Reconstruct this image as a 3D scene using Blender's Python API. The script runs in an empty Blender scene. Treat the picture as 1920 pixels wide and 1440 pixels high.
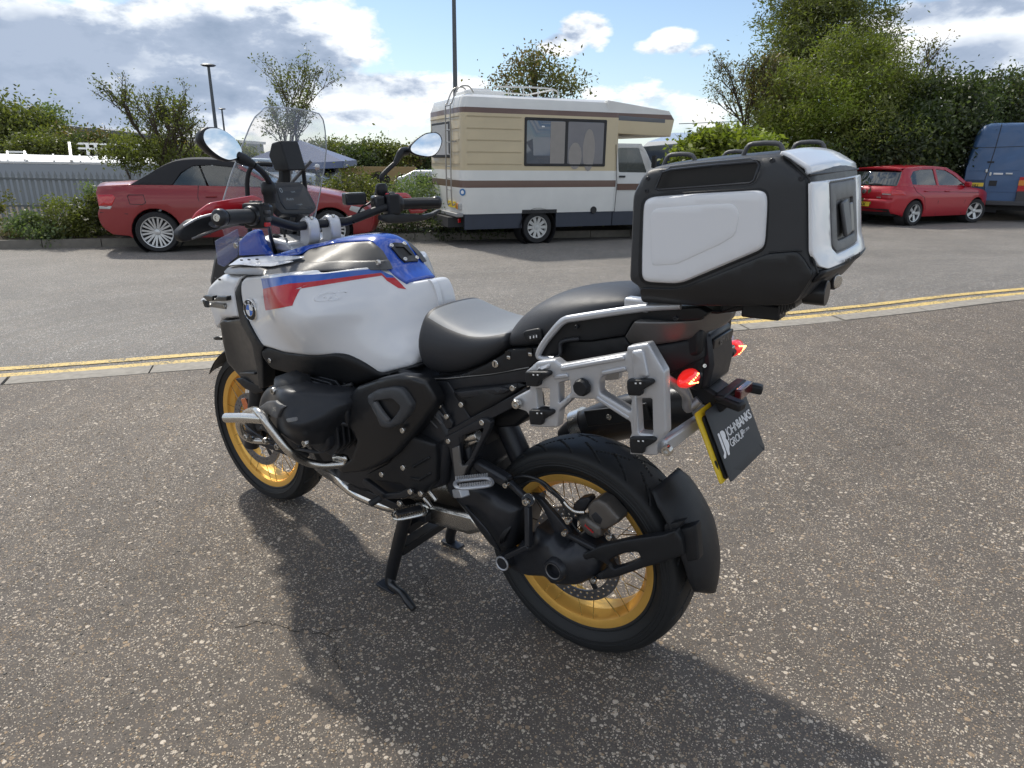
import bpy, bmesh, math, random
import numpy as np
from mathutils import Vector, Matrix, geometry, noise
random.seed(7); np.random.seed(7)
PI = math.pi; rad = math.radians
C = bpy.context.scene.collection
SC = bpy.context.scene

# ------------------------------------------------------------------ camera
FPX = 1264.55
def cam_axes(yaw, pitch, roll):
    cy, sy, cp, sp = math.cos(yaw), math.sin(yaw), math.cos(pitch), math.sin(pitch)
    f = np.array([cy*cp, sy*cp, -sp]); r = np.array([sy, -cy, 0.]); u = np.cross(r, f)
    cr, sr = math.cos(roll), math.sin(roll)
    return cr*r+sr*u, -sr*r+cr*u, f
CB = np.array([-.853457, 1.488246, 1.359549]); AB = cam_axes(-.926945, .323094, -.0219569)   # measured against the motorcycle on its stand
CW = CB.copy(); AW = cam_axes(-.926945, math.atan(420/FPX), rad(.57))                        # measured against the street
def mat4(axes, c):
    r, u, f = axes
    return Matrix(((r[0], u[0], -f[0], c[0]), (r[1], u[1], -f[1], c[1]), (r[2], u[2], -f[2], c[2]), (0, 0, 0, 1)))
MCW = mat4(AW, CW); MB = MCW @ mat4(AB, CB).inverted()      # MB takes motorcycle space to the world
cam = bpy.data.cameras.new('camera'); camo = bpy.data.objects.new('camera', cam); C.objects.link(camo)
camo.matrix_world = MCW
cam.sensor_fit = 'HORIZONTAL'; cam.sensor_width = 36; cam.lens = 36*FPX/1920
cam.clip_start = .05; cam.clip_end = 1500
SC.camera = camo

# ------------------------------------------------------------------ sky, sun, exposure
SUN_EL, SUN_AZ = rad(47), rad(-20)
sunv = Vector((math.cos(SUN_EL)*math.cos(SUN_AZ), math.cos(SUN_EL)*math.sin(SUN_AZ), math.sin(SUN_EL)))
sun = bpy.data.lights.new('sun', 'SUN'); suno = bpy.data.objects.new('sun', sun); C.objects.link(suno)
sun.energy = 3.3; sun.angle = rad(3.0); sun.color = (1, .94, .84)
suno.rotation_euler = (-sunv).to_track_quat('-Z', 'Y').to_euler()
SC.view_settings.view_transform = 'Standard'; SC.view_settings.look = 'None'
SC.view_settings.gamma = 1; SC.view_settings.use_curve_mapping = False
SC.view_settings.exposure = 0.13
def wray(px, py):
    r, u, f = AW
    return (px-960)/FPX*r-(py-720)/FPX*u+f
def far(px, py, D):
    """point seen at (px,py) on the photograph at horizontal forward distance D"""
    d = wray(px, py); fh = np.array([math.cos(-.926945), math.sin(-.926945), 0])
    return Vector(CW+d*(D/(d@fh)))
def ongr(px, py, z=-.16):
    d = wray(px, py); return Vector(CW+d*((z-CW[2])/d[2]))

def build_world():
    w = bpy.data.worlds.new('World'); SC.world = w; w.use_nodes = True
    nt = w.node_tree; nt.nodes.clear(); N = nt.nodes.new; L = nt.links.new
    out = N('ShaderNodeOutputWorld'); bg = N('ShaderNodeBackground'); L(bg.outputs[0], out.inputs[0])
    sky = N('ShaderNodeTexSky'); sky.sky_type = 'NISHITA'; sky.sun_disc = False
    sky.sun_elevation = SUN_EL; sky.sun_rotation = PI/2-SUN_AZ; sky.altitude = 50; sky.air_density = 1.0; sky.dust_density = .3; sky.ozone_density = 2.2
    tc = N('ShaderNodeTexCoord')
    def m(op, a, b=None, c=None, clamp=False):
        n = N('ShaderNodeMath'); n.operation = op; n.use_clamp = clamp
        for i, v in enumerate((a, b, c)):
            if v is None: continue
            if isinstance(v, (int, float)): n.inputs[i].default_value = v
            else: L(v, n.inputs[i])
        return n.outputs[0]
    def vm(op, a, b=None):
        n = N('ShaderNodeVectorMath'); n.operation = op
        for i, v in enumerate((a, b)):
            if v is None: continue
            if isinstance(v, (tuple, list, Vector)): n.inputs[i].default_value = v
            else: L(v, n.inputs[i])
        return n.outputs['Value'] if op in ('DOT_PRODUCT', 'LENGTH') else n.outputs[0]
    D = vm('NORMALIZE', tc.outputs['Generated'])
    def fbm(vec, scale, det, rough, dist=0.):
        n = N('ShaderNodeTexNoise'); n.inputs['Scale'].default_value = scale; n.inputs['Detail'].default_value = det
        n.inputs['Roughness'].default_value = rough; n.inputs['Distortion'].default_value = dist; L(vec, n.inputs['Vector']); return n.outputs[0]
    # clouds named by where they stand: (px,py,half width,half height,weight) turned into sky directions
    blobs = [(140, 90, 330, 90, 1.25), (430, 80, 250, 80, 1.30), (330, 160, 300, 46, 1.0), (640, 80, 110, 110, .66), (720, 165, 190, 38, .80),
             (745, 200, 120, 36, .62), (120, 200, 330, 70, 1.05), (450, 205, 220, 40, .85), (1100, 52, 62, 34, 1.0), (1060, 84, 58, 26, .95), (1122, 82, 36, 26, .75), (1255, 78, 56, 24, 1.0),
             (1212, 88, 44, 20, .8), (1310, 98, 44, 24, .6), (1200, 180, 150, 42, .62), (1150, 215, 170, 30, .5), (1300, 220, 90, 60, .5), (1850, 100, 170, 50, 1.0), (1800, 20, 200, 34, .9), (1760, 120, 110, 60, .8),
             (1900, 170, 160, 40, .8), (300, 262, 500, 30, .50), (700, 235, 160, 30, .42), (560, 20, 70, 60, .5), (500, 150, 230, 50, 1.0), (250, 225, 380, 34, .95), (700, 215, 150, 24, .9)]
    def density(vec, masks):
        f1 = fbm(vec, 3.1, 7, .56, .25); f2 = fbm(vec, 11., 6, .6)
        base = m('ADD', m('MULTIPLY', m('SUBTRACT', f1, .5), 1.5), m('MULTIPLY', m('SUBTRACT', f2, .5), .95))
        return m('ADD', base, masks), f2
    acc = None
    up = Vector((0, 0, 1))
    gacc = None
    for bi, (px, py, rx, ry, wt) in enumerate(blobs):
        d = wray(px, py); d = Vector(d).normalized(); e1 = d.cross(up).normalized(); e2 = e1.cross(d)
        cosv = Vector(AW[2]).dot(d)
        sx = rx/FPX*cosv; sy = ry/FPX*cosv
        a = m('MULTIPLY', vm('DOT_PRODUCT', D, tuple(e1)), 1/sx); b = m('MULTIPLY', vm('DOT_PRODUCT', D, tuple(e2)), 1/sy)
        q = m('ADD', m('MULTIPLY', a, a), m('MULTIPLY', b, b))
        front = m('GREATER_THAN', vm('DOT_PRODUCT', D, tuple(d)), 0)
        v = m('MULTIPLY', m('MULTIPLY', m('EXPONENT', m('MULTIPLY', q, -.9)), wt), front)
        acc = v if acc is None else m('MAXIMUM', acc, v)
        if bi in (0, 1, 2, 4, 6, 7, len(blobs)-1, len(blobs)-2, len(blobs)-3) or px > 1790: gacc = v if gacc is None else m('MAXIMUM', gacc, v)
    # outside the view: broken cloud everywhere
    gen = m('MULTIPLY', m('SUBTRACT', 1., m('MULTIPLY', m('SUBTRACT', vm('DOT_PRODUCT', D, tuple(Vector(wray(960, 120)).normalized())), .62), 4., clamp=True), clamp=True), .52)
    acc = m('MAXIMUM', acc, gen)
    sep = N('ShaderNodeSeparateXYZ'); L(D, sep.inputs[0])
    stretch = N('ShaderNodeMapping'); stretch.inputs['Scale'].default_value = (1, 1, 2.1); L(D, stretch.inputs['Vector'])
    V0 = stretch.outputs[0]
    den, f2 = density(V0, acc)
    off = vm('ADD', V0, (sunv.x*.014, sunv.y*.014, .075))
    den2, _ = density(off, acc)
    cov = m('MULTIPLY', m('SUBTRACT', den, .40), 5.5, clamp=True)
    thick = m('MULTIPLY', m('SUBTRACT', m('ADD', m('MAXIMUM', gacc, m('MULTIPLY', gen, 1.1)), m('MULTIPLY', m('SUBTRACT', fbm(V0, 2.6, 6, .6), .5), 2.0)), .58), 2.0, clamp=True)
    lit = m('ADD', m('MULTIPLY', m('SUBTRACT', den, den2), 2.1), .76, clamp=True)
    shade = m('MULTIPLY', lit, m('SUBTRACT', 1.0, m('MULTIPLY', thick, .60)))
    ramp = N('ShaderNodeValToRGB'); L(shade, ramp.inputs[0]); cr = ramp.color_ramp
    cr.elements[0].position = 0.0; cr.elements[0].color = (.26, .34, .47, 1)
    cr.elements[1].position = .88; cr.elements[1].color = (1.12, 1.11, 1.10, 1)
    e = cr.elements.new(.40); e.color = (.42, .50, .64, 1)
    e = cr.elements.new(.66); e.color = (.80, .86, .94, 1)
    skm = N('ShaderNodeMixRGB'); skm.blend_type = 'MULTIPLY'; skm.inputs[0].default_value = 1; L(sky.outputs[0], skm.inputs[1]); skm.inputs[2].default_value = (.118, .121, .124, 1)
    hz = m('POWER', m('SUBTRACT', 1.0, m('ABSOLUTE', sep.outputs[2]), clamp=True), 9.)
    hm = N('ShaderNodeMixRGB'); L(m('MULTIPLY_ADD', hz, .50, .06), hm.inputs[0]); L(skm.outputs[0], hm.inputs[1]); hm.inputs[2].default_value = (.62, .75, .90, 1)
    mix = N('ShaderNodeMixRGB'); L(cov, mix.inputs[0]); L(hm.outputs[0], mix.inputs[1]); L(ramp.outputs[0], mix.inputs[2])
    L(mix.outputs[0], bg.inputs[0]); bg.inputs[1].default_value = 1.0
build_world()

# ------------------------------------------------------------------ materials
MT = {}
def mat(name, col, rough=.5, metal=0., coat=0., spec=.5, noise_amt=0., noise_scale=40., bump=0., bump_scale=300., trans=0., emit=None, alpha=1., dirt=0., ior=1.45, coatr=.03):
    if name in MT: return MT[name]
    m = bpy.data.materials.new(name); m.use_nodes = True; nt = m.node_tree; b = nt.nodes['Principled BSDF']; N = nt.nodes.new; L = nt.links.new
    b.inputs['Base Color'].default_value = (*col, 1); b.inputs['Roughness'].default_value = rough; b.inputs['Metallic'].default_value = metal
    b.inputs['Coat Weight'].default_value = coat; b.inputs['Coat Roughness'].default_value = coatr; b.inputs['Specular IOR Level'].default_value = spec
    b.inputs['Transmission Weight'].default_value = trans; b.inputs['IOR'].default_value = ior; b.inputs['Alpha'].default_value = alpha
    tc = N('ShaderNodeTexCoord')
    n = N('ShaderNodeTexNoise'); n.inputs['Scale'].default_value = noise_scale; n.inputs['Detail'].default_value = 5; L(tc.outputs['Object'], n.inputs['Vector'])
    if noise_amt > 0 or dirt > 0:
        mp = N('ShaderNodeMapRange'); mp.inputs[3].default_value = 1-noise_amt; mp.inputs[4].default_value = 1+noise_amt; L(n.outputs[0], mp.inputs[0])
        mx = N('ShaderNodeMixRGB'); mx.blend_type = 'MULTIPLY'; mx.inputs[0].default_value = 1; mx.inputs[1].default_value = (*col, 1); L(mp.outputs[0], mx.inputs[2]); L(mx.outputs[0], b.inputs['Base Color'])
        mr = N('ShaderNodeMapRange'); mr.inputs[3].default_value = max(.02, rough-.08); mr.inputs[4].default_value = rough+.1; L(n.outputs[0], mr.inputs[0]); L(mr.outputs[0], b.inputs['Roughness'])
    if bump > 0:
        n2 = N('ShaderNodeTexNoise'); n2.inputs['Scale'].default_value = bump_scale; n2.inputs['Detail'].default_value = 3; L(tc.outputs['Object'], n2.inputs['Vector'])
        bp = N('ShaderNodeBump'); bp.inputs['Strength'].default_value = bump; bp.inputs['Distance'].default_value = .001; L(n2.outputs[0], bp.inputs['Height']); L(bp.outputs[0], b.inputs['Normal'])
    if emit: b.inputs['Emission Color'].default_value = (*emit[0], 1); b.inputs['Emission Strength'].default_value = emit[1]
    MT[name] = m; return m
WHITE = mat('white_paint', (.74, .75, .77), .28, coat=.6)
BLUE = mat('blue_paint', (.012, .07, .42), .22, coat=1)
REDP = mat('red_decal', (.50, .012, .02), .3, coat=.5)
BLUED = mat('blue_decal', (.03, .12, .48), .3, coat=.5)
BLK = mat('black_plastic', (.013, .014, .016), .44, spec=.4, noise_amt=.15, bump=.25, bump_scale=900)
BLK2 = mat('black_gloss', (.011, .012, .014), .34, noise_amt=.1, coat=.2)
BLKM = mat('black_metal', (.026, .028, .033), .33, metal=.25, noise_amt=.2, bump=.15, bump_scale=500)
GREYP = mat('grey_plastic', (.085, .086, .09), .42, noise_amt=.08, bump=.2, bump_scale=900)
GREYM = mat('grey_metallic', (.17, .165, .16), .35, metal=.5, noise_amt=.06)
CASEB = mat('case_black', (.032, .034, .037), .42, noise_amt=.1, bump=.3, bump_scale=1100)
SILV = mat('silver_paint', (.50, .51, .53), .34, metal=.55, noise_amt=.05, bump=.1, bump_scale=500)
STEEL = mat('stainless_steel', (.62, .60, .56), .24, metal=1, noise_amt=.12, noise_scale=15)
CHROME = mat('chrome', (.78, .76, .72), .1, metal=1, noise_amt=.1, noise_scale=20)
GOLD = mat('gold_anodised', (.90, .52, .12), .34, metal=.6, noise_amt=.06)
RUB = mat('tyre_rubber', (.013, .014, .015), .58, noise_amt=.25, noise_scale=30, bump=.3, bump_scale=400)
RUBB = mat('grip_rubber', (.025, .026, .028), .6, bump=.5, bump_scale=600)
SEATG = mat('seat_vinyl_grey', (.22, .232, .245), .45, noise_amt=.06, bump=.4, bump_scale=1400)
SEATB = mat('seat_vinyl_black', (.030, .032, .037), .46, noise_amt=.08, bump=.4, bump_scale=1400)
GLASSC = mat('clear_screen', (.62, .68, .76), .03, coat=1, alpha=.16)
MIRR = mat('mirror_glass', (.86, .88, .90), .015, metal=1)
SCRN = mat('display_glass', (.016, .019, .024), .3, coat=.15)
YEL = mat('yellow_plate', (.72, .50, .02), .4)
REDL = mat('red_lens_lit', (.55, .01, .01), .2, emit=((1, .025, .02), .65), coat=1)
LED = mat('amber_led', (.9, .3, .1), .3, emit=((1, .35, .12), 6.))
REDD = mat('red_reflector', (.10, .012, .014), .18, coat=1, noise_amt=.3)
ORNG = mat('orange_reflector', (.62, .14, .02), .25, coat=1)
REDG = mat('red_guard', (.50, .015, .025), .28, coat=.8)
WTXT = mat('white_print', (.78, .78, .78), .45)
BTXT = mat('black_print', (.01, .01, .01), .45)
EMBB = mat('emblem_blue', (.02, .16, .60), .2, coat=1)
DISC = mat('brake_disc_steel', (.23, .23, .24), .35, metal=.9, noise_amt=.1)
CAL = mat('caliper_grey', (.14, .13, .12), .4, metal=.6)
SMOKE = mat('smoked_plastic', (.16, .20, .42), .05, coat=1, alpha=.38)

# ------------------------------------------------------------------ mesh helpers
def tag(o, label=None, cat=None, group=None, kind=None):
    if label: o['label'] = label
    if cat: o['category'] = cat
    if group: o['group'] = group
    if kind: o['kind'] = kind
    return o
def empty(name, label=None, cat=None, loc=(0, 0, 0), rz=0, group=None):
    o = bpy.data.objects.new(name, None); C.objects.link(o); o.location = loc; o.rotation_euler = (0, 0, rz); o.empty_display_size = .2
    return tag(o, label, cat, group)
def mesh(name, v, f, m, parent=None, smooth=35, bevel=0, seg=2, mats=None, midx=None, sub=0, solid=0):
    me = bpy.data.meshes.new(name); me.from_pydata([tuple(p) for p in v], [], [tuple(int(i) for i in q) for q in f]); me.validate(); me.update()
    for mm in (mats or [m]): me.materials.append(mm)
    if midx is not None and len(midx) == len(me.polygons): me.polygons.foreach_set('material_index', midx)
    if smooth:
        me.polygons.foreach_set('use_smooth', [True]*len(me.polygons)); me.set_sharp_from_angle(angle=rad(smooth))
    o = bpy.data.objects.new(name, me); C.objects.link(o)
    if parent: o.parent = parent
    if solid: s = o.modifiers.new('s', 'SOLIDIFY'); s.thickness = solid; s.offset = -1
    if bevel:
        b = o.modifiers.new('b', 'BEVEL'); b.width = bevel; b.segments = seg; b.limit_method = 'ANGLE'; b.angle_limit = rad(30)
    if sub: s = o.modifiers.new('u', 'SUBSURF'); s.levels = sub; s.render_levels = sub
    return o
def flip(o, me=None):
    me = o.data; me.flip_normals(); return o
def mirror(o, parent=None, name=None):
    """a copy on the other side (y -> -y)"""
    me = o.data.copy(); n = len(me.vertices); a = np.empty(n*3); me.vertices.foreach_get('co', a); a = a.reshape(-1, 3); a[:, 1] *= -1
    me.vertices.foreach_set('co', a.ravel()); me.flip_normals(); me.update()
    c = bpy.data.objects.new(name or o.name.split('.')[0], me); C.objects.link(c); c.parent = parent or o.parent
    for md in o.modifiers:
        k = c.modifiers.new(md.name, md.type)
        for pr in md.bl_rna.properties:
            if not pr.is_readonly and pr.identifier not in ('name',):
                try: setattr(k, pr.identifier, getattr(md, pr.identifier))
                except Exception: pass
    return c
def box_vf(c, s, R=None):
    x, y, z = [q/2 for q in s]
    v = [Vector((i, j, k)) for i in (-x, x) for j in (-y, y) for k in (-z, z)]
    if R is not None: v = [R @ p for p in v]
    v = [p+Vector(c) for p in v]
    return v, [(0, 1, 3, 2), (4, 6, 7, 5), (0, 4, 5, 1), (2, 3, 7, 6), (0, 2, 6, 4), (1, 5, 7, 3)]
def join_vf(parts):
    V, Fc = [], []
    for v, f in parts:
        o = len(V); V += list(v); Fc += [tuple(i+o for i in q) for q in f]
    return V, Fc
def box(name, c, s, m, parent=None, bevel=0, R=None, **k):
    v, f = box_vf(c, s, R); return mesh(name, v, f, m, parent, bevel=bevel, **k)
def catmull(P, n=6, closed=False):
    P = [np.array(p, float) for p in P]; out = []; N_ = len(P)
    rng = range(N_ if closed else N_-1)
    for i in rng:
        g = (lambda k: P[k % N_]) if closed else (lambda k: P[min(max(k, 0), N_-1)])
        p0, p1, p2, p3 = g(i-1), g(i), g(i+1), g(i+2)
        for j in range(n):
            t = j/n; out.append(.5*((2*p1)+(-p0+p2)*t+(2*p0-5*p1+4*p2-p3)*t*t+(-p0+3*p1-3*p2+p3)*t**3))
    if not closed: out.append(P[-1])
    return out
def sweep_vf(P, r, seg=10, caps=True, ell=None):
    P = [Vector(p) for p in P]; n = len(P); rs = r if hasattr(r, '__len__') else [r]*n
    if len(rs) != n: rs = np.interp(np.linspace(0, 1, n), np.linspace(0, 1, len(rs)), rs)
    V, Fc = [], []; T0 = (P[1]-P[0]).normalized(); nrm = T0.orthogonal().normalized()
    if ell is not None: nrm = (Vector(ell[0])-T0*T0.dot(Vector(ell[0]))).normalized()
    for i, p in enumerate(P):
        T = (P[min(i+1, n-1)]-P[max(i-1, 0)]).normalized(); nrm = (nrm-T*T.dot(nrm)).normalized(); bn = T.cross(nrm)
        kx, ky = (1, 1) if ell is None else (1, ell[1])
        for j in range(seg):
            a = 2*PI*j/seg; V.append(p+nrm*math.cos(a)*rs[i]*kx+bn*math.sin(a)*rs[i]*ky)
    for i in range(n-1):
        for j in range(seg):
            a, b = i*seg+j, i*seg+(j+1) % seg; Fc.append((a, b, b+seg, a+seg))
    if caps: Fc.append(tuple(range(seg))[::-1]); Fc.append(tuple((n-1)*seg+j for j in range(seg)))
    return V, Fc
def tube(name, P, r, m, parent=None, seg=10, smooth_path=5, **k):
    ell = k.pop('ell', None)
    Q = catmull(P, smooth_path) if smooth_path and len(P) > 2 else P
    v, f = sweep_vf(Q, r, seg, ell=ell); return mesh(name, v, f, m, parent, smooth=50, **k)
def bar(name, a, b, w, h, m, parent=None, up=(0, 0, 1), bevel=.003, w2=None, h2=None):
    a, b = Vector(a), Vector(b); T = (b-a).normalized(); s = T.cross(Vector(up)).normalized(); u = s.cross(T)
    V = []
    for p, ww, hh in ((a, w, h), (b, w2 or w, h2 or h)):
        for i, j in ((-1, -1), (1, -1), (1, 1), (-1, 1)): V.append(p+s*i*ww/2+u*j*hh/2)
    return mesh(name, V, [(3, 2, 1, 0), (4, 5, 6, 7), (0, 1, 5, 4), (1, 2, 6, 5), (2, 3, 7, 6), (3, 0, 4, 7)], m, parent, bevel=bevel)
def lathe_vf(prof, seg=48, c=(0, 0, 0), axis=(0, 1, 0), closed=False, fn=None):
    ax = Vector(axis).normalized(); e1 = ax.orthogonal().normalized(); e2 = ax.cross(e1); c = Vector(c); V, Fc = [], []; n = len(prof)
    for i in range(seg):
        a = 2*PI*i/seg; d = e1*math.cos(a)+e2*math.sin(a)
        for k, (r, h) in enumerate(prof):
            if fn: r = fn(a, k, r, h)
            V.append(c+d*r+ax*h)
    for i in range(seg):
        for k in range(n if closed else n-1):
            a = i*n+k; b = i*n+(k+1) % n; a2 = ((i+1) % seg)*n+k; b2 = ((i+1) % seg)*n+(k+1) % n
            Fc.append((a, b, b2, a2))
    return V, Fc
def lathe(name, prof, m, parent=None, seg=48, smooth=40, **k):
    kk = {q: k.pop(q) for q in ('c', 'axis', 'closed', 'fn') if q in k}
    v, f = lathe_vf(prof, seg, **kk); return mesh(name, v, f, m, parent, smooth=smooth, **k)
def disc_prof(r, h0, h1, b=.002):
    return [(0.0001, h0), (r-b, h0), (r, h0+b), (r, h1-b), (r-b, h1), (.0001, h1)]
def cyl(name, a, b, r, m, parent=None, seg=20, bev=.0015, **k):
    a, b = Vector(a), Vector(b); L_ = (b-a).length
    return lathe(name, disc_prof(r, 0, L_, min(bev, r*.3)), m, parent, seg=seg, c=a, axis=(b-a), **k)
def surfgrid(name, fn, nu, nv, m, parent=None, th=.004, bevel=0, smooth=40, **k):
    V = [fn(i/(nu-1), j/(nv-1)) for i in range(nu) for j in range(nv)]
    Fc = [(i*nv+j, (i+1)*nv+j, (i+1)*nv+j+1, i*nv+j+1) for i in range(nu-1) for j in range(nv-1)]
    return mesh(name, V, Fc, m, parent, smooth=smooth, solid=th, bevel=bevel, **k)
def loft_vf(secs, closed=True, caps=True):
    n = len(secs[0]); V = [p for s in secs for p in s]; Fc = []
    for i in range(len(secs)-1):
        for j in range(n if closed else n-1):
            a = i*n+j; b = i*n+(j+1) % n; Fc.append((a, b, b+n, a+n))
    if caps: Fc.append(tuple(range(n))[::-1]); Fc.append(tuple((len(secs)-1)*n+j for j in range(n)))
    return V, Fc
def fixn(o):
    bm = bmesh.new(); bm.from_mesh(o.data); bmesh.ops.recalc_face_normals(bm, faces=bm.faces); bm.to_mesh(o.data); bm.free(); return o

# ---- panels: a 2-D outline, triangulated, laid on a curved depth function, with rounded edge and real thickness
def pip(P, poly):
    x, y = P[:, 0], P[:, 1]; ins = np.zeros(len(P), bool); n = len(poly)
    for i in range(n):
        x1, y1 = poly[i]; x2, y2 = poly[(i+1) % n]
        if y1 == y2: continue
        c = ((y1 > y) != (y2 > y)) & (x < (x2-x1)*(y-y1)/(y2-y1)+x1); ins ^= c
    return ins
def pdist(P, polys):
    d = np.full(len(P), 1e9)
    for poly in polys:
        A = np.array(poly); B = np.roll(A, -1, 0)
        for a, b in zip(A, B):
            ab = b-a; t = np.clip(((P-a)@ab)/(ab@ab+1e-12), 0, 1); q = a+t[:, None]*ab; d = np.minimum(d, np.hypot(*(P-q).T))
    return d
def densify(poly, step):
    out = []
    for i in range(len(poly)):
        a, b = np.array(poly[i]), np.array(poly[(i+1) % len(poly)]); n = max(1, int(np.linalg.norm(b-a)/step))
        for k in range(n): out.append(a+(b-a)*k/n)
    return out
def roundc(poly, r):
    """round every corner of a polygon by up to r"""
    out = []; n = len(poly)
    for i in range(n):
        p0, p, p1 = [np.array(poly[k % n], float) for k in (i-1, i, i+1)]
        d0, d1 = np.linalg.norm(p0-p), np.linalg.norm(p1-p); a = min(r, d0*.45); b = min(r, d1*.45)
        if d0 < 1e-6 or d1 < 1e-6: continue
        A, B = p+(p0-p)*a/d0, p+(p1-p)*b/d1
        for t in (0, .33, .67, 1): out.append((1-t)**2*A+2*t*(1-t)*p+t*t*B)
    return out
def plate(name, poly, m, parent=None, w=lambda u, v: 0*u, mp=None, th=.01, r=.004, step=.014, holes=(), rc=.004, flipn=False, smooth=30):
    """poly/holes in (u,v); w(u,v) depth; mp(u,v,w)->xyz"""
    polys = [densify(roundc(q, rc) if rc else [np.array(k, float) for k in q], step) for q in [poly, *holes]]
    A = np.array(polys[0]); lo, hi = A.min(0), A.max(0)
    g = np.stack(np.meshgrid(np.arange(lo[0]+step*.5, hi[0], step), np.arange(lo[1]+step*.5, hi[1], step)), -1).reshape(-1, 2)
    g[:, 0] += (np.round((g[:, 1]-lo[1])/step) % 2)*step*.3
    cand = []
    if r > 0:
        for pl in polys:
            P = np.array(pl); T = np.roll(P, -1, 0)-np.roll(P, 1, 0); Nn = np.stack([-T[:, 1], T[:, 0]], 1); Nn /= np.linalg.norm(Nn, axis=1)[:, None]+1e-9
            for s in (1, -1):
                for fr in (.12, .45, 1.0):
                    Q = P+Nn*s*r*fr; ok = pip(Q, polys[0])
                    for h in polys[1:]: ok &= ~pip(Q, h)
                    Q = Q[ok]
                    if len(Q): cand.append(Q[pdist(Q, polys) > r*fr*.93])
    if len(g):
        ok = pip(g, polys[0])
        for h in polys[1:]: ok &= ~pip(g, h)
        g = g[ok]
        if len(g): cand.append(g[pdist(g, polys) > r+step*.4])
    pts = [tuple(p) for pl in polys for p in pl]; nb = len(pts); edges = []; k = 0
    for pl in polys:
        n = len(pl); edges += [(k+i, k+(i+1) % n) for i in range(n)]; k += n
    for c in cand: pts += [tuple(p) for p in c]
    rv = geometry.delaunay_2d_cdt([Vector(p) for p in pts], edges, [], 0, 1e-7)
    V2 = np.array([tuple(p) for p in rv[0]]); T = np.array([f for f in rv[2] if len(f) == 3])
    cen = V2[T].mean(1); ok = pip(cen, polys[0])
    for h in polys[1:]: ok &= ~pip(cen, h)
    T = T[ok]
    W = w(V2[:, 0], V2[:, 1])+0*V2[:, 0]
    if r > 0:
        d = np.clip(pdist(V2, polys), 0, r); W1 = W-(r-np.sqrt(np.maximum(r*r-(r-d)**2, 0)))
    else: W1 = W
    W0 = W-max(th, r*1.02)
    n = len(V2); Tb = T[:, ::-1]+n
    ec = {}
    for t in T:
        for a, b in ((t[0], t[1]), (t[1], t[2]), (t[2], t[0])): ec[(a, b)] = 1
    side = [(b, a, a+n, b+n) for (a, b) in ec if (b, a) not in ec]
    V3 = [mp(u, v, q) for (u, v), q in zip(V2, W1)]+[mp(u, v, q) for (u, v), q in zip(V2, W0)]
    F3 = [tuple(t) for t in T]+[tuple(t) for t in Tb]+side
    o = mesh(name, V3, F3, m, parent, smooth=smooth)
    if flipn: o.data.flip_normals()
    return o
def tps(pts, reg=1e-4):
    """smooth surface through (u,v)->w control points"""
    P = np.array([p[:2] for p in pts], float); Wv = np.array([p[2] for p in pts], float); n = len(P)
    def K(r2): return .5*r2*np.log(r2+1e-12)
    if n < 4:
        A = np.c_[np.ones(n), P]; co = np.linalg.lstsq(A, Wv, rcond=None)[0]; return lambda u, v: co[0]+co[1]*u+co[2]*v
    D2 = ((P[:, None]-P[None])**2).sum(-1); Km = K(D2)+np.eye(n)*reg; Q = np.c_[np.ones(n), P]
    M_ = np.zeros((n+3, n+3)); M_[:n, :n] = Km; M_[:n, n:] = Q; M_[n:, :n] = Q.T
    s = np.linalg.solve(M_, np.r_[Wv, 0, 0, 0])
    def f(u, v):
        u = np.asarray(u, float); v = np.asarray(v, float); r = s[n]+s[n+1]*u+s[n+2]*v
        for i in range(n): r = r+s[i]*K((u-P[i, 0])**2+(v-P[i, 1])**2)
        return r
    return f
# measured motorcycle outlines: zoom windows on the survey picture -> ray -> point on a plane of the machine
ZW = dict(O=(0, 0, 1), A=(360, 460, .26385), B=(360, 180, .26385), C=(1160, 250, .257), D=(760, 520, .26385), E=(960, 560, .26385), F=(390, 660, .20833), G=(680, 680, .20833), H=(680, 860, .2222), I=(860, 840, .2778), J=(1240, 640, .1945), K=(400, 360, .1875))
def bray(zk, a, b):
    ox, oy, s = ZW[zk]; r, u, f = AB
    return (ox+a*s-960)/FPX*r-(oy+b*s-720)/FPX*u+f
def at(zk, a, b, y):
    d = bray(zk, a, b); return Vector(CB+d*((y-CB[1])/d[1]))
def atx(zk, a, b, x):
    d = bray(zk, a, b); return Vector(CB+d*((x-CB[0])/d[0]))
def atz(zk, a, b, z):
    d = bray(zk, a, b); return Vector(CB+d*((z-CB[2])/d[2]))
def shell(name, zk, out, m, parent, y, holes=(), lift=0., **k):
    """panel on the left flank; y = number, list of (a,b,y) controls, or a function y(x,z)"""
    if isinstance(y, (int, float)): fy = lambda u, v, y=y: 0*np.asarray(u)+y
    elif callable(y): fy = y
    else: fy = tps([(p.x, p.z, q[2]) for q in y for p in [at(zk, q[0], q[1], q[2])]])
    def uv(a, b):
        yy = .2
        for _ in range(12):
            p = at(zk, a, b, yy); yy = .4*yy+.6*(float(fy(p.x, p.z))+lift)
        p = at(zk, a, b, yy); return (p.x, p.z)
    o = plate(name, [uv(*q) for q in out], m, parent, w=lambda u, v: fy(u, v)+lift, mp=lambda u, v, q: (u, q, v), holes=[[uv(*q) for q in h] for h in holes], **k)
    fixn(o); return o
def shellx(name, zk, out, m, parent, x, th=.006, **k):
    """panel square to the machine's length, at station x"""
    pts = [atx(zk, a, b, x) for a, b in out]
    return fixn(plate(name, [(p.y, p.z) for p in pts], m, parent, w=lambda u, v: 0*u, mp=lambda u, v, q: (x-q, u, v), th=th, **k))
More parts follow.
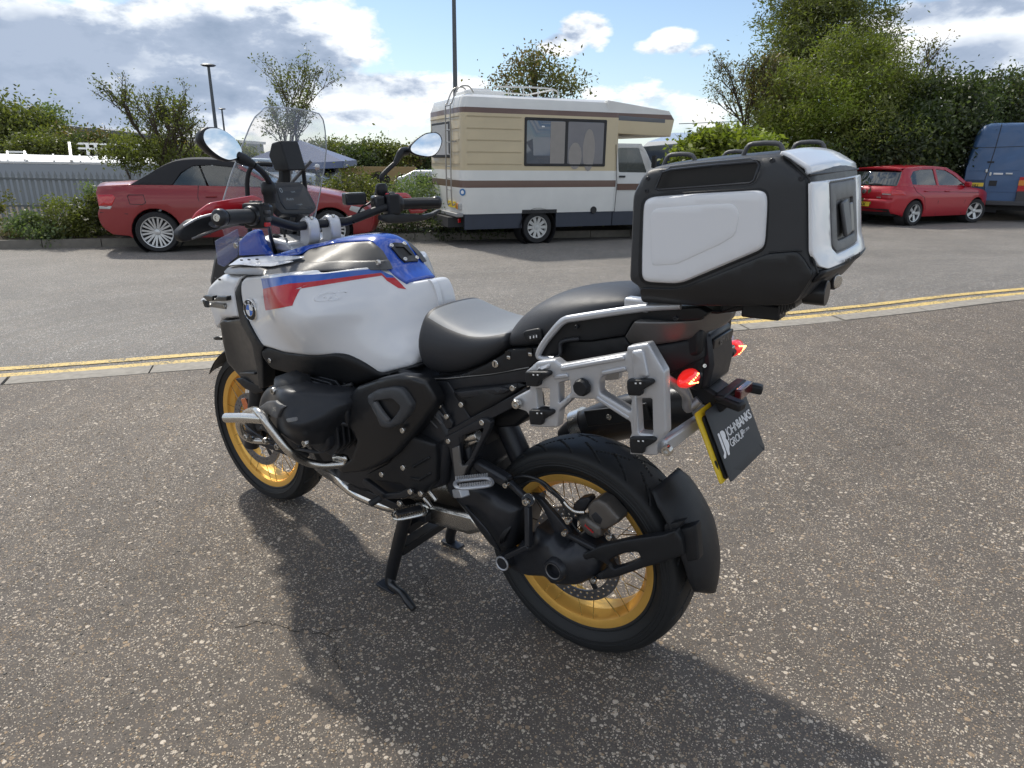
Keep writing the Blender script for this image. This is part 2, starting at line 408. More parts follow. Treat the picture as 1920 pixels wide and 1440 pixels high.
def text(name, s, size, M, m, parent=None, ext=.0006, bold=0., shear=0., align='LEFT', sp=1.0, sx=1.):
    cu = bpy.data.curves.new(name, 'FONT'); cu.body = s; cu.size = size; cu.extrude = ext; cu.offset = bold; cu.shear = shear; cu.align_x = align; cu.space_character = sp; cu.resolution_u = 3
    t = bpy.data.objects.new(name, cu); me = bpy.data.meshes.new_from_object(t); bpy.data.objects.remove(t)
    me.transform(Matrix.Diagonal((sx, 1, 1, 1))); me.transform(M); me.materials.clear(); me.materials.append(m)
    o = bpy.data.objects.new(name, me); C.objects.link(o)
    if parent: o.parent = parent
    return o
def frame(o, X, Y, off=0.):
    X = Vector(X).normalized(); Y = Vector(Y); Y = (Y-X*X.dot(Y)).normalized(); Z = X.cross(Y); o = Vector(o)+Z*off
    return Matrix(((X.x, Y.x, Z.x, o.x), (X.y, Y.y, Z.y, o.y), (X.z, Y.z, Z.z, o.z), (0, 0, 0, 1)))
# ------------------------------------------------------------------ ground
GZ = -.16
def asphalt(name, base, chip, csize, dens, bump=.6):
    m = bpy.data.materials.new(name); m.use_nodes = True; nt = m.node_tree; b = nt.nodes['Principled BSDF']; N = nt.nodes.new; L = nt.links.new
    tc = N('ShaderNodeTexCoord'); P = tc.outputs['Object']
    def nz(s, d=4, r=.6):
        n = N('ShaderNodeTexNoise'); n.inputs['Scale'].default_value = s; n.inputs['Detail'].default_value = d; n.inputs['Roughness'].default_value = r; L(P, n.inputs['Vector']); return n.outputs[0]
    def mr(v, a, b_, c, d):
        n = N('ShaderNodeMapRange'); n.inputs[1].default_value = a; n.inputs[2].default_value = b_; n.inputs[3].default_value = c; n.inputs[4].default_value = d; L(v, n.inputs[0]); return n.outputs[0]
    def mx(f, a, b_, t='MIX'):
        n = N('ShaderNodeMixRGB'); n.blend_type = t
        for i, v in enumerate((f, a, b_)):
            if isinstance(v, (int, float)): n.inputs[i].default_value = v if i == 0 else (v, v, v, 1)
            elif isinstance(v, tuple): n.inputs[i].default_value = (*v, 1)
            else: L(v, n.inputs[i])
        return n.outputs[0]
    def M(op, a, b_=0.):
        n = N('ShaderNodeMath'); n.operation = op
        for i, v in enumerate((a, b_)):
            if isinstance(v, (int, float)): n.inputs[i].default_value = v
            else: L(v, n.inputs[i])
        return n.outputs[0]
    wob = N('ShaderNodeTexNoise'); wob.inputs['Scale'].default_value = 60; L(P, wob.inputs['Vector'])
    add = N('ShaderNodeVectorMath'); add.operation = 'MULTIPLY_ADD'; L(wob.outputs['Color'], add.inputs[0]); add.inputs[1].default_value = (csize*.9,)*3; L(P, add.inputs[2])
    hs = []; col = mx(nz(9, 6), tuple(c*.72 for c in base), tuple(c*1.28 for c in base))
    col = mx(mr(nz(220, 3), .35, .65, 0, 1), col, mx(1., col, 1.75, 'MULTIPLY'))
    for k, (sz, dn) in enumerate(((csize*2.1, dens*.55), (csize, dens), (csize*.55, dens*1.1))):
        v = N('ShaderNodeTexVoronoi'); v.inputs['Scale'].default_value = 1/sz; v.inputs['Randomness'].default_value = 1.; L(add.outputs[0], v.inputs['Vector'])
        sc = N('ShaderNodeSeparateColor'); L(v.outputs['Color'], sc.inputs[0])
        is_ = M('LESS_THAN', sc.outputs[0], M('MULTIPLY', dn, mr(nz(1.3+k, 3), .35, .65, .55, 1.4)))
        rad_ = mr(sc.outputs[1], 0, 1, .22, .46)
        inside = M('MULTIPLY', M('LESS_THAN', v.outputs['Distance'], rad_), is_)
        cr = N('ShaderNodeValToRGB'); L(sc.outputs[2], cr.inputs[0]); e = cr.color_ramp.elements; e[0].color = (*[c*.42 for c in chip], 1); e[1].color = (*[min(1, c*1.35) for c in chip], 1)
        x = e.new(.35); x.color = (chip[0]*.75, chip[1]*.62, chip[2]*.48, 1); x = e.new(.62); x.color = (*chip, 1)
        col = mx(inside, col, cr.outputs[0]); hs.append(M('MULTIPLY', inside, M('SUBTRACT', 1.2, v.outputs['Distance'])))
    st = mr(nz(.55, 6, .62), .3, .7, .82, 1.12); col = mx(1., col, st, 'MULTIPLY')
    L(col, b.inputs['Base Color']); b.inputs['Roughness'].default_value = .78
    L(mr(nz(25), 0, 1, .6, .95), b.inputs['Roughness'])
    h = M('ADD', M('ADD', M('MULTIPLY', hs[0], .8), M('MULTIPLY', hs[1], .6)), M('ADD', M('MULTIPLY', hs[2], .35), M('MULTIPLY', nz(260, 3, .7), .8)))
    bp = N('ShaderNodeBump'); bp.inputs['Strength'].default_value = bump; bp.inputs['Distance'].default_value = csize*.35; L(h, bp.inputs['Height']); L(bp.outputs[0], b.inputs['Normal'])
    return m
ASPH = asphalt('old_tarmac', (.084, .071, .059), (.50, .43, .345), .0082, .44, 1.0)
ROAD = asphalt('road_asphalt', (.105, .099, .091), (.46, .43, .39), .0085, .50, 1.0)
KIN = [(4.434, .113), (3.555, -.89), (2.25, -2.29), (.91, -3.77), (-.07, -5.05), (-.976, -6.378)]; KOUT = [(4.63, .000), (3.74, -1.03), (2.43, -2.44), (1.06, -3.93), (.07, -5.20), (-.84, -6.53)]
def ext(P_, L0=(.66, .75), L1=(-.58, -.815), n=9, st=3.):
    a = [(P_[0][0]+L0[0]*st*k, P_[0][1]+L0[1]*st*k) for k in range(n, 0, -1)]; b = [(P_[-1][0]+L1[0]*st*k, P_[-1][1]+L1[1]*st*k) for k in range(1, n+1)]
    return a+list(P_)+b
def nearz(x, y):
    """height of the parking area (leans very slightly) at world x,y"""
    zx, zy, z0 = NZ; return float(np.clip(z0+zx*x+zy*y, -.16, .2))
p0, p1, p2 = [MB @ Vector(q) for q in ((0, 0, 0), (1, 0, 0), (0, 1, 0))]
nn = (p1-p0).cross(p2-p0); NZ = (-nn.x/nn.z, -nn.y/nn.z, (nn.x*p0.x+nn.y*p0.y)/nn.z+p0.z)
def w2(q, dz=0.): p = MB @ Vector((q[0], q[1], 0)); return Vector((p.x, p.y, nearz(p.x, p.y)+dz))
KI = [np.array(w2(q)) for q in ext(KIN)]; KO = [np.array(w2(q)) for q in ext(KOUT)]
KI = catmull(KI, 10); KO = catmull(KO, 10)
n0 = Vector((.76, -.65, 0)).normalized()
def offs(i, d, dz=0.):
    """a point d metres into the road from the kerb line, on the road surface"""
    p = Vector(KO[i])+n0*d; t = min(max(d/5., 0), 1); t = t*t*(3-2*t); z = (KO[i][2]-.022)*(1-t)+GZ*t
    return Vector((p.x, p.y, z+dz))
ds = [-.05, 0.0, .2, .45, .8, 1.3, 2, 3, 4, 5, 8, 14, 30, 60, 140, 400]
V = [offs(i, d) for i in range(len(KO)) for d in ds]; nv = len(ds)
tag(mesh('road', V, [(i*nv+j, (i+1)*nv+j, (i+1)*nv+j+1, i*nv+j+1) for i in range(len(KO)-1) for j in range(nv-1)], ROAD, smooth=60), kind='structure')
tag(mesh('terrain', [(-700, -900, GZ-.03), (900, -900, GZ-.03), (900, 500, GZ-.03), (-700, 500, GZ-.03)], [(0, 1, 2, 3)], mat('dry_earth', (.12, .11, .08), .95, noise_amt=.4, noise_scale=.5), smooth=0), kind='structure')
# near parking area, a sheet from the kerb back past the camera
V = []; dn = [0, .15, .5, 1, 2, 3, 4.5, 7, 12, 25]
for i in range(len(KI)):
    for d in dn:
        p = Vector(KI[i])-n0*d; V.append(Vector((p.x, p.y, nearz(p.x, p.y))))
nv = len(dn)
tag(mesh('pavement', V, [(i*nv+j, (i+1)*nv+j, (i+1)*nv+j+1, i*nv+j+1) for i in range(len(KI)-1) for j in range(nv-1)], ASPH, smooth=60), kind='structure')
# kerb stones, one by one
CONC = mat('kerb_concrete', (.30, .275, .235), .85, noise_amt=.5, noise_scale=22, bump=.9, bump_scale=120)
kerb = tag(bpy.data.objects.new('kerb', None), kind='structure'); C.objects.link(kerb)
cum = np.r_[0, np.cumsum([np.linalg.norm(np.array(KO[i+1])-KO[i]) for i in range(len(KO)-1)])]
def kat(A, s): k = np.interp(s, cum, np.arange(len(A))); i = int(min(k, len(A)-2)); return Vector(A[i])*(1-(k-i))+Vector(A[i+1])*(k-i)
s = 16.
while s < cum[-1]-10:
    a, b = s+.006, s+.905+random.uniform(-.01, .01); t0, t1 = random.uniform(-.002, .004), random.uniform(-.002, .004); rows = []
    for q, dz in ((a, t0), ((a+b)/2, (t0+t1)/2), (b, t1)):
        i_, o_ = kat(KI, q), kat(KO, q); up = Vector((0, 0, 1)); rows.append([i_-up*.08, i_+up*(.004+dz), i_.lerp(o_, .86)+up*(.004+dz), o_+up*(-.004+dz), o_-up*.09])
    ks = fixn(mesh('kerb_stone', *loft_vf(rows), CONC, kerb, smooth=30)); s += .915
YLW = bpy.data.materials.new('yellow_road_paint'); YLW.use_nodes = True
def paint_mat(m, col, wear=.455):
    nt = m.node_tree; b = nt.nodes['Principled BSDF']; N = nt.nodes.new; L = nt.links.new; tc = N('ShaderNodeTexCoord')
    n = N('ShaderNodeTexNoise'); n.inputs['Scale'].default_value = 45; n.inputs['Detail'].default_value = 8; n.inputs['Roughness'].default_value = .75; L(tc.outputs['Object'], n.inputs['Vector'])
    n2 = N('ShaderNodeTexNoise'); n2.inputs['Scale'].default_value = 3; n2.inputs['Detail'].default_value = 4; L(tc.outputs['Object'], n2.inputs['Vector'])
    ad = N('ShaderNodeMath'); ad.operation = 'MULTIPLY_ADD'; L(n2.outputs[0], ad.inputs[0]); ad.inputs[1].default_value = .3; L(n.outputs[0], ad.inputs[2])
    r = N('ShaderNodeValToRGB'); r.color_ramp.elements[0].position = wear+.12; r.color_ramp.elements[1].position = wear+.2; L(ad.outputs[0], r.inputs[0])
    mx = N('ShaderNodeMixRGB'); mx.inputs[1].default_value = (.13, .12, .10, 1); mx.inputs[2].default_value = (*col, 1); L(r.outputs[0], mx.inputs[0]); L(mx.outputs[0], b.inputs['Base Color']); b.inputs['Roughness'].default_value = .75
    bp = N('ShaderNodeBump'); bp.inputs['Strength'].default_value = .5; bp.inputs['Distance'].default_value = .002; L(n.outputs[0], bp.inputs['Height']); L(bp.outputs[0], b.inputs['Normal'])
paint_mat(YLW, (.68, .49, .17))
for d0, d1 in ((.040, .135), (.225, .32)):
    V = []
    for i in range(len(KO)):
        T = (Vector(KO[min(i+1, len(KO)-1)])-Vector(KO[max(i-1, 0)])).normalized(); nl = Vector((-T.y, T.x, 0)); nl = nl if nl.dot(n0) > 0 else -nl
        for d in (d0, d1): 
            p = Vector(KO[i])+nl*d; dd = nl.dot(n0)*d; q = offs(i, dd); V.append(Vector((p.x, p.y, q.z+.005)))
    tag(mesh('yellow_line', V, [(2*i, 2*i+2, 2*i+3, 2*i+1) for i in range(len(KO)-1)], YLW, smooth=60), kind='structure')
# loose chippings lying in the old tarmac
def stones(n):
    V = np.zeros((n*6, 3)); Fs = np.zeros((n*8, 3), int)
    R_ = np.random.rand
    cx = -1.2+4.6*R_(n); cy = -2.6+4.3*R_(n); base = np.array([w2((x, y)) for x, y in zip(cx, cy)])
    sz = .0022+.0036*R_(n)**2; ang = R_(n)*2*PI; el = .55+.45*R_(n)
    octv = np.array([(1, 0, .0), (0, 1, .0), (-1, 0, 0), (0, -1, 0), (.2, .1, .42), (0, 0, -.6)])
    for k in range(6):
        o = octv[k]+(np.random.rand(n, 3)-.5)*.35*(k != 5); x = o[:, 0]*sz; y = o[:, 1]*sz*el
        V[k::6, 0] = base[:, 0]+x*np.cos(ang)-y*np.sin(ang); V[k::6, 1] = base[:, 1]+x*np.sin(ang)+y*np.cos(ang); V[k::6, 2] = base[:, 2]+o[:, 2]*sz*.9+.0006
    tri = np.array([(0, 1, 4), (1, 2, 4), (2, 3, 4), (3, 0, 4), (1, 0, 5), (2, 1, 5), (3, 2, 5), (0, 3, 5)])
    Fs = (np.arange(n)[:, None, None]*6+tri[None]).reshape(-1, 3); return V, Fs
def npmesh(name, V, Fs, mats, midx=None, smooth=False):
    me = bpy.data.meshes.new(name); nf, k = Fs.shape; me.vertices.add(len(V)); me.vertices.foreach_set('co', np.asarray(V, np.float32).ravel())
    me.loops.add(nf*k); me.loops.foreach_set('vertex_index', Fs.astype(np.int32).ravel()); me.polygons.add(nf); me.polygons.foreach_set('loop_start', np.arange(0, nf*k, k, dtype=np.int32))
    for m in mats: me.materials.append(m)
    if midx is not None: me.polygons.foreach_set('material_index', midx.astype(np.int32))
    if smooth: me.polygons.foreach_set('use_smooth', [True]*nf)
    me.update(); me.validate(); o = bpy.data.objects.new(name, me); C.objects.link(o); return o
SV, SF = stones(42000)
tag(npmesh('loose_chippings', SV, SF, [mat('chip_pale', (.46, .40, .31), .7), mat('chip_buff', (.34, .25, .16), .8), mat('chip_grey', (.15, .14, .125), .8)], np.repeat(np.random.choice(3, 42000, p=[.55, .2, .25]), 8)), kind='stuff')
# cracks in the tarmac
CRK = mat('crack_dirt', (.035, .030, .024), .95, noise_amt=.3)
def crack(pts, w=.004):
    P_ = []
    for a, b in zip(pts, pts[1:]):
        for k in range(8): P_.append(Vector(a).lerp(Vector(b), k/8)+Vector((random.gauss(0, .006), random.gauss(0, .006))))
    V = []
    for i, p in enumerate(P_):
        T = (P_[min(i+1, len(P_)-1)]-P_[max(i-1, 0)]).normalized(); n = Vector((-T.y, T.x)); ww = w*random.uniform(.25, 1)
        for s in (-1, 1): q = p+n*s*ww*.5; V.append(w2((q.x, q.y), .0012))
    return V, [(2*i, 2*i+2, 2*i+3, 2*i+1) for i in range(len(P_)-1)]
def gp(px, py):
    r, u, f = AB; d = (px-960)/FPX*r-(py-720)/FPX*u+f; p = CB+d*(-CB[2]/d[2]); return (p[0], p[1])
cv = [crack([gp(*q) for q in L_], w) for L_, w in (([(440, 1178), (490, 1166), (520, 1172), (560, 1184), (620, 1188), (660, 1172)], .0035), ([(620, 1188), (632, 1210), (625, 1240), (640, 1262)], .003), ([(786, 1065), (800, 1090), (812, 1120)], .004),
    ([(1700, 830), (1600, 850), (1560, 868)], .003))]
tag(mesh('cracks', *join_vf(cv), CRK, smooth=0), kind='structure')

# ------------------------------------------------------------------ foliage
def leafmat(name, col, tr=.35):
    m = bpy.data.materials.new(name); m.use_nodes = True; nt = m.node_tree; N = nt.nodes.new; L = nt.links.new; b = nt.nodes['Principled BSDF']; out = nt.nodes['Material Output']
    tc = N('ShaderNodeTexCoord'); n = N('ShaderNodeTexNoise'); n.inputs['Scale'].default_value = 1.6; n.inputs['Detail'].default_value = 4; L(tc.outputs['Object'], n.inputs['Vector'])
    r = N('ShaderNodeMapRange'); r.inputs[1].default_value = .3; r.inputs[2].default_value = .7; r.inputs[3].default_value = .55; r.inputs[4].default_value = 1.5; L(n.outputs[0], r.inputs[0])
    mx = N('ShaderNodeMixRGB'); mx.blend_type = 'MULTIPLY'; mx.inputs[0].default_value = 1; mx.inputs[1].default_value = (*col, 1); L(r.outputs[0], mx.inputs[2])
    L(mx.outputs[0], b.inputs['Base Color']); b.inputs['Roughness'].default_value = .5; b.inputs['Specular IOR Level'].default_value = .35
    t = N('ShaderNodeBsdfTranslucent'); mt = N('ShaderNodeMixRGB'); mt.blend_type = 'MULTIPLY'; mt.inputs[0].default_value = 1; L(mx.outputs[0], mt.inputs[1]); mt.inputs[2].default_value = (1.5, 1.7, .6, 1); L(mt.outputs[0], t.inputs[0])
    ms = N('ShaderNodeMixShader'); ms.inputs[0].default_value = tr; L(b.outputs[0], ms.inputs[1]); L(t.outputs[0], ms.inputs[2]); L(ms.outputs[0], out.inputs[0]); return m
LG = dict(mid=[leafmat('leaf_mid_a', (.12, .135, .040)), leafmat('leaf_mid_b', (.155, .165, .055)), leafmat('leaf_mid_c', (.075, .088, .030))],
          dark=[leafmat('leaf_dark_a', (.055, .075, .032)), leafmat('leaf_dark_b', (.075, .095, .042)), leafmat('leaf_dark_c', (.042, .055, .025))],
          bright=[leafmat('leaf_bright_a', (.17, .21, .035)), leafmat('leaf_bright_b', (.22, .25, .05)), leafmat('leaf_bright_c', (.115, .135, .032))],
          olive=[leafmat('leaf_olive_a', (.13, .12, .045)), leafmat('leaf_olive_b', (.09, .10, .035)), leafmat('leaf_olive_c', (.16, .115, .06))],
          pale=[leafmat('leaf_pale_a', (.15, .19, .10)), leafmat('leaf_pale_b', (.11, .15, .07)), leafmat('leaf_pale_c', (.19, .21, .13))])
BARK = mat('bark', (.10, .08, .06), .9, noise_amt=.3, noise_scale=12)
def leaves_np(cen, size, asp=.5, droop=0.):
    n = len(cen); a = np.random.normal(size=(n, 3)); a /= np.linalg.norm(a, axis=1)[:, None]; a[:, 2] = a[:, 2]*(1-droop)-droop; a /= np.linalg.norm(a, axis=1)[:, None]+1e-9
    b = np.random.normal(size=(n, 3)); b -= a*(a*b).sum(1)[:, None]; b /= np.linalg.norm(b, axis=1)[:, None]+1e-9
    s = size*(.6+.8*np.random.rand(n))[:, None]
    V = np.empty((n*4, 3)); V[0::4] = cen-a*s*.5; V[1::4] = cen+b*s*asp*.5; V[2::4] = cen+a*s*.5; V[3::4] = cen-b*s*asp*.5
    return V, (np.arange(n)[:, None]*4+np.arange(4)[None])
def clumps(ells, nclump, per, cr, hollow=.55):
    """ells: (centre, (rx,ry,rz)); clump centres nearer the surface, leaves gaussian about them"""
    out = []; vol = np.array([r[0]*r[1]*r[2] for c, r in ells])**(2/3.); vol /= vol.sum()
    for (c, r), w_ in zip(ells, vol):
        k = max(2, int(nclump*w_)); d = np.random.normal(size=(k, 3)); d /= np.linalg.norm(d, axis=1)[:, None]; rr = hollow+(1.03-hollow)*np.random.rand(k)**.6
        cc = np.array(c)+d*rr[:, None]*np.array(r)
        szs = cr*(.5+np.random.rand(k)); m = (per*(.4+1.2*np.random.rand(k))).astype(int)
        for q, s_, mm in zip(cc, szs, m): out.append(q+np.random.normal(size=(mm, 3))*s_*np.array([1, 1, .75]))
    P_ = np.concatenate(out); return P_[P_[:, 2] > GZ]
def foliage(name, parent, ells, nclump, per, cr, size, kind, asp=.5, droop=0., hollow=.55):
    P_ = clumps(ells, nclump, per, cr, hollow); V, Fs = leaves_np(P_, size, asp, droop); ms = LG[kind] if isinstance(kind, str) else kind
    key = (np.sin(P_[:, 0]*1.7+P_[:, 2]*2.3)+np.sin(P_[:, 1]*2.1)+np.random.normal(size=len(P_))*.9); mi = np.digitize(key, [-.5, .9])
    o = npmesh(name, V, Fs, ms, mi); o.parent = parent; return o
def treething(name, label, cat, base, ells, nclump, per, cr, size, kind, group=None, trunk=True, tr=.12, **k):
    t = empty(name, label, cat, group=group)
    if trunk:
        top = Vector(ells[0][0]); b = Vector(base); parts = [sweep_vf([b, b.lerp(top, .5)+Vector((.05, .03, 0)), top], [tr, tr*.7, tr*.3], 8)]
        for c, r in ells:
            for q in range(3):
                e = Vector(c)+Vector((random.uniform(-.7, .7)*r[0], random.uniform(-.7, .7)*r[1], random.uniform(-.3, .8)*r[2])); st = b.lerp(top, random.uniform(.3, .7)); parts.append(sweep_vf([st, st.lerp(e, .5)+Vector((0, 0, .1)), e], [tr*.4, tr*.25, tr*.08], 6))
        mesh('trunk', *join_vf(parts), BARK, t, smooth=60)
    foliage('crown', t, ells, nclump, per, cr, size, kind, **k); return t
def E(px, py, rx, ry, D, dr=None):
    """an ellipsoid of foliage seen at a place, of that apparent size, at distance D"""
    p = far(px, py, D); return (tuple(p), (rx*D/FPX, (dr or rx*D/FPX), ry*D/FPX))
def ground_below(p): return Vector((p[0], p[1], GZ))
# sparse young trees with visible branching
def sparse(name, label, base, ht, lean, seed, nl, size, kind, group=None, spread=.55, lv=5, r0=.05, cl=.16):
    rnd = random.Random(seed); t = empty(name, label, 'tree', group=group); parts = []; tips = []
    def grow(p, d, L_, r, k):
        q = p+d*L_*.5+Vector([rnd.gauss(0, .03*L_) for _ in range(3)]); e = p+d*L_+Vector([rnd.gauss(0, .05*L_) for _ in range(3)])
        parts.append(sweep_vf([p, q, e], [r, r*.85, r*.65], 5 if k > 1 else 7, caps=False))
        if k >= 2: tips.extend([q, e])
        if k >= lv: tips.append(e); return
        for i in range(3 if k else 4):
            a = rnd.uniform(0, 2*PI); s_ = spread*rnd.uniform(.5, 1.3); nd = (d+Vector((math.cos(a)*s_, math.sin(a)*s_, rnd.uniform(-.1, .35)))).normalized()
            grow(p.lerp(e, rnd.uniform(.45, 1) if k < 2 else rnd.uniform(.3, 1)), nd, L_*rnd.uniform(.55, .82), r*.62, k+1)
    grow(Vector(base), Vector(lean).normalized(), ht*.36, r0, 0)
    mesh('trunk', *join_vf(parts), BARK, t, smooth=60)
    T_ = np.array([tuple(q) for q in tips]); P_ = T_[np.random.randint(len(T_), size=nl)]+np.random.normal(size=(nl, 3))*cl
    V, Fs = leaves_np(P_, size, .45); o = npmesh('crown', V, Fs, LG[kind], np.random.randint(3, size=nl)); o.parent = t; return t

# far kerb and planting bed
fk = [ongr(-700, 480), ongr(0, 467), ongr(190, 463.5), ongr(753, 452), ongr(902, 449)]; dl = (fk[-1]-fk[1]).normalized(); fk = [fk[1]-dl*14]+[fk[1]+dl*t for t in (0, 2, 4, 6, 8, 9.5, 11, 12.2)]
fkn = Vector((dl.y, -dl.x, 0)); fkn = fkn if fkn.dot(Vector(AW[2])) > 0 else -fkn
fkerb = tag(bpy.data.objects.new('far_kerb', None), kind='structure'); C.objects.link(fkerb)
CONC2 = mat('far_kerb_concrete', (.19, .175, .15), .9, noise_amt=.35, noise_scale=9)
q0 = fk[0]; Lk = (fk[-1]-fk[0]).length; s = 0
kv, kf = box_vf((.4575, .06, .065), (.900, .12, .15)); kme = bpy.data.meshes.new('kerb_stone'); kme.from_pydata([tuple(p) for p in kv], [], kf); kme.materials.append(CONC2)
ang = math.atan2(dl.y, dl.x)
while s < Lk:
    o = bpy.data.objects.new('kerb_stone', kme); C.objects.link(o); o.parent = fkerb; p = q0+dl*s; sy = 1 if Vector((-math.sin(ang), math.cos(ang), 0)).dot(fkn) > 0 else -1
    o.matrix_local = Matrix.Translation((p.x, p.y, GZ+random.uniform(-.004, .004))) @ Matrix.Rotation(ang, 4, 'Z') @ Matrix.Diagonal((1, sy, 1, 1)); s += .915
V = []
for s in np.linspace(0, Lk, 40):
    for d, z in ((.115, -.03), (.5, 0.0), (1.5, .05), (3., .02), (6, -.05), (40, -.1)): p = q0+dl*s+fkn*d; V.append(Vector((p.x, p.y, z+random.uniform(-.02, .02))))
tag(mesh('planting_bed', V, [(i*6+j, (i+1)*6+j, (i+1)*6+j+1, i*6+j+1) for i in range(39) for j in range(5)], mat('bark_mulch', (.075, .06, .042), .95, noise_amt=.5, noise_scale=8, bump=.8, bump_scale=60), smooth=60), kind='structure')
gpos = []
for _ in range(2600):
    p = q0+dl*random.uniform(0, Lk)+fkn*random.uniform(.12, 2.2); gpos.append((p.x, p.y, .03+random.uniform(0, .06)))
V, Fs = leaves_np(np.array(gpos), .09, .3); tag(npmesh('ground_cover', V, Fs, LG['olive'], np.random.randint(3, size=len(gpos))), kind='stuff')

vg = []
for px in np.linspace(900, 2500, 26):
    for D_, z_ in ((19.9 if px > 1300 else 15.5, GZ-.01), (20.3 if px > 1300 else 15.8, -.02), (24, .05), (40, 0)): p = far(px, 330, D_*(1+.02*math.sin(px*.01))); vg.append(Vector((p.x, p.y, z_)))
tag(mesh('verge', vg, [(i*4+j, (i+1)*4+j, (i+1)*4+j+1, i*4+j+1) for i in range(25) for j in range(3)], MT['bark_mulch'], smooth=60), kind='structure')
# shrubs of the hedge line (left to right)
def shrub(label, ells, n, per, kind, size=.055, cr=.13, group='shrubs planted behind the far kerb', **k):
    treething('shrub', label, 'shrub', ground_below(ells[0][0]), ells, n, per, cr, size, kind, group=group, tr=.03, **k)
shrub('rounded yellow-green shrub cut by the left edge of the photo', [E(-18, 406, 42, 54, 12.0), E(-60, 420, 50, 45, 12.4)], 60, 75, 'olive', cr=.09)
shrub('low grey-green shrub between the rounded shrub and the clipped hedge block', [E(62, 426, 32, 26, 12.2), E(85, 440, 24, 16, 11.9)], 50, 60, 'pale', size=.06, cr=.08)
shrub('clipped dense hedge block just behind the boot of the red convertible', [E(122, 408, 36, 40, 12.2), E(162, 407, 36, 42, 12.3), E(205, 406, 40, 38, 12.6)], 120, 80, 'mid', cr=.07)
shrub('tall thin grey shrub in front of the palisade fence', [E(176, 365, 12, 18, 12.6)], 10, 40, 'pale', size=.05, cr=.06)
shrub('leafy shrub seen over the bonnet of the red convertible', [E(650, 362, 42, 32, 14.2), E(700, 372, 40, 30, 14.0), E(615, 378, 40, 34, 14.3)], 110, 80, 'mid')
shrub('pale feathery shrub beside the rear corner of the motorhome', [E(775, 368, 36, 34, 14.2), E(820, 374, 34, 36, 14.2), E(740, 382, 28, 30, 14.3)], 90, 80, 'pale')
shrub('dark low shrub under the handlebar between the convertible and the motorhome', [E(745, 412, 50, 24, 13.6), E(820, 415, 60, 24, 13.6), E(900, 418, 60, 20, 13.9)], 70, 60, 'dark')

# palisade fence, every pale a part
GALV = mat('galvanised_steel', (.15, .165, .17), .5, metal=.3, noise_amt=.15)
pf = empty('palisade_fence', 'grey galvanised palisade fence of pointed pales at the far left', 'fence')
a, b = far(-60, 318, 15.4), far(420, 327, 16.2); npale = 44
pv = [(-.034, 0, 0), (.034, 0, 0), (.034, 0, .93), (0, 0, 1.0), (-.034, 0, .93)]; V = [Vector(p) for p in pv]+[Vector((p[0], .012, p[2])) for p in pv]
pme = bpy.data.meshes.new('pale'); pme.from_pydata([tuple(p) for p in V], [], [(0, 1, 2, 3, 4), (9, 8, 7, 6, 5), (0, 5, 6, 1), (1, 6, 7, 2), (2, 7, 8, 3), (3, 8, 9, 4), (4, 9, 5, 0)]); pme.materials.append(mat('pale_grey_steel', (.24, .26, .265), .5, metal=.2, noise_amt=.15))
fd = (b-a); fa = math.atan2(fd.y, fd.x)
for i in range(npale):
    p = a.lerp(b, i/(npale-1)); h = p.z-GZ+.1; o = bpy.data.objects.new('pale', pme); C.objects.link(o); o.parent = pf; o.matrix_local = Matrix.Translation((p.x, p.y, GZ-.1)) @ Matrix.Rotation(fa, 4, 'Z') @ Matrix.Diagonal((1, 1, h, 1))
for dz in (.17, .75): bar('rail', a-Vector((0, 0, dz)), b-Vector((0, 0, dz)), .045, .045, GALV, pf, bevel=0)
# white shed with a lean-to roof behind it
SHW = mat('shed_wall', (.36, .39, .42), .6, noise_amt=.06, noise_scale=2); SHR = mat('shed_roof_white', (.80, .80, .78), .45, noise_amt=.08, noise_scale=3)
sh = empty('shed', 'long low shed with a grey wall and bright white roof behind the palisade fence', 'shed')
r0, r1 = far(-160, 300, 20), far(300, 306, 22.5); r2, r3 = far(-160, 284, 24), far(300, 296, 26.5); up = Vector((0, 0, 1))
def quadbox(name, a, b, c, d, th, m, parent, **k):
    n = (b-a).cross(d-a).normalized()*th; V = [a, b, c, d]+[q-n for q in (a, b, c, d)]; return fixn(mesh(name, V, [(0, 1, 2, 3), (7, 6, 5, 4), (0, 4, 5, 1), (1, 5, 6, 2), (2, 6, 7, 3), (3, 7, 4, 0)], m, parent, **k))
quadbox('roof', r0+Vector((0, 0, .0)), r1, r3, r2, .06, SHR, sh, smooth=0)
quadbox('wall', Vector((r0.x, r0.y, GZ)), Vector((r1.x, r1.y, GZ)), r1-up*.07, r0-up*.07, .1, SHW, sh, smooth=0)
for t in np.linspace(.1, .98, 9): bar('roof_seam', r0.lerp(r1, t)+up*.02, r2.lerp(r3, t)+up*.02, .05, .05, SHR, sh, bevel=0)
for i in range(14): pz = r0.lerp(r1, (i+.5)/14); bar('wall_joint', Vector((pz.x, pz.y, GZ))-Vector(AW[2])*.02, pz-up*.08-Vector(AW[2])*.02, .02, .02, GALV, sh, bevel=0)
rl = empty('roof_railing', 'white guard railing standing on the shed roof', 'railing')
for px in (163, 178): bar('post', far(px, 268, 24), far(px+3, 292, 24), .07, .07, SHR, rl, bevel=0)
for py in (269, 278): bar('rail', far(147, py, 24), far(262, py+3, 24.6), .06, .06, SHR, rl, bevel=0)
rf = empty('roof_frame', 'low white tubular frame on the shed roof near the left edge', 'railing')
for px in (14, 46): bar('post', far(px, 284, 21.5), far(px, 300, 21), .05, .05, SHR, rf, bevel=0)
bar('rail', far(12, 284.5, 21.5), far(48, 285, 21.5), .05, .05, SHR, rf, bevel=0)
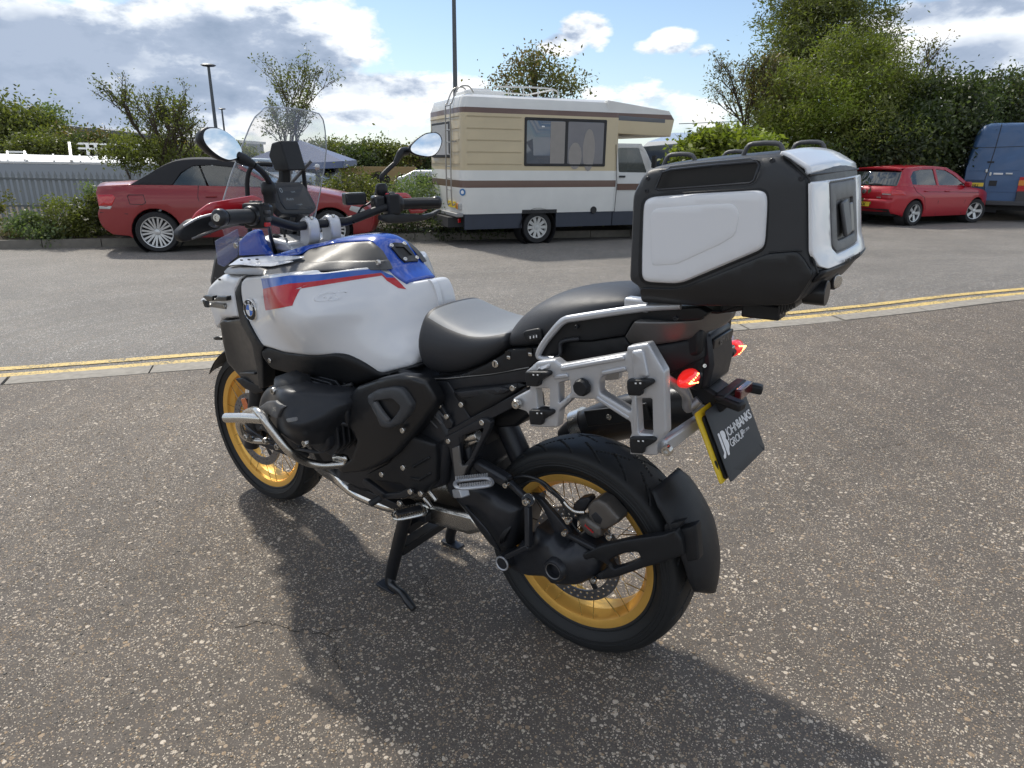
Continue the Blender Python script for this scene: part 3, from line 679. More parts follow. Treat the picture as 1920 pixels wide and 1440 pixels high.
tag(bar('roof_post', far(130, 268, 22.5), far(134, 302, 21.5), .07, .07, SHR, bevel=0), 'single leaning white post standing on the shed roof', 'post')
# dark flat-roofed buildings beyond
DRK = mat('dark_cladding', (.07, .08, .095), .6, noise_amt=.1, noise_scale=.5); WLL = mat('pale_cladding', (.36, .36, .34), .7)
def slab(name, label, x0, x1, yt, yb, D0, D1, m, cat='building', depth=14):
    t = empty(name, label, cat); a, b = far(x0, yt[0], D0), far(x1, yt[1], D1); dd = Vector((AW[2][0], AW[2][1], 0)).normalized()*depth
    def lv(q, z): return Vector((q.x, q.y, z))
    a2, b2 = far(x0, yb[0], D0), far(x1, yb[1], D1)
    V = [a2, b2, b, a, a2+dd, b2+dd, b+dd, a+dd]; fixn(mesh('roof', V, [(0, 1, 2, 3), (7, 6, 5, 4), (0, 4, 5, 1), (1, 5, 6, 2), (2, 6, 7, 3), (3, 7, 4, 0)], m, t, smooth=0))
    ins = dd*.03; V = [lv(a2, GZ)+ins, lv(b2, GZ)+ins, b2+ins, a2+ins, lv(a2, GZ)+dd*.95, lv(b2, GZ)+dd*.95, b2+dd*.95, a2+dd*.95]
    fixn(mesh('wall', V, [(0, 1, 2, 3), (7, 6, 5, 4), (0, 4, 5, 1), (1, 5, 6, 2), (2, 6, 7, 3), (3, 7, 4, 0)], WLL if cat == 'building' else m, t, smooth=0)); return t, a2, b2
slab('warehouse', 'long dark low-pitched warehouse roof above the trees at the left', 131, 372, (236, 262), (243, 268), 120, 95, DRK)
slab('warehouse', 'dark warehouse roof edge at the far left above the tree mass', -80, 12, (204, 216), (212, 222), 130, 128, DRK)
t, a2, b2 = slab('bus_garage', 'white fascia building half hidden behind the young tree', 318, 385, (256, 258), (262, 264), 60, 58, SHR)
sg = empty('advertising_hoarding', 'blue and yellow hoarding half hidden behind the young tree', 'sign'); HB = mat('hoarding_blue', (.05, .18, .40), .5); HY = mat('hoarding_yellow', (.75, .52, .04), .5)
for i in range(7):
    for j in range(3):
        x0 = 299+i*7.5; y0 = 263+j*7.5; m_ = HY if (i+j) % 2 == 0 else HB; a = far(x0, y0, 48); b = far(x0+7.3, y0+.3, 48); c = far(x0+7.3, y0+7.6, 48); d = far(x0, y0+7.3, 48); quadbox('panel', d, c, b, a, .05, m_, sg, smooth=0)
# building right of the motorhome with a glazed front
gb = empty('showroom', 'grey flat-roofed building with a dark glazed front right of the motorhome cab', 'building'); ROOFM = mat('metal_roof', (.42, .48, .56), .35, metal=.4, noise_amt=.05); DG = mat('dark_glazing', (.03, .04, .05), .08, coat=.5)
a, b = far(1215, 266, 34), far(1420, 255, 30); c, d = far(1420, 246, 44), far(1262, 249, 44)
quadbox('roof', a, b, c, d, .1, ROOFM, gb, smooth=0)
a1, b1 = far(1205, 275, 34), far(1420, 266, 30); quadbox('fascia', a1, b1, b, a, .25, mat('fascia_grey', (.25, .28, .32), .5), gb, smooth=0)
quadbox('glazing', Vector((a1.x, a1.y, GZ)), Vector((b1.x, b1.y, GZ)), b1, a1, .2, DG, gb, smooth=0)
for t in (.06, .2, .26, .42, .6, .8): q = a1.lerp(b1, t)-Vector(AW[2])*.15; bar('mullion', Vector((q.x, q.y, GZ)), q, .14, .14, GALV, gb, bevel=0)
for t in np.linspace(.15, .9, 6): bar('roof_rail', a.lerp(b, t).lerp(d.lerp(c, t), .6), a.lerp(b, t).lerp(d.lerp(c, t), .6)+up*.6, .05, .05, GALV, gb, bevel=0)
bar('roof_rail', a.lerp(b, .15).lerp(d.lerp(c, .15), .6)+up*.6, a.lerp(b, .9).lerp(d.lerp(c, .9), .6)+up*.6, .04, .04, GALV, gb, bevel=0)

# trees -----------------------------------------------------------------
treething('tree', 'dark green tree mass at the far left edge behind the shed', 'tree', ground_below(far(20, 290, 46)), [E(10, 250, 50, 42, 46), E(60, 262, 44, 36, 48), E(-50, 252, 60, 48, 46)], 210, 120, .55, .26, 'mid', tr=.3)
treething('tree', 'pale silvery-green tree standing above the left hedge', 'tree', ground_below(far(88, 290, 50)), [E(88, 236, 26, 34, 50), E(100, 255, 28, 26, 50)], 70, 80, .45, .22, 'pale', tr=.2)
treething('tree', 'brownish broad tree right of the pale silvery tree', 'tree', ground_below(far(160, 290, 44)), [E(140, 268, 36, 11, 44), E(190, 270, 42, 10, 44)], 150, 90, .3, .2, [LG['olive'][1], LG['olive'][2], LG['dark'][1]], tr=.2)
treething('tree', 'low rounded green bushes in front of the brownish tree', 'bush', ground_below(far(80, 290, 36)), [E(60, 276, 34, 12, 36), E(112, 278, 24, 11, 36)], 70, 90, .3, .15, 'mid', tr=.1)
treething('tree', 'green tree between the young tree and the left mirror', 'tree', ground_below(far(270, 290, 40)), [E(250, 282, 40, 12, 40), E(310, 290, 50, 13, 38), E(370, 296, 36, 12, 40)], 150, 80, .28, .18, 'mid', tr=.1)
tA = sparse('young_tree', 'sparse young tree with a double crown behind the soft-top car', ground_below(far(290, 300, 17.5)), 4.2, (-.16, .05, 1), 11, 3000, .072, 'mid', spread=.58, r0=.06, cl=.07)
sparse('young_tree', 'second thin stem of open foliage just left of the left mirror', ground_below(far(318, 300, 17.8)), 3.5, (.10, -.16, 1), 5, 1500, .07, 'mid', spread=.6, r0=.045, cl=.07)
treething('shrub', 'leafy green shrub at the foot of the young tree', 'shrub', ground_below(far(260, 300, 17)), [E(225, 285, 36, 22, 17), E(285, 292, 40, 26, 17.2)], 60, 60, .2, .08, 'mid', tr=.03, hollow=.2)
sparse('young_tree', 'airy young tree seen through the motorcycle windscreen', ground_below(far(541, 300, 20)), 4.5, (0, 0, 1), 23, 3900, .072, 'mid', spread=.46, r0=.045, cl=.08)
treething('tree', 'round reddish-green tree rising behind the motorhome roof', 'tree', ground_below(far(1010, 300, 24)), [E(1005, 140, 60, 34, 24), E(955, 158, 40, 26, 24), E(1060, 160, 40, 28, 24.5), E(1000, 112, 18, 14, 24)], 120, 34, .26, .11, 'olive', tr=.12, hollow=.25)
rndt = random.Random(3)
for i, (px, w_, top) in enumerate([(440, 36, 272), (588, 30, 268), (628, 34, 264), (668, 34, 274), (705, 34, 262), (742, 34, 270), (780, 32, 274), (812, 28, 276)]):
    lab = ['small tree between the left mirror and the windscreen', 'leftmost tree of the far row right of the windscreen', 'second tree of the far row, level with the gazebo eaves', 'low tree in the middle of the far row', 'tallest tree of the far row near the mirror stem', 'tree of the far row behind the right mirror stem', 'yellowish tree of the far row just left of the motorhome', 'last tree of the far row, touching the motorhome'][i]
    treething('tree', lab, 'tree', ground_below(far(px, 300, 62)), [E(px, top+28, w_*.9, 18, 62+rndt.uniform(-4, 6)), E(px+rndt.uniform(-10, 10), top+19, w_*.45, 11, 60)], 75, 75, .45, .26, ['mid', 'olive', 'mid', 'dark', 'mid', 'mid', 'olive', 'dark'][i], group='row of trees beyond the car park', tr=.2)
# big trees at the right
treething('tree', 'tall willow with loose hanging branches, the tallest tree at the right', 'tree', ground_below(far(1530, 300, 26)), [E(1510, 130, 80, 130, 26, 1.6), E(1580, 60, 80, 90, 27, 1.8), E(1450, 190, 60, 80, 25, 1.4), E(1500, 20, 60, 60, 27, 1.4)], 430, 120, .32, .15, [LG['olive'][1], LG['mid'][0], LG['mid'][1]], tr=.22, asp=.28, droop=.35, hollow=.25)
sparse('tree', 'thin straggly tree at the left edge of the tall willow, sky showing through it', ground_below(far(1405, 300, 23)), 5.9, (-.02, 0, 1), 31, 4200, .085, 'olive', spread=.55, r0=.07, cl=.12)
sparse('tree', 'thin straggly branches right of the tall willow against the cloud', ground_below(far(1655, 300, 25)), 6.0, (-.08, .03, 1), 44, 2600, .10, 'olive', spread=.5, r0=.07, cl=.16)
treething('tree', 'light green feathery tree in front of the willow', 'tree', ground_below(far(1560, 330, 22)), [E(1590, 170, 95, 90, 22, 1.5), E(1500, 215, 80, 70, 21.5, 1.3), E(1640, 150, 60, 60, 22, 1.2), E(1560, 260, 120, 60, 21, 1.2)], 400, 120, .24, .115, [LG['bright'][2], LG['mid'][1], LG['bright'][0]], tr=.16, asp=.3, droop=.2, hollow=.5)
treething('shrub', 'bright yellow-green broadleaf shrub beside the grey showroom', 'shrub', ground_below(far(1370, 330, 18)), [E(1350, 268, 55, 24, 18, .9), E(1400, 285, 60, 30, 17.6, .9), E(1300, 290, 30, 20, 17.6, .6)], 110, 60, .15, .16, 'bright', tr=.06, asp=.45, droop=.3)
treething('tree', 'dark dense tree above the red hatchback', 'tree', ground_below(far(1750, 330, 21)), [E(1755, 240, 80, 80, 22, 1.4), E(1690, 270, 70, 60, 21, 1.3), E(1850, 222, 55, 68, 26, 1.3), E(1640, 300, 80, 50, 20.5, 1.2)], 420, 120, .26, .13, 'dark', tr=.2)
treething('tree', 'broadleaf laurel tree above the blue van, cut by the right edge', 'tree', ground_below(far(1900, 330, 24)), [E(1890, 190, 60, 46, 27, 1.2), E(1960, 200, 60, 56, 27, 1.2), E(2040, 220, 80, 70, 27, 1.4)], 150, 80, .25, .17, [LG['mid'][0], LG['olive'][0], LG['mid'][2]], tr=.2)
treething('tree', 'dark hedge wall behind the red hatchback and the blue van', 'hedge', ground_below(far(1700, 360, 20.5)), [E(1620, 350, 90, 60, 20.5, .9), E(1740, 335, 75, 66, 21.5, .8), E(1880, 330, 90, 80, 27, .9), E(1500, 350, 90, 60, 19.5, .9), E(1400, 360, 80, 60, 18.5, .9)], 380, 100, .24, .12, 'dark', tr=.08)

# lamp columns ----------------------------------------------------------
LAMP = mat('lamp_column_grey', (.10, .11, .12), .5, metal=.5)
def lamp(label, px, py, D, r, head=True, tx=None, group=None):
    t = empty('street_lamp', label, 'street lamp', group=group); p = far(px, py, D); b = Vector((p.x, p.y, GZ)); mesh('pole', *sweep_vf([b, p], [r*1.3, r*.8], 10), LAMP, t, smooth=60)
    if head: lathe('lamp_head', [(.001, .0), (.22, .03), (.30, .07), (.24, .11), (.001, .13)], LAMP, t, seg=24, c=p, axis=(0, 0, 1), smooth=50)
    return t
lamp('tall lamp column with a flat round head above the left mirror', 391, 126, 30, .07, group='street lamps')
lamp('smaller distant lamp column just right of the taller one', 416, 206, 55, .075, group='street lamps')
lamp('tall plain grey pole rising behind the motorhome and out of the top of the photo', 848.5, -160, 17.5, .050, head=False)

# ------------------------------------------------------------------ vehicles
CGL = mat('car_glass', (.05, .065, .068), .03, coat=1, alpha=.68, spec=.9); CGD = mat('car_glass_dark', (.02, .028, .03), .03, coat=1, spec=.9)
TYR = mat('car_tyre', (.02, .02, .021), .75); ALLOY = mat('alloy_silver', (.55, .56, .57), .3, metal=.8); CINT = mat('car_interior', (.03, .03, .032), .8); TRIM = mat('car_trim', (.02, .02, .022), .5)
LCL = mat('lens_clear', (.42, .42, .41), .15, coat=1); LRD = mat('lens_red', (.50, .008, .012), .15, coat=1); LAM = mat('lens_amber', (.7, .25, .03), .2, coat=1); PLY = mat('plate_yellow_paint', (.78, .58, .06), .45)
def cwheel(parent, x, y, r, w, rr, spokes, side, steer=0., dbl=False, wide=.055, m=None):
    """a road wheel: tyre > nothing, rim with spokes"""
    M_ = Matrix.Translation((x, y, r)) @ Matrix.Rotation(steer, 4, 'Z')
    pr = [(rr, w/2-.005), (rr+.02, w/2), (r-.02, w/2), (r, w/2-.03), (r, -w/2+.03), (r-.02, -w/2), (rr, -w/2+.005)]
    t = lathe('wheel', pr, TYR, parent, seg=44); t.data.transform(M_)
    ms = m or ALLOY; parts = [lathe_vf([(rr+.004, w/2-.002), (rr-.008, w/2-.004), (rr-.016, w/2-.02), (rr-.03, -w/2+.02)], 44), lathe_vf([(.001, w/2-.018), (.045, w/2-.022), (.06, w/2-.045)], 24)]
    for i in range(spokes):
        for dd in ((-.16, .16) if dbl else (0,)):
            a0 = 2*PI*i/spokes+dd*.9; a1 = 2*PI*i/spokes+dd*.45; p = Vector((math.cos(a1)*.04, w/2-.03, math.sin(a1)*.04)); q = Vector((math.cos(a0)*(rr-.01), w/2-.018, math.sin(a0)*(rr-.01))); T = (q-p).normalized(); sd = T.cross(Vector((0, 1, 0))).normalized()
            V = [];
            for P_, ww in ((p, wide*.75), (q, wide)):
                for e, k in ((-1, -.02), (-1, 0), (1, 0), (1, -.02)): V.append(P_+sd*e*ww/2+Vector((0, k, 0)))
            parts.append((V, [(3, 2, 1, 0), (4, 5, 6, 7), (0, 1, 5, 4), (1, 2, 6, 5), (2, 3, 7, 6), (3, 0, 4, 7)]))
    if side < 0: parts = [([Vector((p[0], -p[1], p[2])) for p in v], f) for v, f in parts]
    rim = fixn(mesh('rim', *join_vf(parts), ms, t, smooth=30)); rim.data.transform(M_)
    dk = lathe('brake_drum', [(.001, side*(w/2-.06)), (rr-.02, side*(w/2-.062))], CINT, t, seg=24); dk.data.transform(M_)
    return t
def car(name, label, cat, P0, head, scale, S):
    """P0 = where the rear wheel of the visible (right) side touches the ground; head = heading vector"""
    t = empty(name, label, cat); hd = Vector(head).normalized(); lf = Vector((-hd.y, hd.x, 0)); tr = S['W']/2-.10
    o = Vector(P0)+lf*tr*scale; t.matrix_world = Matrix(((hd.x, lf.x, 0, o.x), (hd.y, lf.y, 0, o.y), (0, 0, 1, o.z), (0, 0, 0, 1))) @ Matrix.Diagonal((scale,)*3+(1,))
    W = S['W']/2; x0, x1 = S['x']; wb = S['wb']; belt = S['belt']
    def fy(u, v):
        u = np.asarray(u, float); v = np.asarray(v, float)
        e = np.clip((x0+.75-u)/.75, 0, 1)**2*.17+np.clip((u-(x1-.9))/.9, 0, 1)**2*.24
        return W-e-np.clip(v-belt+.08, 0, 2)*.42*(1+0*u)*np.where(v > belt-.08, 1, 0)*.9-np.clip(.5-v, 0, 1)**2*.35-np.clip(v-.66, 0, .3)**2*.35
    mp = lambda u, v, q: (u, -q, v)
    def arch(cx, r, n=14): return [(cx+r*math.cos(a), .31+r*math.sin(a)) for a in np.linspace(-.25, PI+.25, n)]
    R = S['r']+.055
    low = S['side']+[(S['sill'][1][0], S['sill'][1][1])]+arch(wb, R)+arch(0, R)+[S['sill'][0]]
    pm = S['paint']
    def P(nm, poly, m, **k):
        lift = k.pop('lift', 0.); pr = k.pop('parent', t); o_ = plate(nm, poly, m, pr, w=lambda u, v: fy(u, v)+lift, mp=mp, **{**dict(th=.03, r=.012, step=.10, rc=.02, smooth=35), **k}); fixn(o_); mirror(o_, pr); return o_
    B_ = P('body_side', low, pm)
    for nm, poly, m, hs in S['cabin']: P(nm, poly, m, holes=hs, th=.025, r=.008)
    for poly in S['windows']: P('window', poly, CGL, lift=-.016, th=.006, r=0, rc=.01)
    for nm, pts, m, bul in S['decks']:
        pts = [np.array(p, float) for p in pts]; Q = catmull(pts, 4)
        def fn(u, v, Q=Q, bul=bul):
            k = u*(len(Q)-1); i = min(int(k), len(Q)-2); p = Q[i]*(1-(k-i))+Q[i+1]*(k-i); s_ = 1-2*v; yy = float(fy(p[0], p[1]))-.004; c = 1-s_*s_
            return Vector((p[0]+bul[0]*c, -s_*yy, p[1]+bul[1]*c))
        fixn(surfgrid(nm, fn, max(4, len(Q)), 13, m, t, th=.02, smooth=35))
    # floor and cabin inside
    box('floor', ((x0+x1)/2, 0, .30), (x1-x0-.35, W*1.5, .12), CINT, t); box('interior', (wb*.5+.05, 0, .62), (2.1, W*1.55, .5), CINT, t)
    for xs in (S.get('seats') or (.75, 1.35)):
        for s_ in (-1, 1): sb = box('seat', (xs, s_*.36, .95), (.16, .44, .5), CINT, t, bevel=.05); box('headrest', (xs-.05, s_*.36, 1.25), (.10, .26, .16), CINT, sb, bevel=.04)
    for s_ in (-1, 1):
        for cx in (0, wb):
            v, f = lathe_vf([(R+.0, s_*(W-.30)), (R+.0, s_*(W-.035))], 24, c=(cx, 0, .31)); mesh('wheel_arch', v, f, CINT, t)
            cwheel(t, cx, s_*tr, S['r'], .215, S['rr'], S['sp'][0], s_, steer=(S.get('steer', 0) if cx else 0), dbl=S['sp'][1], wide=S['sp'][2])
    for nm, poly, m in S.get('patch', []): P(nm, poly, m, lift=.004, th=.012, r=.004, rc=.012)
    for a_ in S.get('lines', []):
        tube('panel_gap', [(u, -float(fy(u, v))-.0005, v) for u, v in a_], .0055, TRIM, B_, seg=5, smooth_path=0)
    for x, z in S.get('handles', []): box('door_handle', (x, -float(fy(x, z))-.012, z), (.17, .03, .03), pm, t, bevel=.01)
    mx_, mz_ = S['mirror']
    for s_ in (-1, 1): box('door_mirror', (mx_, s_*(float(fy(mx_, mz_))+.10), mz_), (.10, .17, .13), pm, t, bevel=.03)
    return t, fy
RH = Vector((AW[2][1]*0+math.sin(-.926945), -math.cos(-.926945), 0)); FH = Vector((math.cos(-.926945), math.sin(-.926945), 0))
def paint(name, col): return mat(name, col, .35, metal=.1, coat=.55, noise_amt=.03, coatr=.06)
RED1 = paint('convertible_red', (.25, .022, .024)); RED2 = paint('hatchback_red', (.38, .006, .018)); SOFT = mat('soft_top_fabric', (.025, .025, .028), .85, bump=.6, bump_scale=400)
# red convertible with black hood
cs = dict(W=1.75, x=(-.82, 3.40), wb=2.66, belt=1.0, r=.315, rr=.235, sp=(10, True, .030), paint=RED1, seats=(.95, 1.0), mirror=(1.75, 1.04),
  side=[(-.66, .28), (-.80, .40), (-.84, .58), (-.80, .68), (-.82, .88), (-.79, 1.0), (-.20, 1.035), (.4, 1.03), (1.2, 1.01), (1.85, .985), (2.4, .92), (2.9, .82), (3.2, .72), (3.36, .58), (3.38, .42), (3.30, .24)], sill=((-.42, .26), (3.05, .22)),
  cabin=[('soft_top', [(-.30, 1.03), (-.04, 1.18), (.20, 1.32), (.46, 1.40), (.85, 1.415), (1.22, 1.38), (1.34, 1.33), (1.28, 1.295), (.90, 1.335), (.62, 1.32), (.44, 1.22), (.30, 1.03)], SOFT, []), ('windscreen_pillar', [(1.22, 1.33), (1.32, 1.335), (1.92, .985), (1.84, .985)], RED1, [])],
  windows=[[(.30, 1.02), (.44, 1.20), (.60, 1.31), (.70, 1.325), (.80, 1.02)], [(.83, 1.02), (.73, 1.325), (.92, 1.328), (1.26, 1.29), (1.80, 1.0)]],
  decks=[('rear_bumper', [(-.66, .28), (-.80, .40), (-.84, .58), (-.80, .68)], RED1, (-.10, 0)), ('boot_rear', [(-.80, .68), (-.82, .88), (-.79, 1.0)], RED1, (-.10, .01)), ('boot_lid', [(-.79, 1.0), (-.22, 1.035)], RED1, (-.06, .05)),
    ('soft_top_roof', [(-.30, 1.03), (-.04, 1.18), (.20, 1.32), (.46, 1.40), (.85, 1.415), (1.22, 1.38), (1.34, 1.33)], SOFT, (-.03, .035)), ('windscreen', [(1.32, 1.33), (1.62, 1.16), (1.90, .99)], CGL, (.12, .03)),
    ('bonnet', [(1.85, .985), (2.4, .92), (2.9, .82), (3.2, .72)], RED1, (.10, .06)), ('front_bumper', [(3.2, .72), (3.36, .58), (3.38, .42), (3.30, .24)], RED1, (.16, .0))],
  patch=[('tail_light', [(-.80, .885), (-.56, .89), (-.53, .84), (-.60, .725), (-.80, .72)], LRD), ('reversing_light', [(-.80, .715), (-.60, .715), (-.63, .67), (-.80, .672)], LCL), ('headlamp', [(3.02, .70), (3.20, .66), (3.33, .55), (3.10, .58), (2.98, .63)], LCL)],
  lines=[[(.68, 1.02), (.66, .85), (.72, .45), (.78, .25)], [(1.98, .97), (1.96, .6), (1.92, .25)], [(-.80, .62), (-.38, .60)], [(-.33, .885), (-.12, .885), (-.10, .77), (-.15, .74), (-.33, .75), (-.35, .87), (-.33, .885)]], handles=[(.86, .86)])
car('parked_car', 'dark red two-door convertible with a black fabric hood behind the handlebar', 'car', ongr(303, 472), RH*.965+FH*.262, 1.045, cs)
# red five-door hatchback
gs = dict(W=1.80, x=(-.78, 3.46), wb=2.63, belt=.95, r=.316, rr=.215, sp=(5, False, .085), paint=RED2, steer=rad(-22), mirror=(2.02, 1.02), seats=(.55, 1.45),
  side=[(-.62, .30), (-.76, .40), (-.79, .60), (-.74, .66), (-.72, .86), (-.62, .99), (.2, .985), (1.2, .965), (2.25, .94), (2.8, .88), (3.15, .79), (3.36, .66), (3.44, .50), (3.42, .34), (3.32, .22)], sill=((-.42, .26), (3.05, .20)),
  cabin=[('cabin_frame', [(-.63, .98), (-.50, 1.18), (-.40, 1.36), (-.30, 1.41), (.2, 1.45), (.8, 1.465), (1.35, 1.44), (1.75, 1.30), (2.36, .945), (1.2, .962), (.2, .98)], RED2,
     [[(-.14, 1.02), (-.18, 1.20), (-.05, 1.34), (.30, 1.385), (.78, 1.395), (.84, 1.00), (.3, 1.01)], [(.93, 1.00), (.88, 1.395), (1.30, 1.37), (1.62, 1.25), (2.08, .985)]])],
  windows=[[(-.16, 1.0), (-.20, 1.20), (-.06, 1.36), (.30, 1.40), (.82, 1.41), (.86, .98)], [(.90, .98), (.86, 1.41), (1.32, 1.385), (1.64, 1.265), (2.12, .97)]],
  decks=[('rear_bumper', [(-.62, .30), (-.76, .40), (-.79, .60), (-.74, .66)], RED2, (-.14, 0)), ('tailgate', [(-.74, .66), (-.72, .86), (-.63, .98)], RED2, (-.13, 0)), ('rear_window', [(-.625, .985), (-.50, 1.18), (-.415, 1.33)], CGD, (-.13, 0)), ('roof_spoiler', [(-.42, 1.34), (-.46, 1.40), (-.30, 1.42)], RED2, (-.10, .02)),
    ('roof', [(-.30, 1.41), (.2, 1.45), (.8, 1.465), (1.35, 1.44)], RED2, (0, .035)), ('windscreen', [(1.35, 1.44), (1.75, 1.29), (2.34, .95)], CGL, (.10, .02)), ('bonnet', [(2.25, .94), (2.8, .88), (3.15, .79), (3.30, .70)], RED2, (.12, .05)), ('front_bumper', [(3.30, .70), (3.44, .50), (3.42, .34), (3.32, .22)], RED2, (.18, 0))],
  patch=[('tail_light', [(-.80, .90), (-.52, .885), (-.40, .79), (-.42, .76), (-.80, .765)], LRD)],
  lines=[[(.88, .97), (.90, .6), (.90, .25)], [(2.10, .94), (2.06, .6), (2.0, .25)], [(-.12, .99), (-.05, .85), (.30, .70), (.42, .40)], [(-.60, .82), (.5, .84), (1.6, .83), (2.6, .80)]], handles=[(.35, .86), (1.20, .85)])
gcar, gfy = car('parked_car', 'bright red five-door hatchback with front wheels turned, parked beside the blue van', 'car', ongr(1703, 422.8), RH*.892+FH*.4526, 1.0, gs)
def rearx(z): return float(np.interp(z, [.30, .40, .60, .66, .86, .98], [-.62, -.76, -.79, -.74, -.72, -.63]))
def rpt(y, z, off=.0): return Vector((rearx(z)-.135*(1-(y/.75)**2)-off, y, z))
for s_ in (-1, 1): fixn(plate('tail_light', [(s_*.74, .90), (s_*.44, .875), (s_*.46, .775), (s_*.74, .765)], LRD, gcar, w=lambda u, v: 0*u, mp=lambda u, v, q: rpt(u, v, .012+q), th=.01, r=.003, step=.1)); fixn(plate('reversing_light', [(s_*.72, .795), (s_*.48, .80), (s_*.49, .775), (s_*.72, .77)], LCL, gcar, w=lambda u, v: 0*u, mp=lambda u, v, q: rpt(u, v, .016+q), th=.006, r=0, step=.1))
fixn(plate('bumper_valance', [(-.70, .28), (.70, .28), (.72, .42), (-.72, .42)], TRIM, gcar, w=lambda u, v: 0*u, mp=lambda u, v, q: rpt(u, v, .02+q), th=.02, r=.004, step=.12))
gpl = fixn(plate('number_plate', [(-.26, .47), (.26, .47), (.26, .58), (-.26, .58)], PLY, gcar, w=lambda u, v: 0*u, mp=lambda u, v, q: Vector((-.945+q*-1, u, v)), th=.01, r=0, step=.2)); text('lettering', 'GS69 SLX', .10, frame((-.957, .235, .49), (0, -1, 0), (0, 0, 1)), BTXT, gpl, ext=.001, bold=.002, sx=.95)
bd = lathe('badge', [(.001, .012), (.05, .01), (.055, -.02)], ALLOY, gcar, seg=24, c=rpt(0, .83, .012), axis=(-1, 0, 0)); text('lettering', 'W', .055, frame(rpt(0, .80, .026)+Vector((0, .032, -.012)), (0, -1, 0), (0, 0, 1)), BTXT, bd, ext=.001, bold=.001); text('lettering', 'V', .045, frame(rpt(0, .83, .026)+Vector((0, .018, .0)), (0, -1, 0), (0, 0, 1)), BTXT, bd, ext=.001)
box('model_badge', rpt(-.42, .70, .018), (.006, .16, .03), ALLOY, gcar, R=Matrix.Rotation(rad(-12), 3, 'Z')); tube('rear_wiper', [rpt(.0, .99, .03), rpt(-.15, 1.03, .02)+Vector((.03, 0, 0)), rpt(-.35, 1.02, .02)+Vector((.03, 0, 0))], .01, TRIM, gcar)

# motorhome ------------------------------------------------------------------
mp0 = ongr(1008, 457); mh = (RH*.92+FH*.39).normalized(); ml = Vector((-mh.y, mh.x, 0)); MM = Matrix(((mh.x, ml.x, 0, mp0.x), (mh.y, ml.y, 0, mp0.y), (0, 0, 1, mp0.z), (0, 0, 0, 1)))
mo = empty('motorhome', 'old cream and white motorhome with brown stripes and a rear ladder', 'motorhome'); mo.matrix_world = MM
MWD = 2.0
def ml_(zx, zy, yl=0.):
    """survey point on the near flank -> local (x, z)"""
    d = wray(780+zx*.27083, 130+zy*.27083); o = CW; lw = np.array(ml); org = np.array(mp0)+np.array(ml)*yl; t = ((org-o)@lw)/(d@lw); p = MM.inverted() @ Vector(o+d*t); return (p.x, p.z)
xr = ml_(318, 700)[0]; zs = {k: ml_(330, v)[1] for k, v in dict(skb=1100, wb=1008, st0=822, st1=775, bg=703, ts0=300, ts1=262, top=160).items()}
xc = ml_(1375, 700)[0]; xl = ml_(1795, 350)[0]; zlu = ml_(1360, 445)[1]
mhp = bpy.data.materials.new('motorhome_paint'); mhp.use_nodes = True
def zpaint(m, stops, rough=.4):
    nt = m.node_tree; b = nt.nodes['Principled BSDF']; N = nt.nodes.new; L = nt.links.new; tc = N('ShaderNodeTexCoord'); sp = N('ShaderNodeSeparateXYZ'); L(tc.outputs['Object'], sp.inputs[0])
    mr = N('ShaderNodeMapRange'); mr.inputs[2].default_value = 3.2; L(sp.outputs[2], mr.inputs[0]); r = N('ShaderNodeValToRGB'); r.color_ramp.interpolation = 'CONSTANT'; L(mr.outputs[0], r.inputs[0])
    while len(r.color_ramp.elements) < len(stops): r.color_ramp.elements.new(.5)
    for e, (z, c) in zip(r.color_ramp.elements, stops): e.position = max(0, z/3.2); e.color = (*c, 1)
    n = N('ShaderNodeTexNoise'); n.inputs['Scale'].default_value = 2.5; n.inputs['Detail'].default_value = 7; L(tc.outputs['Object'], n.inputs['Vector']); q = N('ShaderNodeMapRange'); q.inputs[3].default_value = .86; q.inputs[4].default_value = 1.1; L(n.outputs[0], q.inputs[0])
    mx = N('ShaderNodeMixRGB'); mx.blend_type = 'MULTIPLY'; mx.inputs[0].default_value = 1; L(r.outputs[0], mx.inputs[1]); L(q.outputs[0], mx.inputs[2]); L(mx.outputs[0], b.inputs['Base Color']); b.inputs['Roughness'].default_value = rough; b.inputs['Coat Weight'].default_value = .3
CREAM = (.52, .43, .27); WH2 = (.68, .68, .65); BRN = (.13, .075, .055)
zpaint(mhp, [(0, (.035, .045, .075)), (zs['wb'], WH2), (zs['st0'], BRN), (zs['st1'], WH2), (zs['bg'], CREAM), (zs['ts0'], BRN), (zs['ts1'], WH2)])
def ring(x0, x1, w, z, r=.13, n=5, yc=MWD/2, pz=0.):
    pts = []
    for cx, cy, a0 in ((x1-r, yc+w/2-r, 0), (x0+r, yc+w/2-r, PI/2), (x0+r, yc-w/2+r, PI), (x1-r, yc-w/2+r, 1.5*PI)):
        for k in range(n): a = a0+PI/2*k/(n-1); pts.append(Vector((cx+r*math.cos(a), cy+r*math.sin(a), z)))
    return pts
bodyr = [ring(xr, xc+.10, MWD-.02, zs['wb']), ring(xr, xc+.10, MWD, zs['wb']+.12), ring(xr, xc+.10, MWD, zs['ts1']), ring(xr+.06, xc+.10, MWD-.16, zs['top']-.05, r=.12), ring(xr+.14, xc+.05, MWD-.40, zs['top'], r=.1)]
xa0, xa1, zar = ml_(735, 1008)[0], ml_(972, 1008)[0], ml_(800, 972)[1]
fixn(mesh('living_box', *loft_vf(bodyr), mhp, mo, smooth=35))
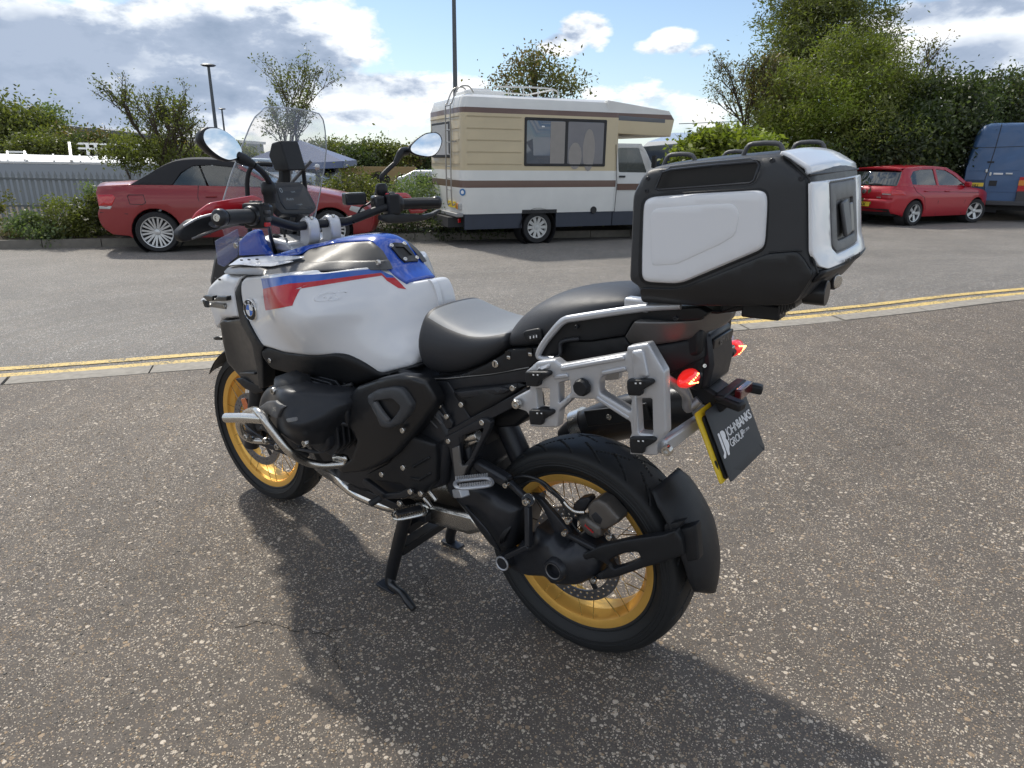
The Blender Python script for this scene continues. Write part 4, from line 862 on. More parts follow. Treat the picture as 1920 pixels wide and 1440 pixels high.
# lower skirts either side of the wheel arch
NAVY = mat('skirt_navy', (.035, .042, .060), .5, noise_amt=.2, noise_scale=6)
ws_ = zs['wb']; sk = ml_(1000, 1090)[1]
for x0_, x1_ in ((xr+.05, xa0), (xa1, xc+.0), (xc+.02, xc+1.9)): box('skirt', ((x0_+x1_)/2, .05, (ws_+sk)/2-.003), (x1_-x0_, .06, ws_-sk), NAVY, mo); box('skirt', ((x0_+x1_)/2, MWD-.05, (ws_+sk)/2-.003), (x1_-x0_, .06, ws_-sk), NAVY, mo)
v, f = lathe_vf([(.37, -.02), (.37, .35)], 28, c=(0, 0, .30)); ar = fixn(mesh('wheel_arch', *join_vf([(v, f), box_vf(((xa0+xa1)/2, .14, (ws_+zar)/2), (xa1-xa0, .30, zar-ws_+.0))]), TRIM, mo))
box('underbody', ((xr+xc)/2+.4, MWD/2, .42), (xc-xr+1.2, MWD-.5, .18), CINT, mo)
AP = mat('wheel_cover', (.52, .52, .50), .4, metal=.3)
wbm = ml_(1190, 1100, .1)[0]
for cx in (0, max(2.6, wbm+.55)):
    for y_, s_ in ((.12, -1), (MWD-.12, 1)): cwheel(mo, cx, y_, .305, .19, .20, 10, s_, m=AP, wide=.062)
# windows
def mside(nm, poly, m, yoff=-.008, th=.02, **k):
    o_ = plate(nm, poly, m, k.pop('parent', mo), w=lambda u, v: 0*u-yoff, mp=lambda u, v, q: (u, -q, v), th=th, **{**dict(r=.004, step=.3, rc=.03), **k}); return fixn(o_)
wq = [ml_(a, b) for a, b in ((752, 330), (1322, 362), (1308, 684), (752, 670))]; x0_, x1_ = wq[0][0], wq[1][0]; z0_, z1_ = wq[3][1], wq[0][1]; xm = ml_(1040, 500)[0]
def rect(a, b, c, d): return [(a, c), (b, c), (b, d), (a, d)]
wf = mside('side_window', rect(x0_, x1_, z0_, z1_), TRIM, -.012, holes=[rect(x0_+.045, xm-.025, z0_+.045, z1_-.05), rect(xm+.03, x1_-.05, z0_+.045, z1_-.05)])
MG = mat('motorhome_glass', (.07, .09, .12), .04, coat=1, spec=.9); mside('window_glass', rect(x0_+.04, x1_-.045, z0_+.04, z1_-.045), MG, -.004, th=.006, parent=wf, rc=0)
xcu = ml_(930, 500)[0]; NET = mat('net_curtain', (.30, .28, .26), .8, noise_amt=.12, noise_scale=8); mside('curtain', rect(xcu, xm-.03, z0_+.05, z1_-.06), NET, -.0065, th=.002, parent=wf, rc=0, r=0); NET2 = mat('window_blind', (.17, .165, .175), .5, coat=.6, noise_amt=.25, noise_scale=2.2); mside('blind', rect(xm+.035, x1_-.055, z0_+.05, z1_-.055), NET2, -.0065, th=.002, parent=wf, rc=0, r=0)
for a, b, w_, h_ in ((1100, 600, .14, .24), (1195, 560, .13, .38)):   # pale oval mats showing in the window
    u, v = ml_(a, b); o_ = mside('window_mat', [(u+w_*math.cos(k)*1., v+h_*math.sin(k)) for k in np.linspace(0, 2*PI, 20)[:-1]], NET, -.0085, th=.002, parent=wf, rc=0, r=0)
u, v = ml_(880, 396); mside('sticker', rect(u-.03, u+.03, v-.01, v+.012), WTXT, -.0075, th=.001, parent=wf, rc=0, r=0)
for zz in (320, 405, 487, 570, 655):
    a, b = ml_(345, zz), ml_(730, zz+(8 if zz < 600 else 10)); zc = a[1]; mesh('panel_groove', *box_vf(((xr+.10+b[0])/2, -.002, zc), (b[0]-xr-.10, .012, .012)), mat('groove_cream', (.40, .33, .21), .5), mo); mesh('panel_groove', *box_vf((xr-.002, MWD/2, zc), (.012, MWD-.25, .012)), mat('groove_cream', (.40, .33, .21), .5), mo)
# luton over the cab
lt = [ml_(a, b) for a, b in ((1355, 445), (1770, 467), (1797, 350), (1762, 288), (1340, 212), (1100, 196))]
zt_ = zs['top']; lz = lambda x, q: q
n_ = 6; lp = [(xc-.2, lt[0][1]), (lt[0][0]+.02, lt[0][1]), (lt[1][0], lt[1][1]), (lt[2][0], lt[2][1]), (lt[3][0], lt[3][1]), (lt[4][0], min(zt_, lt[4][1])), (xc-.2, zt_-.02)]
def lsec(y, ins): c_ = np.mean(lp, axis=0); return [Vector((c_[0]+(x-c_[0])*(1-ins), y, c_[1]+(z-c_[1])*(1-ins*1.0))) for x, z in lp]
fixn(mesh('luton', *loft_vf([lsec(.02, .05), lsec(-.0+.03, .015), lsec(.045, 0), lsec(MWD-.045, 0), lsec(MWD-.03, .015), lsec(MWD-.02, .05)]), mhp, mo, smooth=25))
u0, v0 = ml_(1408, 323); u1, v1 = ml_(1728, 366); mside('roof_strip', [(u0, v0-.075), (u1, v1-.015), (u1, v1+.055), (u0, v0+.01)], mat('strip_grey', (.13, .14, .15), .5), -.02 if False else .016, th=.01, rc=0)
# cab: door with window, pillar, windscreen
CABW = mat('cab_white', (.60, .60, .58), .4, coat=.4, noise_amt=.05, noise_scale=3); yc_ = .10
cab = [ml_(a, b, yc_) for a, b in ((1370, 1000), (1378, 512), (1560, 515), (1592, 560), (1650, 690), (1900, 720), (2060, 800), (2080, 1005))]
win = [ml_(a, b, yc_) for a, b in ((1400, 545), (1405, 712), (1600, 715), (1545, 545))]
cb = fixn(plate('cab_side', cab, CABW, mo, w=lambda u, v: 0*u-yc_, mp=lambda u, v, q: (u, -q, v), th=.04, r=.012, step=.3, rc=.03, holes=[win]))
o_ = mirror(cb); o_.data.transform(Matrix.Translation((0, MWD, 0)))
fixn(plate('cab_window', [ml_(a, b, yc_) for a, b in ((1395, 538), (1400, 718), (1608, 720), (1550, 538))], CGL, mo, w=lambda u, v: 0*u-yc_-.012, mp=lambda u, v, q: (u, -q, v), th=.005, r=0, step=.4, rc=0))
fixn(mesh('cab_shell', *loft_vf([[Vector((x, y, z)) for x, z in cab[4:]+[cab[0]]] for y in (yc_+.03, MWD-yc_-.03)]), CABW, mo, smooth=20)); 
wsb = ml_(1650, 690, yc_); wst = ml_(1570, 515, yc_); V = [Vector((wsb[0], y, wsb[1])) for y in (yc_, MWD-yc_)]+[Vector((wst[0], y, wst[1])) for y in (MWD-yc_-.05, yc_+.05)]; quadbox('windscreen', V[0], V[1], V[2], V[3], .01, CGL, mo, smooth=0)
box('cab_interior', ((cab[0][0]+wsb[0])/2, MWD/2, wsb[1]-.2), (wsb[0]-cab[0][0]-.1, MWD-.5, .35), CINT, mo); NETC = mat('cab_curtain', (.45, .45, .42), .8); bx = ml_(1440, 620, .2); box('cab_curtain', (bx[0], .22, bx[1]-.02), (.16, .02, .5), NETC, mo)
tube('steering_wheel', [(ml_(1530, 690, .5)[0]+.18*math.cos(a)*.3, .55+.18*math.sin(a), ml_(1530, 690, .5)[1]+.17*math.cos(a)) for a in np.linspace(0, 2*PI, 16)], .012, TRIM, mo, smooth_path=0)
u, v = ml_(1425, 742, yc_); box('door_handle', (u, yc_-.015, v), (.14, .03, .035), TRIM, mo, bevel=.01); u, v = ml_(1645, 640, 0); box('door_mirror', (u, yc_-.12, v), (.05, .14, .24), TRIM, mo, bevel=.02)
u0, v0 = ml_(1392, 792, yc_); u1, v1 = ml_(1900, 800, yc_); fixn(plate('cab_stripe', [(u0, v0-.12), (u1, v0-.12), (u1, v0), (u0, v0)], mat('stripe_brown', BRN, .5), mo, w=lambda u, v: 0*u-yc_+.014, mp=lambda u, v, q: (u, -q, v), th=.004, r=0, rc=0, step=.4))
tube('door_gap', [(ml_(a, b)[0], -.003, ml_(a, b)[1]) for a, b in ((1385, 520), (1390, 800), (1372, 990))], .006, TRIM, mo, seg=5, smooth_path=0)
u, v = ml_(1229, 974); lathe('vent', [(.001, .004), (.055, .004), (.062, .012), (.07, .0)], TRIM, mo, seg=24, c=(u, 0, v), axis=(0, -1, 0))
# rear face: window, ladder, lamps, badge
zr0, zr1 = ml_(330, 612)[1], ml_(330, 345)[1]; rwf = box('rear_window', (xr-.012, 1.18, (zr0+zr1)/2), (.03, 1.15, zr1-zr0), TRIM, mo, bevel=.02); box('window_glass', (xr-.024, 1.18, (zr0+zr1)/2), (.014, 1.03, zr1-zr0-.10), mat('pale_blind', (.55, .56, .57), .3, coat=.8), rwf)
LAD = mat('ladder_steel', (.35, .34, .32), .35, metal=.8); ld = None
lzt = zs['top']+.10; lx = xr-.09
for y_ in (.34, .62):
    o_ = tube('ladder_rail', [(lx+.06, y_, zs['wb']+.18), (lx, y_, zs['wb']+.28), (lx, y_, zs['ts0']), (lx+.04, y_, zs['ts1']+.1), (lx+.16, y_, lzt), (lx+.34, y_, lzt+.04), (lx+.44, y_, lzt-.06)], .013, LAD, ld or mo, seg=8)
for z in np.linspace(zs['wb']+.42, zs['ts1']+.05, 8): cyl('ladder_rung', (lx, .34, z), (lx, .62, z), .010, LAD, mo, seg=8)
for z in (zs['bg']+.5,): cyl('ladder_bracket', (lx, .34, z), (xr+.02, .30, z), .01, LAD, mo, seg=8)
for y_, m_ in ((.12, LCL), (.24, LAM), (MWD-.18, LAM)): box('tail_lamp', (xr-.01, y_, zs['wb']+.14), (.05, .10, .11), m_, mo, bevel=.01)
mpl = box('number_plate', (xr-.02, .55, zs['wb']+.16), (.012, .42, .11), PLY, mo); box('fog_lamp', (xr+.02, .28, zs['wb']-.12), (.06, .09, .08), LRD, mo, bevel=.01)
box('rear_bumper', (xr-.03, MWD/2, zs['wb']-.01), (.14, MWD-.1, .07), mat('bumper_grey', (.25, .25, .25), .5), mo, bevel=.015)
u, v = ml_(287, 852); bdg = lathe('round_sticker', [(.001, .003), (.06, .003), (.062, 0)], HB, mo, seg=24, c=(xr+.02, .045, v), axis=(-.75, -.66, 0)); lathe('sticker_centre', [(.001, .004), (.032, .004)], WTXT, bdg, seg=20, c=(xr+.02, .045, v), axis=(-.75, -.66, 0))
# roof vent and roof rail
box('roof_vent', (ml_(550, 150)[0], .8, zs['top']+.05), (.75, .6, .10), SHR, mo, bevel=.03); box('roof_vent', (ml_(550, 130)[0]-.05, .8, zs['top']+.11), (.4, .45, .05), SHR, mo, bevel=.02)
RLM = mat('rail_white', (.65, .65, .63), .4); xa, xb = ml_(620, 130)[0], ml_(1040, 140)[0]
for y_ in (.35, 1.6): tube('roof_rail', [(xa-.1, y_, zs['top']+.12), (xa+.1, y_, zs['top']+.16), (xb-.1, y_, zs['top']+.16), (xb, y_, zs['top'])], .014, RLM, mo, seg=6)
for x in np.linspace(xa+.2, xb-.1, 4): cyl('roof_rail_post', (x, .35, zs['top']-.05), (x, .35, zs['top']+.16), .011, RLM, mo, seg=6)
cyl('roof_rail_crossbar', (xb-.1, .35, zs['top']+.15), (xb-.1, 1.6, zs['top']+.15), .012, RLM, mo, seg=6)

# blue van, its rear towards us ------------------------------------------------
vn = empty('parked_van', 'faded blue high-roof van seen from behind, cut by the right edge of the photo', 'van'); VD = 20.2
vb0 = far(1797, 383, VD); vdir = (RH*1.0+FH*(-.56)).normalized(); vb0 = Vector((vb0.x, vb0.y, GZ)); vfw = Vector((-vdir.y, vdir.x, 0)); vfw = vfw if vfw.dot(FH) > 0 else -vfw
VM = Matrix(((vfw.x, -vdir.x, 0, vb0.x), (vfw.y, -vdir.y, 0, vb0.y), (0, 0, 1, vb0.z), (0, 0, 0, 1))); vn.matrix_world = VM
def vl(a, b, x=0.):
    d = wray(1560+a*.1875, 180+b*.1875); o_ = CW; nv_ = np.array(vfw); org = np.array(vb0)+nv_*x; t = ((org-o_)@nv_)/(d@nv_); p = VM.inverted() @ Vector(o_+d*t); return (p.y, p.z)
VBL = mat('van_blue', (.055, .115, .235), .42, coat=.3, noise_amt=.22, noise_scale=2.5); vt = vl(1700, 268)[1]; vbz = vl(1600, 1050)[1]; vw = 2.1
secs = []
for x_, zt2, ins in ((0, vt-.10, .10), (.03, vt-.04, .05), (.10, vt, .02), (3.6, vt, .02), (4.2, vt-.5, .04), (5.0, vt-1.5, .05), (5.3, vt-1.8, .12)):
    secs.append([Vector((x_, -y, z)) for y, z in ((.0+ins*.3, vbz), (-.0+ins*.2, vbz+.9), (.10+ins, zt2-.25), (.22+ins, zt2-.06), (.40, zt2), (vw-.40, zt2), (vw-.22-ins, zt2-.06), (vw-.10-ins, zt2-.25), (vw-ins*.2, vbz+.9), (vw-ins*.3, vbz))])
fixn(mesh('body', *loft_vf(secs), VBL, vn, smooth=35))
def vstrip(nm, pts, r=.009, m=TRIM): return tube(nm, [(-.006, vl(a, b)[0], vl(a, b)[1]) for a, b in pts], r, m, vn, seg=5, smooth_path=0)
vstrip('door_gap', [(1700, 280), (1640, 500), (1590, 660), (1560, 750), (1530, 830), (1520, 1040)]); vstrip('panel_gap', [(1330, 512), (1600, 514), (1920, 502)], .006); vstrip('panel_gap', [(1340, 750), (1880, 745)], .004, VBL); vstrip('panel_gap', [(1340, 955), (1860, 962)], .005, VBL)
def vbox(nm, a, b, w_, h_, m, d=.02): y, z = vl(a, b); return box(nm, (-.01, y, z), (d, w_, h_), m, vn, bevel=.005)
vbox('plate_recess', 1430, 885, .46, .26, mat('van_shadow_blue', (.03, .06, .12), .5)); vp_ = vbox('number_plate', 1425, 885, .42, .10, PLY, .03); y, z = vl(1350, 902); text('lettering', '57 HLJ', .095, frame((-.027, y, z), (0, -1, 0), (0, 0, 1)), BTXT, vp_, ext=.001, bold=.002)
vbox('door_lock', 1588, 660, .16, .04, TRIM); vbox('sticker', 1662, 778, .22, .05, WTXT); vbox('door_handle', 1770, 776, .16, .045, ALLOY, .05); vbox('latch', 1545, 748, .05, .09, ALLOY, .04); vbox('latch', 1583, 780, .05, .09, ALLOY, .04); vbox('door_handle', 1608, 872, .18, .14, TRIM)
tl = vbox('tail_light', 1905, 890, .20, .42, LRD, .05); vbox('indicator', 1905, 870, .19, .14, LAM, .06)
y, z = vl(1600, 1060); box('bumper', (-.06, -.95, z-.02), (.16, 1.9, .12), mat('bumper_dark', (.06, .06, .065), .6), vn, bevel=.02); vbox('bumper_corner', 1910, 1010, .34, .30, mat('bumper_dark', (.06, .06, .065), .6), .12)
for x_ in (.9, 4.4):
    for y_, s_ in ((-.14, 1), (-vw+.14, -1)): cwheel(vn, x_, y_, .34, .22, .21, 8, s_)
box('chassis', (2.6, -vw/2, .42), (4.8, 1.3, .25), CINT, vn); box('exhaust_box', (.4, -.8, .30), (.5, .3, .15), CINT, vn)

# things in the car park beyond --------------------------------------------------
gz_ = empty('gazebo', 'blue-grey canopy gazebo seen through the motorcycle windscreen', 'gazebo'); CAN = mat('canopy_blue', (.12, .15, .25), .6, noise_amt=.08, noise_scale=3)
ap = far(560, 262, 30); e = [far(430, 312, 31), far(643, 302, 27.5), far(668, 300, 36), far(478, 304, 39)]
ap.z += .0
mesh('canopy', [ap, *e], [(0, 1, 2), (0, 2, 3), (0, 3, 4), (0, 4, 1)], CAN, gz_, smooth=0, solid=.03)
for i in range(4):
    a, b = e[i], e[(i+1) % 4]; V = [a, b, b-up*.25, a-up*.25]; mesh('valance', V, [(0, 1, 2, 3)], CAN, gz_, smooth=0, solid=.02); bar('post', a, Vector((a.x, a.y, GZ)), .07, .07, GALV, gz_, bevel=0)
# tan low building with arched openings
tn = empty('arcade_wall', 'long tan wall with dark arched openings beyond the hedge', 'wall'); TAN = mat('tan_render', (.40, .28, .13), .8, noise_amt=.1, noise_scale=1)
a, b = far(596, 312, 34), far(780, 313, 36); wd = (b-a); Lw = math.hypot(wd.x, wd.y); wdn = Vector((wd.x, wd.y, 0)).normalized(); hh = a.z-GZ
def archh(c, r): return [(c+r*math.cos(t), hh-.55-.0+r*math.sin(t)*.95-.25) for t in np.linspace(0, PI, 12)]+[(c-r, .05), (c+r, .05)]
fixn(plate('wall', [(0, 0), (Lw, 0), (Lw, hh), (0, hh)], TAN, tn, w=lambda u, v: 0*u, mp=lambda u, v, q: Vector((a.x, a.y, GZ))+wdn*u+up*v+FH*q, th=.4, r=0, step=.6, rc=0, holes=[archh(Lw*.12, .62), archh(Lw*.62, .62), archh(Lw*.88, .5)]))
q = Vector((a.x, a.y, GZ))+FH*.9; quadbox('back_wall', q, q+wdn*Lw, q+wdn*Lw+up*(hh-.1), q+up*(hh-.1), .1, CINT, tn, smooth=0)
# parked vans and cars far off: one simple but complete car body each
def farcar(label, px, D, col, hd, sc=1., van=False):
    g = far(px, 330, D); S = dict(gs); S['paint'] = paint('far_'+label.replace(' ', '_')[:14], col); S['steer'] = 0
    S['patch'] = []; S['lines'] = []; S['handles'] = []
    S['cabin'] = [(n, p, S['paint'], h) for n, p, m, h in gs['cabin']]; S['decks'] = [(n, p, S['paint'] if m is RED2 else m, b_) for n, p, m, b_ in gs['decks']]
    t_, _ = car('parked_car', label, 'car', Vector((g.x, g.y, GZ)), hd, sc, S); t_['group'] = 'cars in the car park beyond the hedge'
farcar('silver car in the car park just left of the tan arcade wall', 572, 33, (.55, .56, .57), -FH+RH*.15); farcar('white hatchback seen under the gazebo through the motorcycle windscreen', 520, 36, (.72, .72, .71), RH*1.0+FH*.2); farcar('pale blue car seen through the windows of the soft-top car', 440, 27, (.40, .48, .55), RH+FH*.1)
farcar('light grey car behind the soft-top car beside the gazebo post', 352, 25, (.45, .46, .47), RH+FH*.3)
mv = empty('parked_van', 'silver van roof showing over the hedge beside the motorhome', 'van'); a = far(742, 336, 21); MV = Matrix(((RH.x, FH.x, 0, a.x), (RH.y, FH.y, 0, a.y), (0, 0, 1, GZ), (0, 0, 0, 1))); mv.matrix_world = MV
hv = far(760, 319, 21).z-GZ; SLV = paint('van_silver', (.50, .53, .56)); pr = [(0, .3), (4.6, .3), (4.6, 1.2), (4.2, hv-.02), (.55, hv), (.25, hv-.15), (.02, 1.0)]
fixn(mesh('body', [Vector((x, y, z)) for y in (0, 1.8) for x, z in pr], [tuple(range(7)), tuple(range(7, 14))[::-1]]+[(i, i+7, (i+1) % 7+7, (i+1) % 7) for i in range(7)], SLV, mv, bevel=.08, seg=3)); box('side_window', (2.2, -.01, hv-.33), (3.2, .03, .34), CGD, mv, bevel=.02)
for x_ in (.8, 3.8): cwheel(mv, x_, .1, .31, .2, .2, 6, -1)
# a person by the arcade, only head and shoulders above the hedge
def person(label, base, hgt, coat, hdir):
    t = empty('person', label, 'person'); J = dict(pel=(0, 0, .53), sp=(0, 0, .68), ch=(0, 0, .80), nk=(0, 0, .855), hd=(.01, 0, .93), sl=(0, .105, .81), el=(.01, .14, .64), wl=(.05, .13, .50), sr=(0, -.105, .81), er=(.01, -.14, .64), wr=(.05, -.13, .50), hl=(0, .055, .51), kl=(.01, .06, .28), al=(0, .06, .04), tl=(.08, .065, .02), hr=(0, -.055, .51), kr=(.01, -.06, .28), ar=(0, -.06, .04), t2=(.08, -.065, .02))
    ks = list(J); ed = [('pel', 'sp'), ('sp', 'ch'), ('ch', 'nk'), ('nk', 'hd'), ('ch', 'sl'), ('sl', 'el'), ('el', 'wl'), ('ch', 'sr'), ('sr', 'er'), ('er', 'wr'), ('pel', 'hl'), ('hl', 'kl'), ('kl', 'al'), ('al', 'tl'), ('pel', 'hr'), ('hr', 'kr'), ('kr', 'ar'), ('ar', 't2')]
    R_ = dict(pel=.085, sp=.08, ch=.095, nk=.035, hd=.058, sl=.05, el=.032, wl=.024, sr=.05, er=.032, wr=.024, hl=.06, kl=.042, al=.028, tl=.022, hr=.06, kr=.042, ar=.028, t2=.022)
    me = bpy.data.meshes.new('body'); me.from_pydata([tuple(c*hgt for c in J[k]) for k in ks], [(ks.index(a), ks.index(b)) for a, b in ed], []); o = bpy.data.objects.new('body', me); C.objects.link(o); o.parent = t
    o.modifiers.new('k', 'SKIN'); 
    for i, k in enumerate(ks): me.skin_vertices[0].data[i].radius = (R_[k]*hgt*.9, R_[k]*hgt*.9)
    me.skin_vertices[0].data[0].use_root = True; s_ = o.modifiers.new('s', 'SUBSURF'); s_.levels = s_.render_levels = 1; me.materials.append(coat)
    hc_ = Vector(J['hd'])*hgt; sk = mat('skin', (.45, .28, .21), .55)
    v, f = lathe_vf([(.001, -.115), (.05, -.10), (.072, -.04), (.078, .02), (.062, .08), (.001, .11)], 14, c=hc_+Vector((.004, 0, .0)), axis=(0, 0, 1)); mesh('head', v, f, sk, t, smooth=80)
    v, f = lathe_vf([(.082, .01), (.082, .04), (.066, .10), (.001, .125)], 14, c=hc_, axis=(0, 0, 1)); mesh('hat', *join_vf([(v, f), box_vf(hc_+Vector((.09, 0, .035)), (.09, .12, .012))]), WTXT, t, smooth=80)
    t.location = base; t.rotation_euler = (0, 0, math.atan2(hdir.y, hdir.x)); return t
pb = far(597, 330, 24); person('person in dark clothing and a white cap standing beyond the hedge', Vector((pb.x, pb.y, GZ)), 1.72*(far(597, 309, 24).z-GZ)/1.72, mat('dark_coat', (.02, .022, .03), .8), -RH)
# ------------------------------------------------------------------ the motorcycle
bike = empty('motorcycle', 'white adventure motorcycle with blue and red stripes, gold spoked wheels and a large top box', 'motorcycle')
bike.matrix_world = MB
def bolt(p, n=(0, 1, 0), r=.006, parent=None, m=None, h=.004):
    p = Vector(p); n = Vector(n).normalized()
    v, f = lathe_vf([(r*.45, h*.4), (r*.5, h), (r*.85, h), (r, h*.6), (r, -.004)], 12, c=p, axis=n); v2, f2 = lathe_vf([(.0001, h*.35), (r*.45, h*.35)], 12, c=p, axis=n)
    return mesh('bolt', *join_vf([(v, f), (v2, f2)]), m or STEEL, parent or bike)
def bolts(zk, L_, y, **k):
    for a, b in L_: bolt(at(zk, a, b, y), **k)

# wheels -----------------------------------------------------------
def wheel(cx, cz, ro, w, rr, rw, grooves, nsp=20):
    h = w/2; hr = rw/2
    rimp = [(rr, hr+.006), (rr, hr+.001), (rr-.016, hr-.004), (rr-.020, hr*.72), (rr-.036, hr*.45), (rr-.038, 0), (rr-.036, -hr*.45), (rr-.020, -hr*.72), (rr-.016, -hr+.004), (rr, -hr-.001), (rr, -hr-.006),
            (rr-.005, -hr-.006), (rr-.023, -hr), (rr-.027, -hr*.74), (rr-.042, -hr*.47), (rr-.044, 0), (rr-.042, hr*.47), (rr-.027, hr*.74), (rr-.023, hr), (rr-.005, hr+.006)]
    rim = lathe('wheel', rimp, GOLD, bike, seg=96, c=(cx, 0, cz), closed=True, smooth=30)
    pr = [(rr-.012, hr-.002), (rr+.002, hr+.009), (rr+.006, hr+.0095), (rr+.007, hr+.0075), (rr+.02, h*.93), (rr+.030, h*.975), (rr+.031, h*.985+.001), (rr+.033, h*.985), (rr+.045, h), (ro-.045, h), (ro-.044, h+.0012), (ro-.042, h*.995), (ro-.034, h*.99)]
    K = 56
    for i in range(K+1):
        a = PI/2*(1-2*i/K); pr.append((ro-.032+.032*math.cos(a)**.75 if math.cos(a) > 1e-6 else ro-.032, h*.96*math.sin(a)))
    pr += [(ro-.03, -h*.985), (rr+.045, -h), (rr+.02, -h*.93), (rr+.002, -hr-.009), (rr-.012, -hr+.002)]
    def fn(a, k, r, hh):
        t = abs(hh)/h
        if r < ro-.0315: return r
        s = a*ro/.088; side = 1 if hh > 0 else -1
        ph = (s+side*.25+t*1.4*(1 if grooves else .8)) % 1.
        if .20 < t < .84 and abs(ph-.5) < .036: return r-.006
        ph2 = (s*.5+side*.3-t*1.1) % 1.
        if .04 < t < .5 and abs(ph2-.5) < .019: return r-.005
        return r
    lathe('tyre', pr, RUB, rim, seg=860, c=(cx, 0, cz), smooth=28, fn=fn)
    hub = lathe('hub', [(.02, .055), (.05, .05), (.052, .04), (.035, .03), (.03, 0), (.035, -.03), (.052, -.04), (.05, -.05), (.02, -.055)], BLKM, rim, c=(cx, 0, cz), seg=32)
    v, f = sweep_vf([(0, 0, 0), (0, 0, 1)], .0016, 6); spm = bpy.data.meshes.new('spoke'); spm.from_pydata([tuple(p) for p in v], [], f); spm.materials.append(CHROME); spm.polygons.foreach_set('use_smooth', [True]*len(spm.polygons))
    nip, nf = sweep_vf([(0, 0, 0), (0, 0, .02)], .0034, 6)
    for i in range(nsp):
        for sd in (1, -1):
            for cr in (1, -1):
                a = 2*PI*(i+.25*sd+.12*cr)/nsp; b = a+cr*.95
                p = Vector((cx+math.cos(a)*(rr-.010), sd*(hr-.003), cz+math.sin(a)*(rr-.010))); q = Vector((cx+math.cos(b)*.05, sd*.042, cz+math.sin(b)*.05))
                if (i+(cr > 0)) % 2 == 0 and nsp > 16 and False: continue
                s = bpy.data.objects.new('spoke', spm); C.objects.link(s); s.parent = rim; d = q-p
                s.matrix_local = Matrix.Translation(p) @ d.to_track_quat('Z', 'Y').to_matrix().to_4x4() @ Matrix.Diagonal((1, 1, d.length, 1))
    for i in range(nsp*2):
        a = 2*PI*(i+.3)/(nsp*2)
        bolt((cx+math.cos(a)*(rr-.0105), hr+.0005, cz+math.sin(a)*(rr-.0105)), (math.cos(a)*.2, 1, math.sin(a)*.2), .0028, rim, BLKM, .003) if i % 2 == 0 else None
    return rim
RC = (0, 0, .3025); FC = (1.534, 0, .3253)
rw = wheel(0, RC[2], .319, .170, .236, .118, 1, 10); fw = wheel(1.534, FC[2], .3253, .120, .259, .084, 0, 10)
def brake_disc(cx, y, cz, ro, ri, parent, nm='brake_disc'):
    def w(u, v): return 0*u+y
    n = 90; o = []
    out = [(cx+ro*math.cos(2*PI*i/n), cz+ro*math.sin(2*PI*i/n)) for i in range(n)]; hs = [[(cx+ri*math.cos(2*PI*i/40), cz+ri*math.sin(2*PI*i/40)) for i in range(40)]]
    for i in range(36):
        for j, rr_ in enumerate((ri+(ro-ri)*.28, ri+(ro-ri)*.72)):
            a = 2*PI*(i+.5*j)/36; hs.append([(cx+rr_*math.cos(a)+.0042*math.cos(t), cz+rr_*math.sin(a)+.0042*math.sin(t)) for t in (0, 1.05, 2.1, 3.14, 4.19, 5.24)])
    return plate(nm, out, DISC, parent, w=w, mp=lambda u, v, q: (u, q, v), th=.005, r=0, step=.03, holes=hs, rc=0)
fixn(brake_disc(0, .075, RC[2], .1425, .112, rw)); fixn(brake_disc(1.534, .062, FC[2], .155, .122, fw)); fixn(brake_disc(1.534, -.057, FC[2], .155, .122, fw))
for cx, y, cz, r_, p_ in ((0, .072, RC[2], .115, rw), (1.534, .059, FC[2], .125, fw)):
    for i in range(5):
        a = 2*PI*i/5; bar('disc_carrier', (cx+.03*math.cos(a), y, cz+.03*math.sin(a)), (cx+r_*math.cos(a+.3), y, cz+r_*math.sin(a+.3)), .018, .006, BLKM, p_, up=(0, 1, 0))

# forks, front end ----------------------------------------------------
for s in (1, -1):
    lo = Vector((1.534-.02, s*.098, .30)); hi = Vector((1.19, s*.10, 1.10)); d = (hi-lo).normalized()
    tube('fork_leg', [lo+d*-.03, lo+d*.30], .031, BLKM, bike, seg=20); tube('fork_tube', [lo+d*.28, lo+d*.86], .0275, BLK2, bike, seg=20)
    cyl('fork_axle_clamp', lo+Vector((0, -s*.03, .02)), lo+Vector((0, s*.012, .02)), .03, BLKM, bike)
    cal = bar('front_brake_caliper', lo+Vector((-.03, -s*.012, .19)), lo+Vector((-.09, -s*.012, .06)), .05, .055, BLKM, bike, up=(0, 1, 0), bevel=.008)
cyl('front_axle', (1.534, -.12, FC[2]), (1.534, .12, FC[2]), .014, STEEL, bike)
p = at('F', 335, 470, .115); box('side_reflector', p, (.035, .006, .05), ORNG, bike, bevel=.003, R=Matrix.Rotation(rad(20), 3, 'Y'))
# front mudguard over the wheel
def mg(u, v):
    a = rad(35)+u*rad(120); y = (v-.5)*.15; r = .355-abs(v-.5)**2*.10
    return (1.534+math.cos(a)*r, y, .33+math.sin(a)*r)
surfgrid('front_mudguard', mg, 30, 11, BLK, bike, th=.003)
# steering head and yokes
box('steering_head', (1.23, 0, .98), (.10, .07, .22), BLKM, bike, bevel=.02, R=Matrix.Rotation(rad(-26), 3, 'Y'))
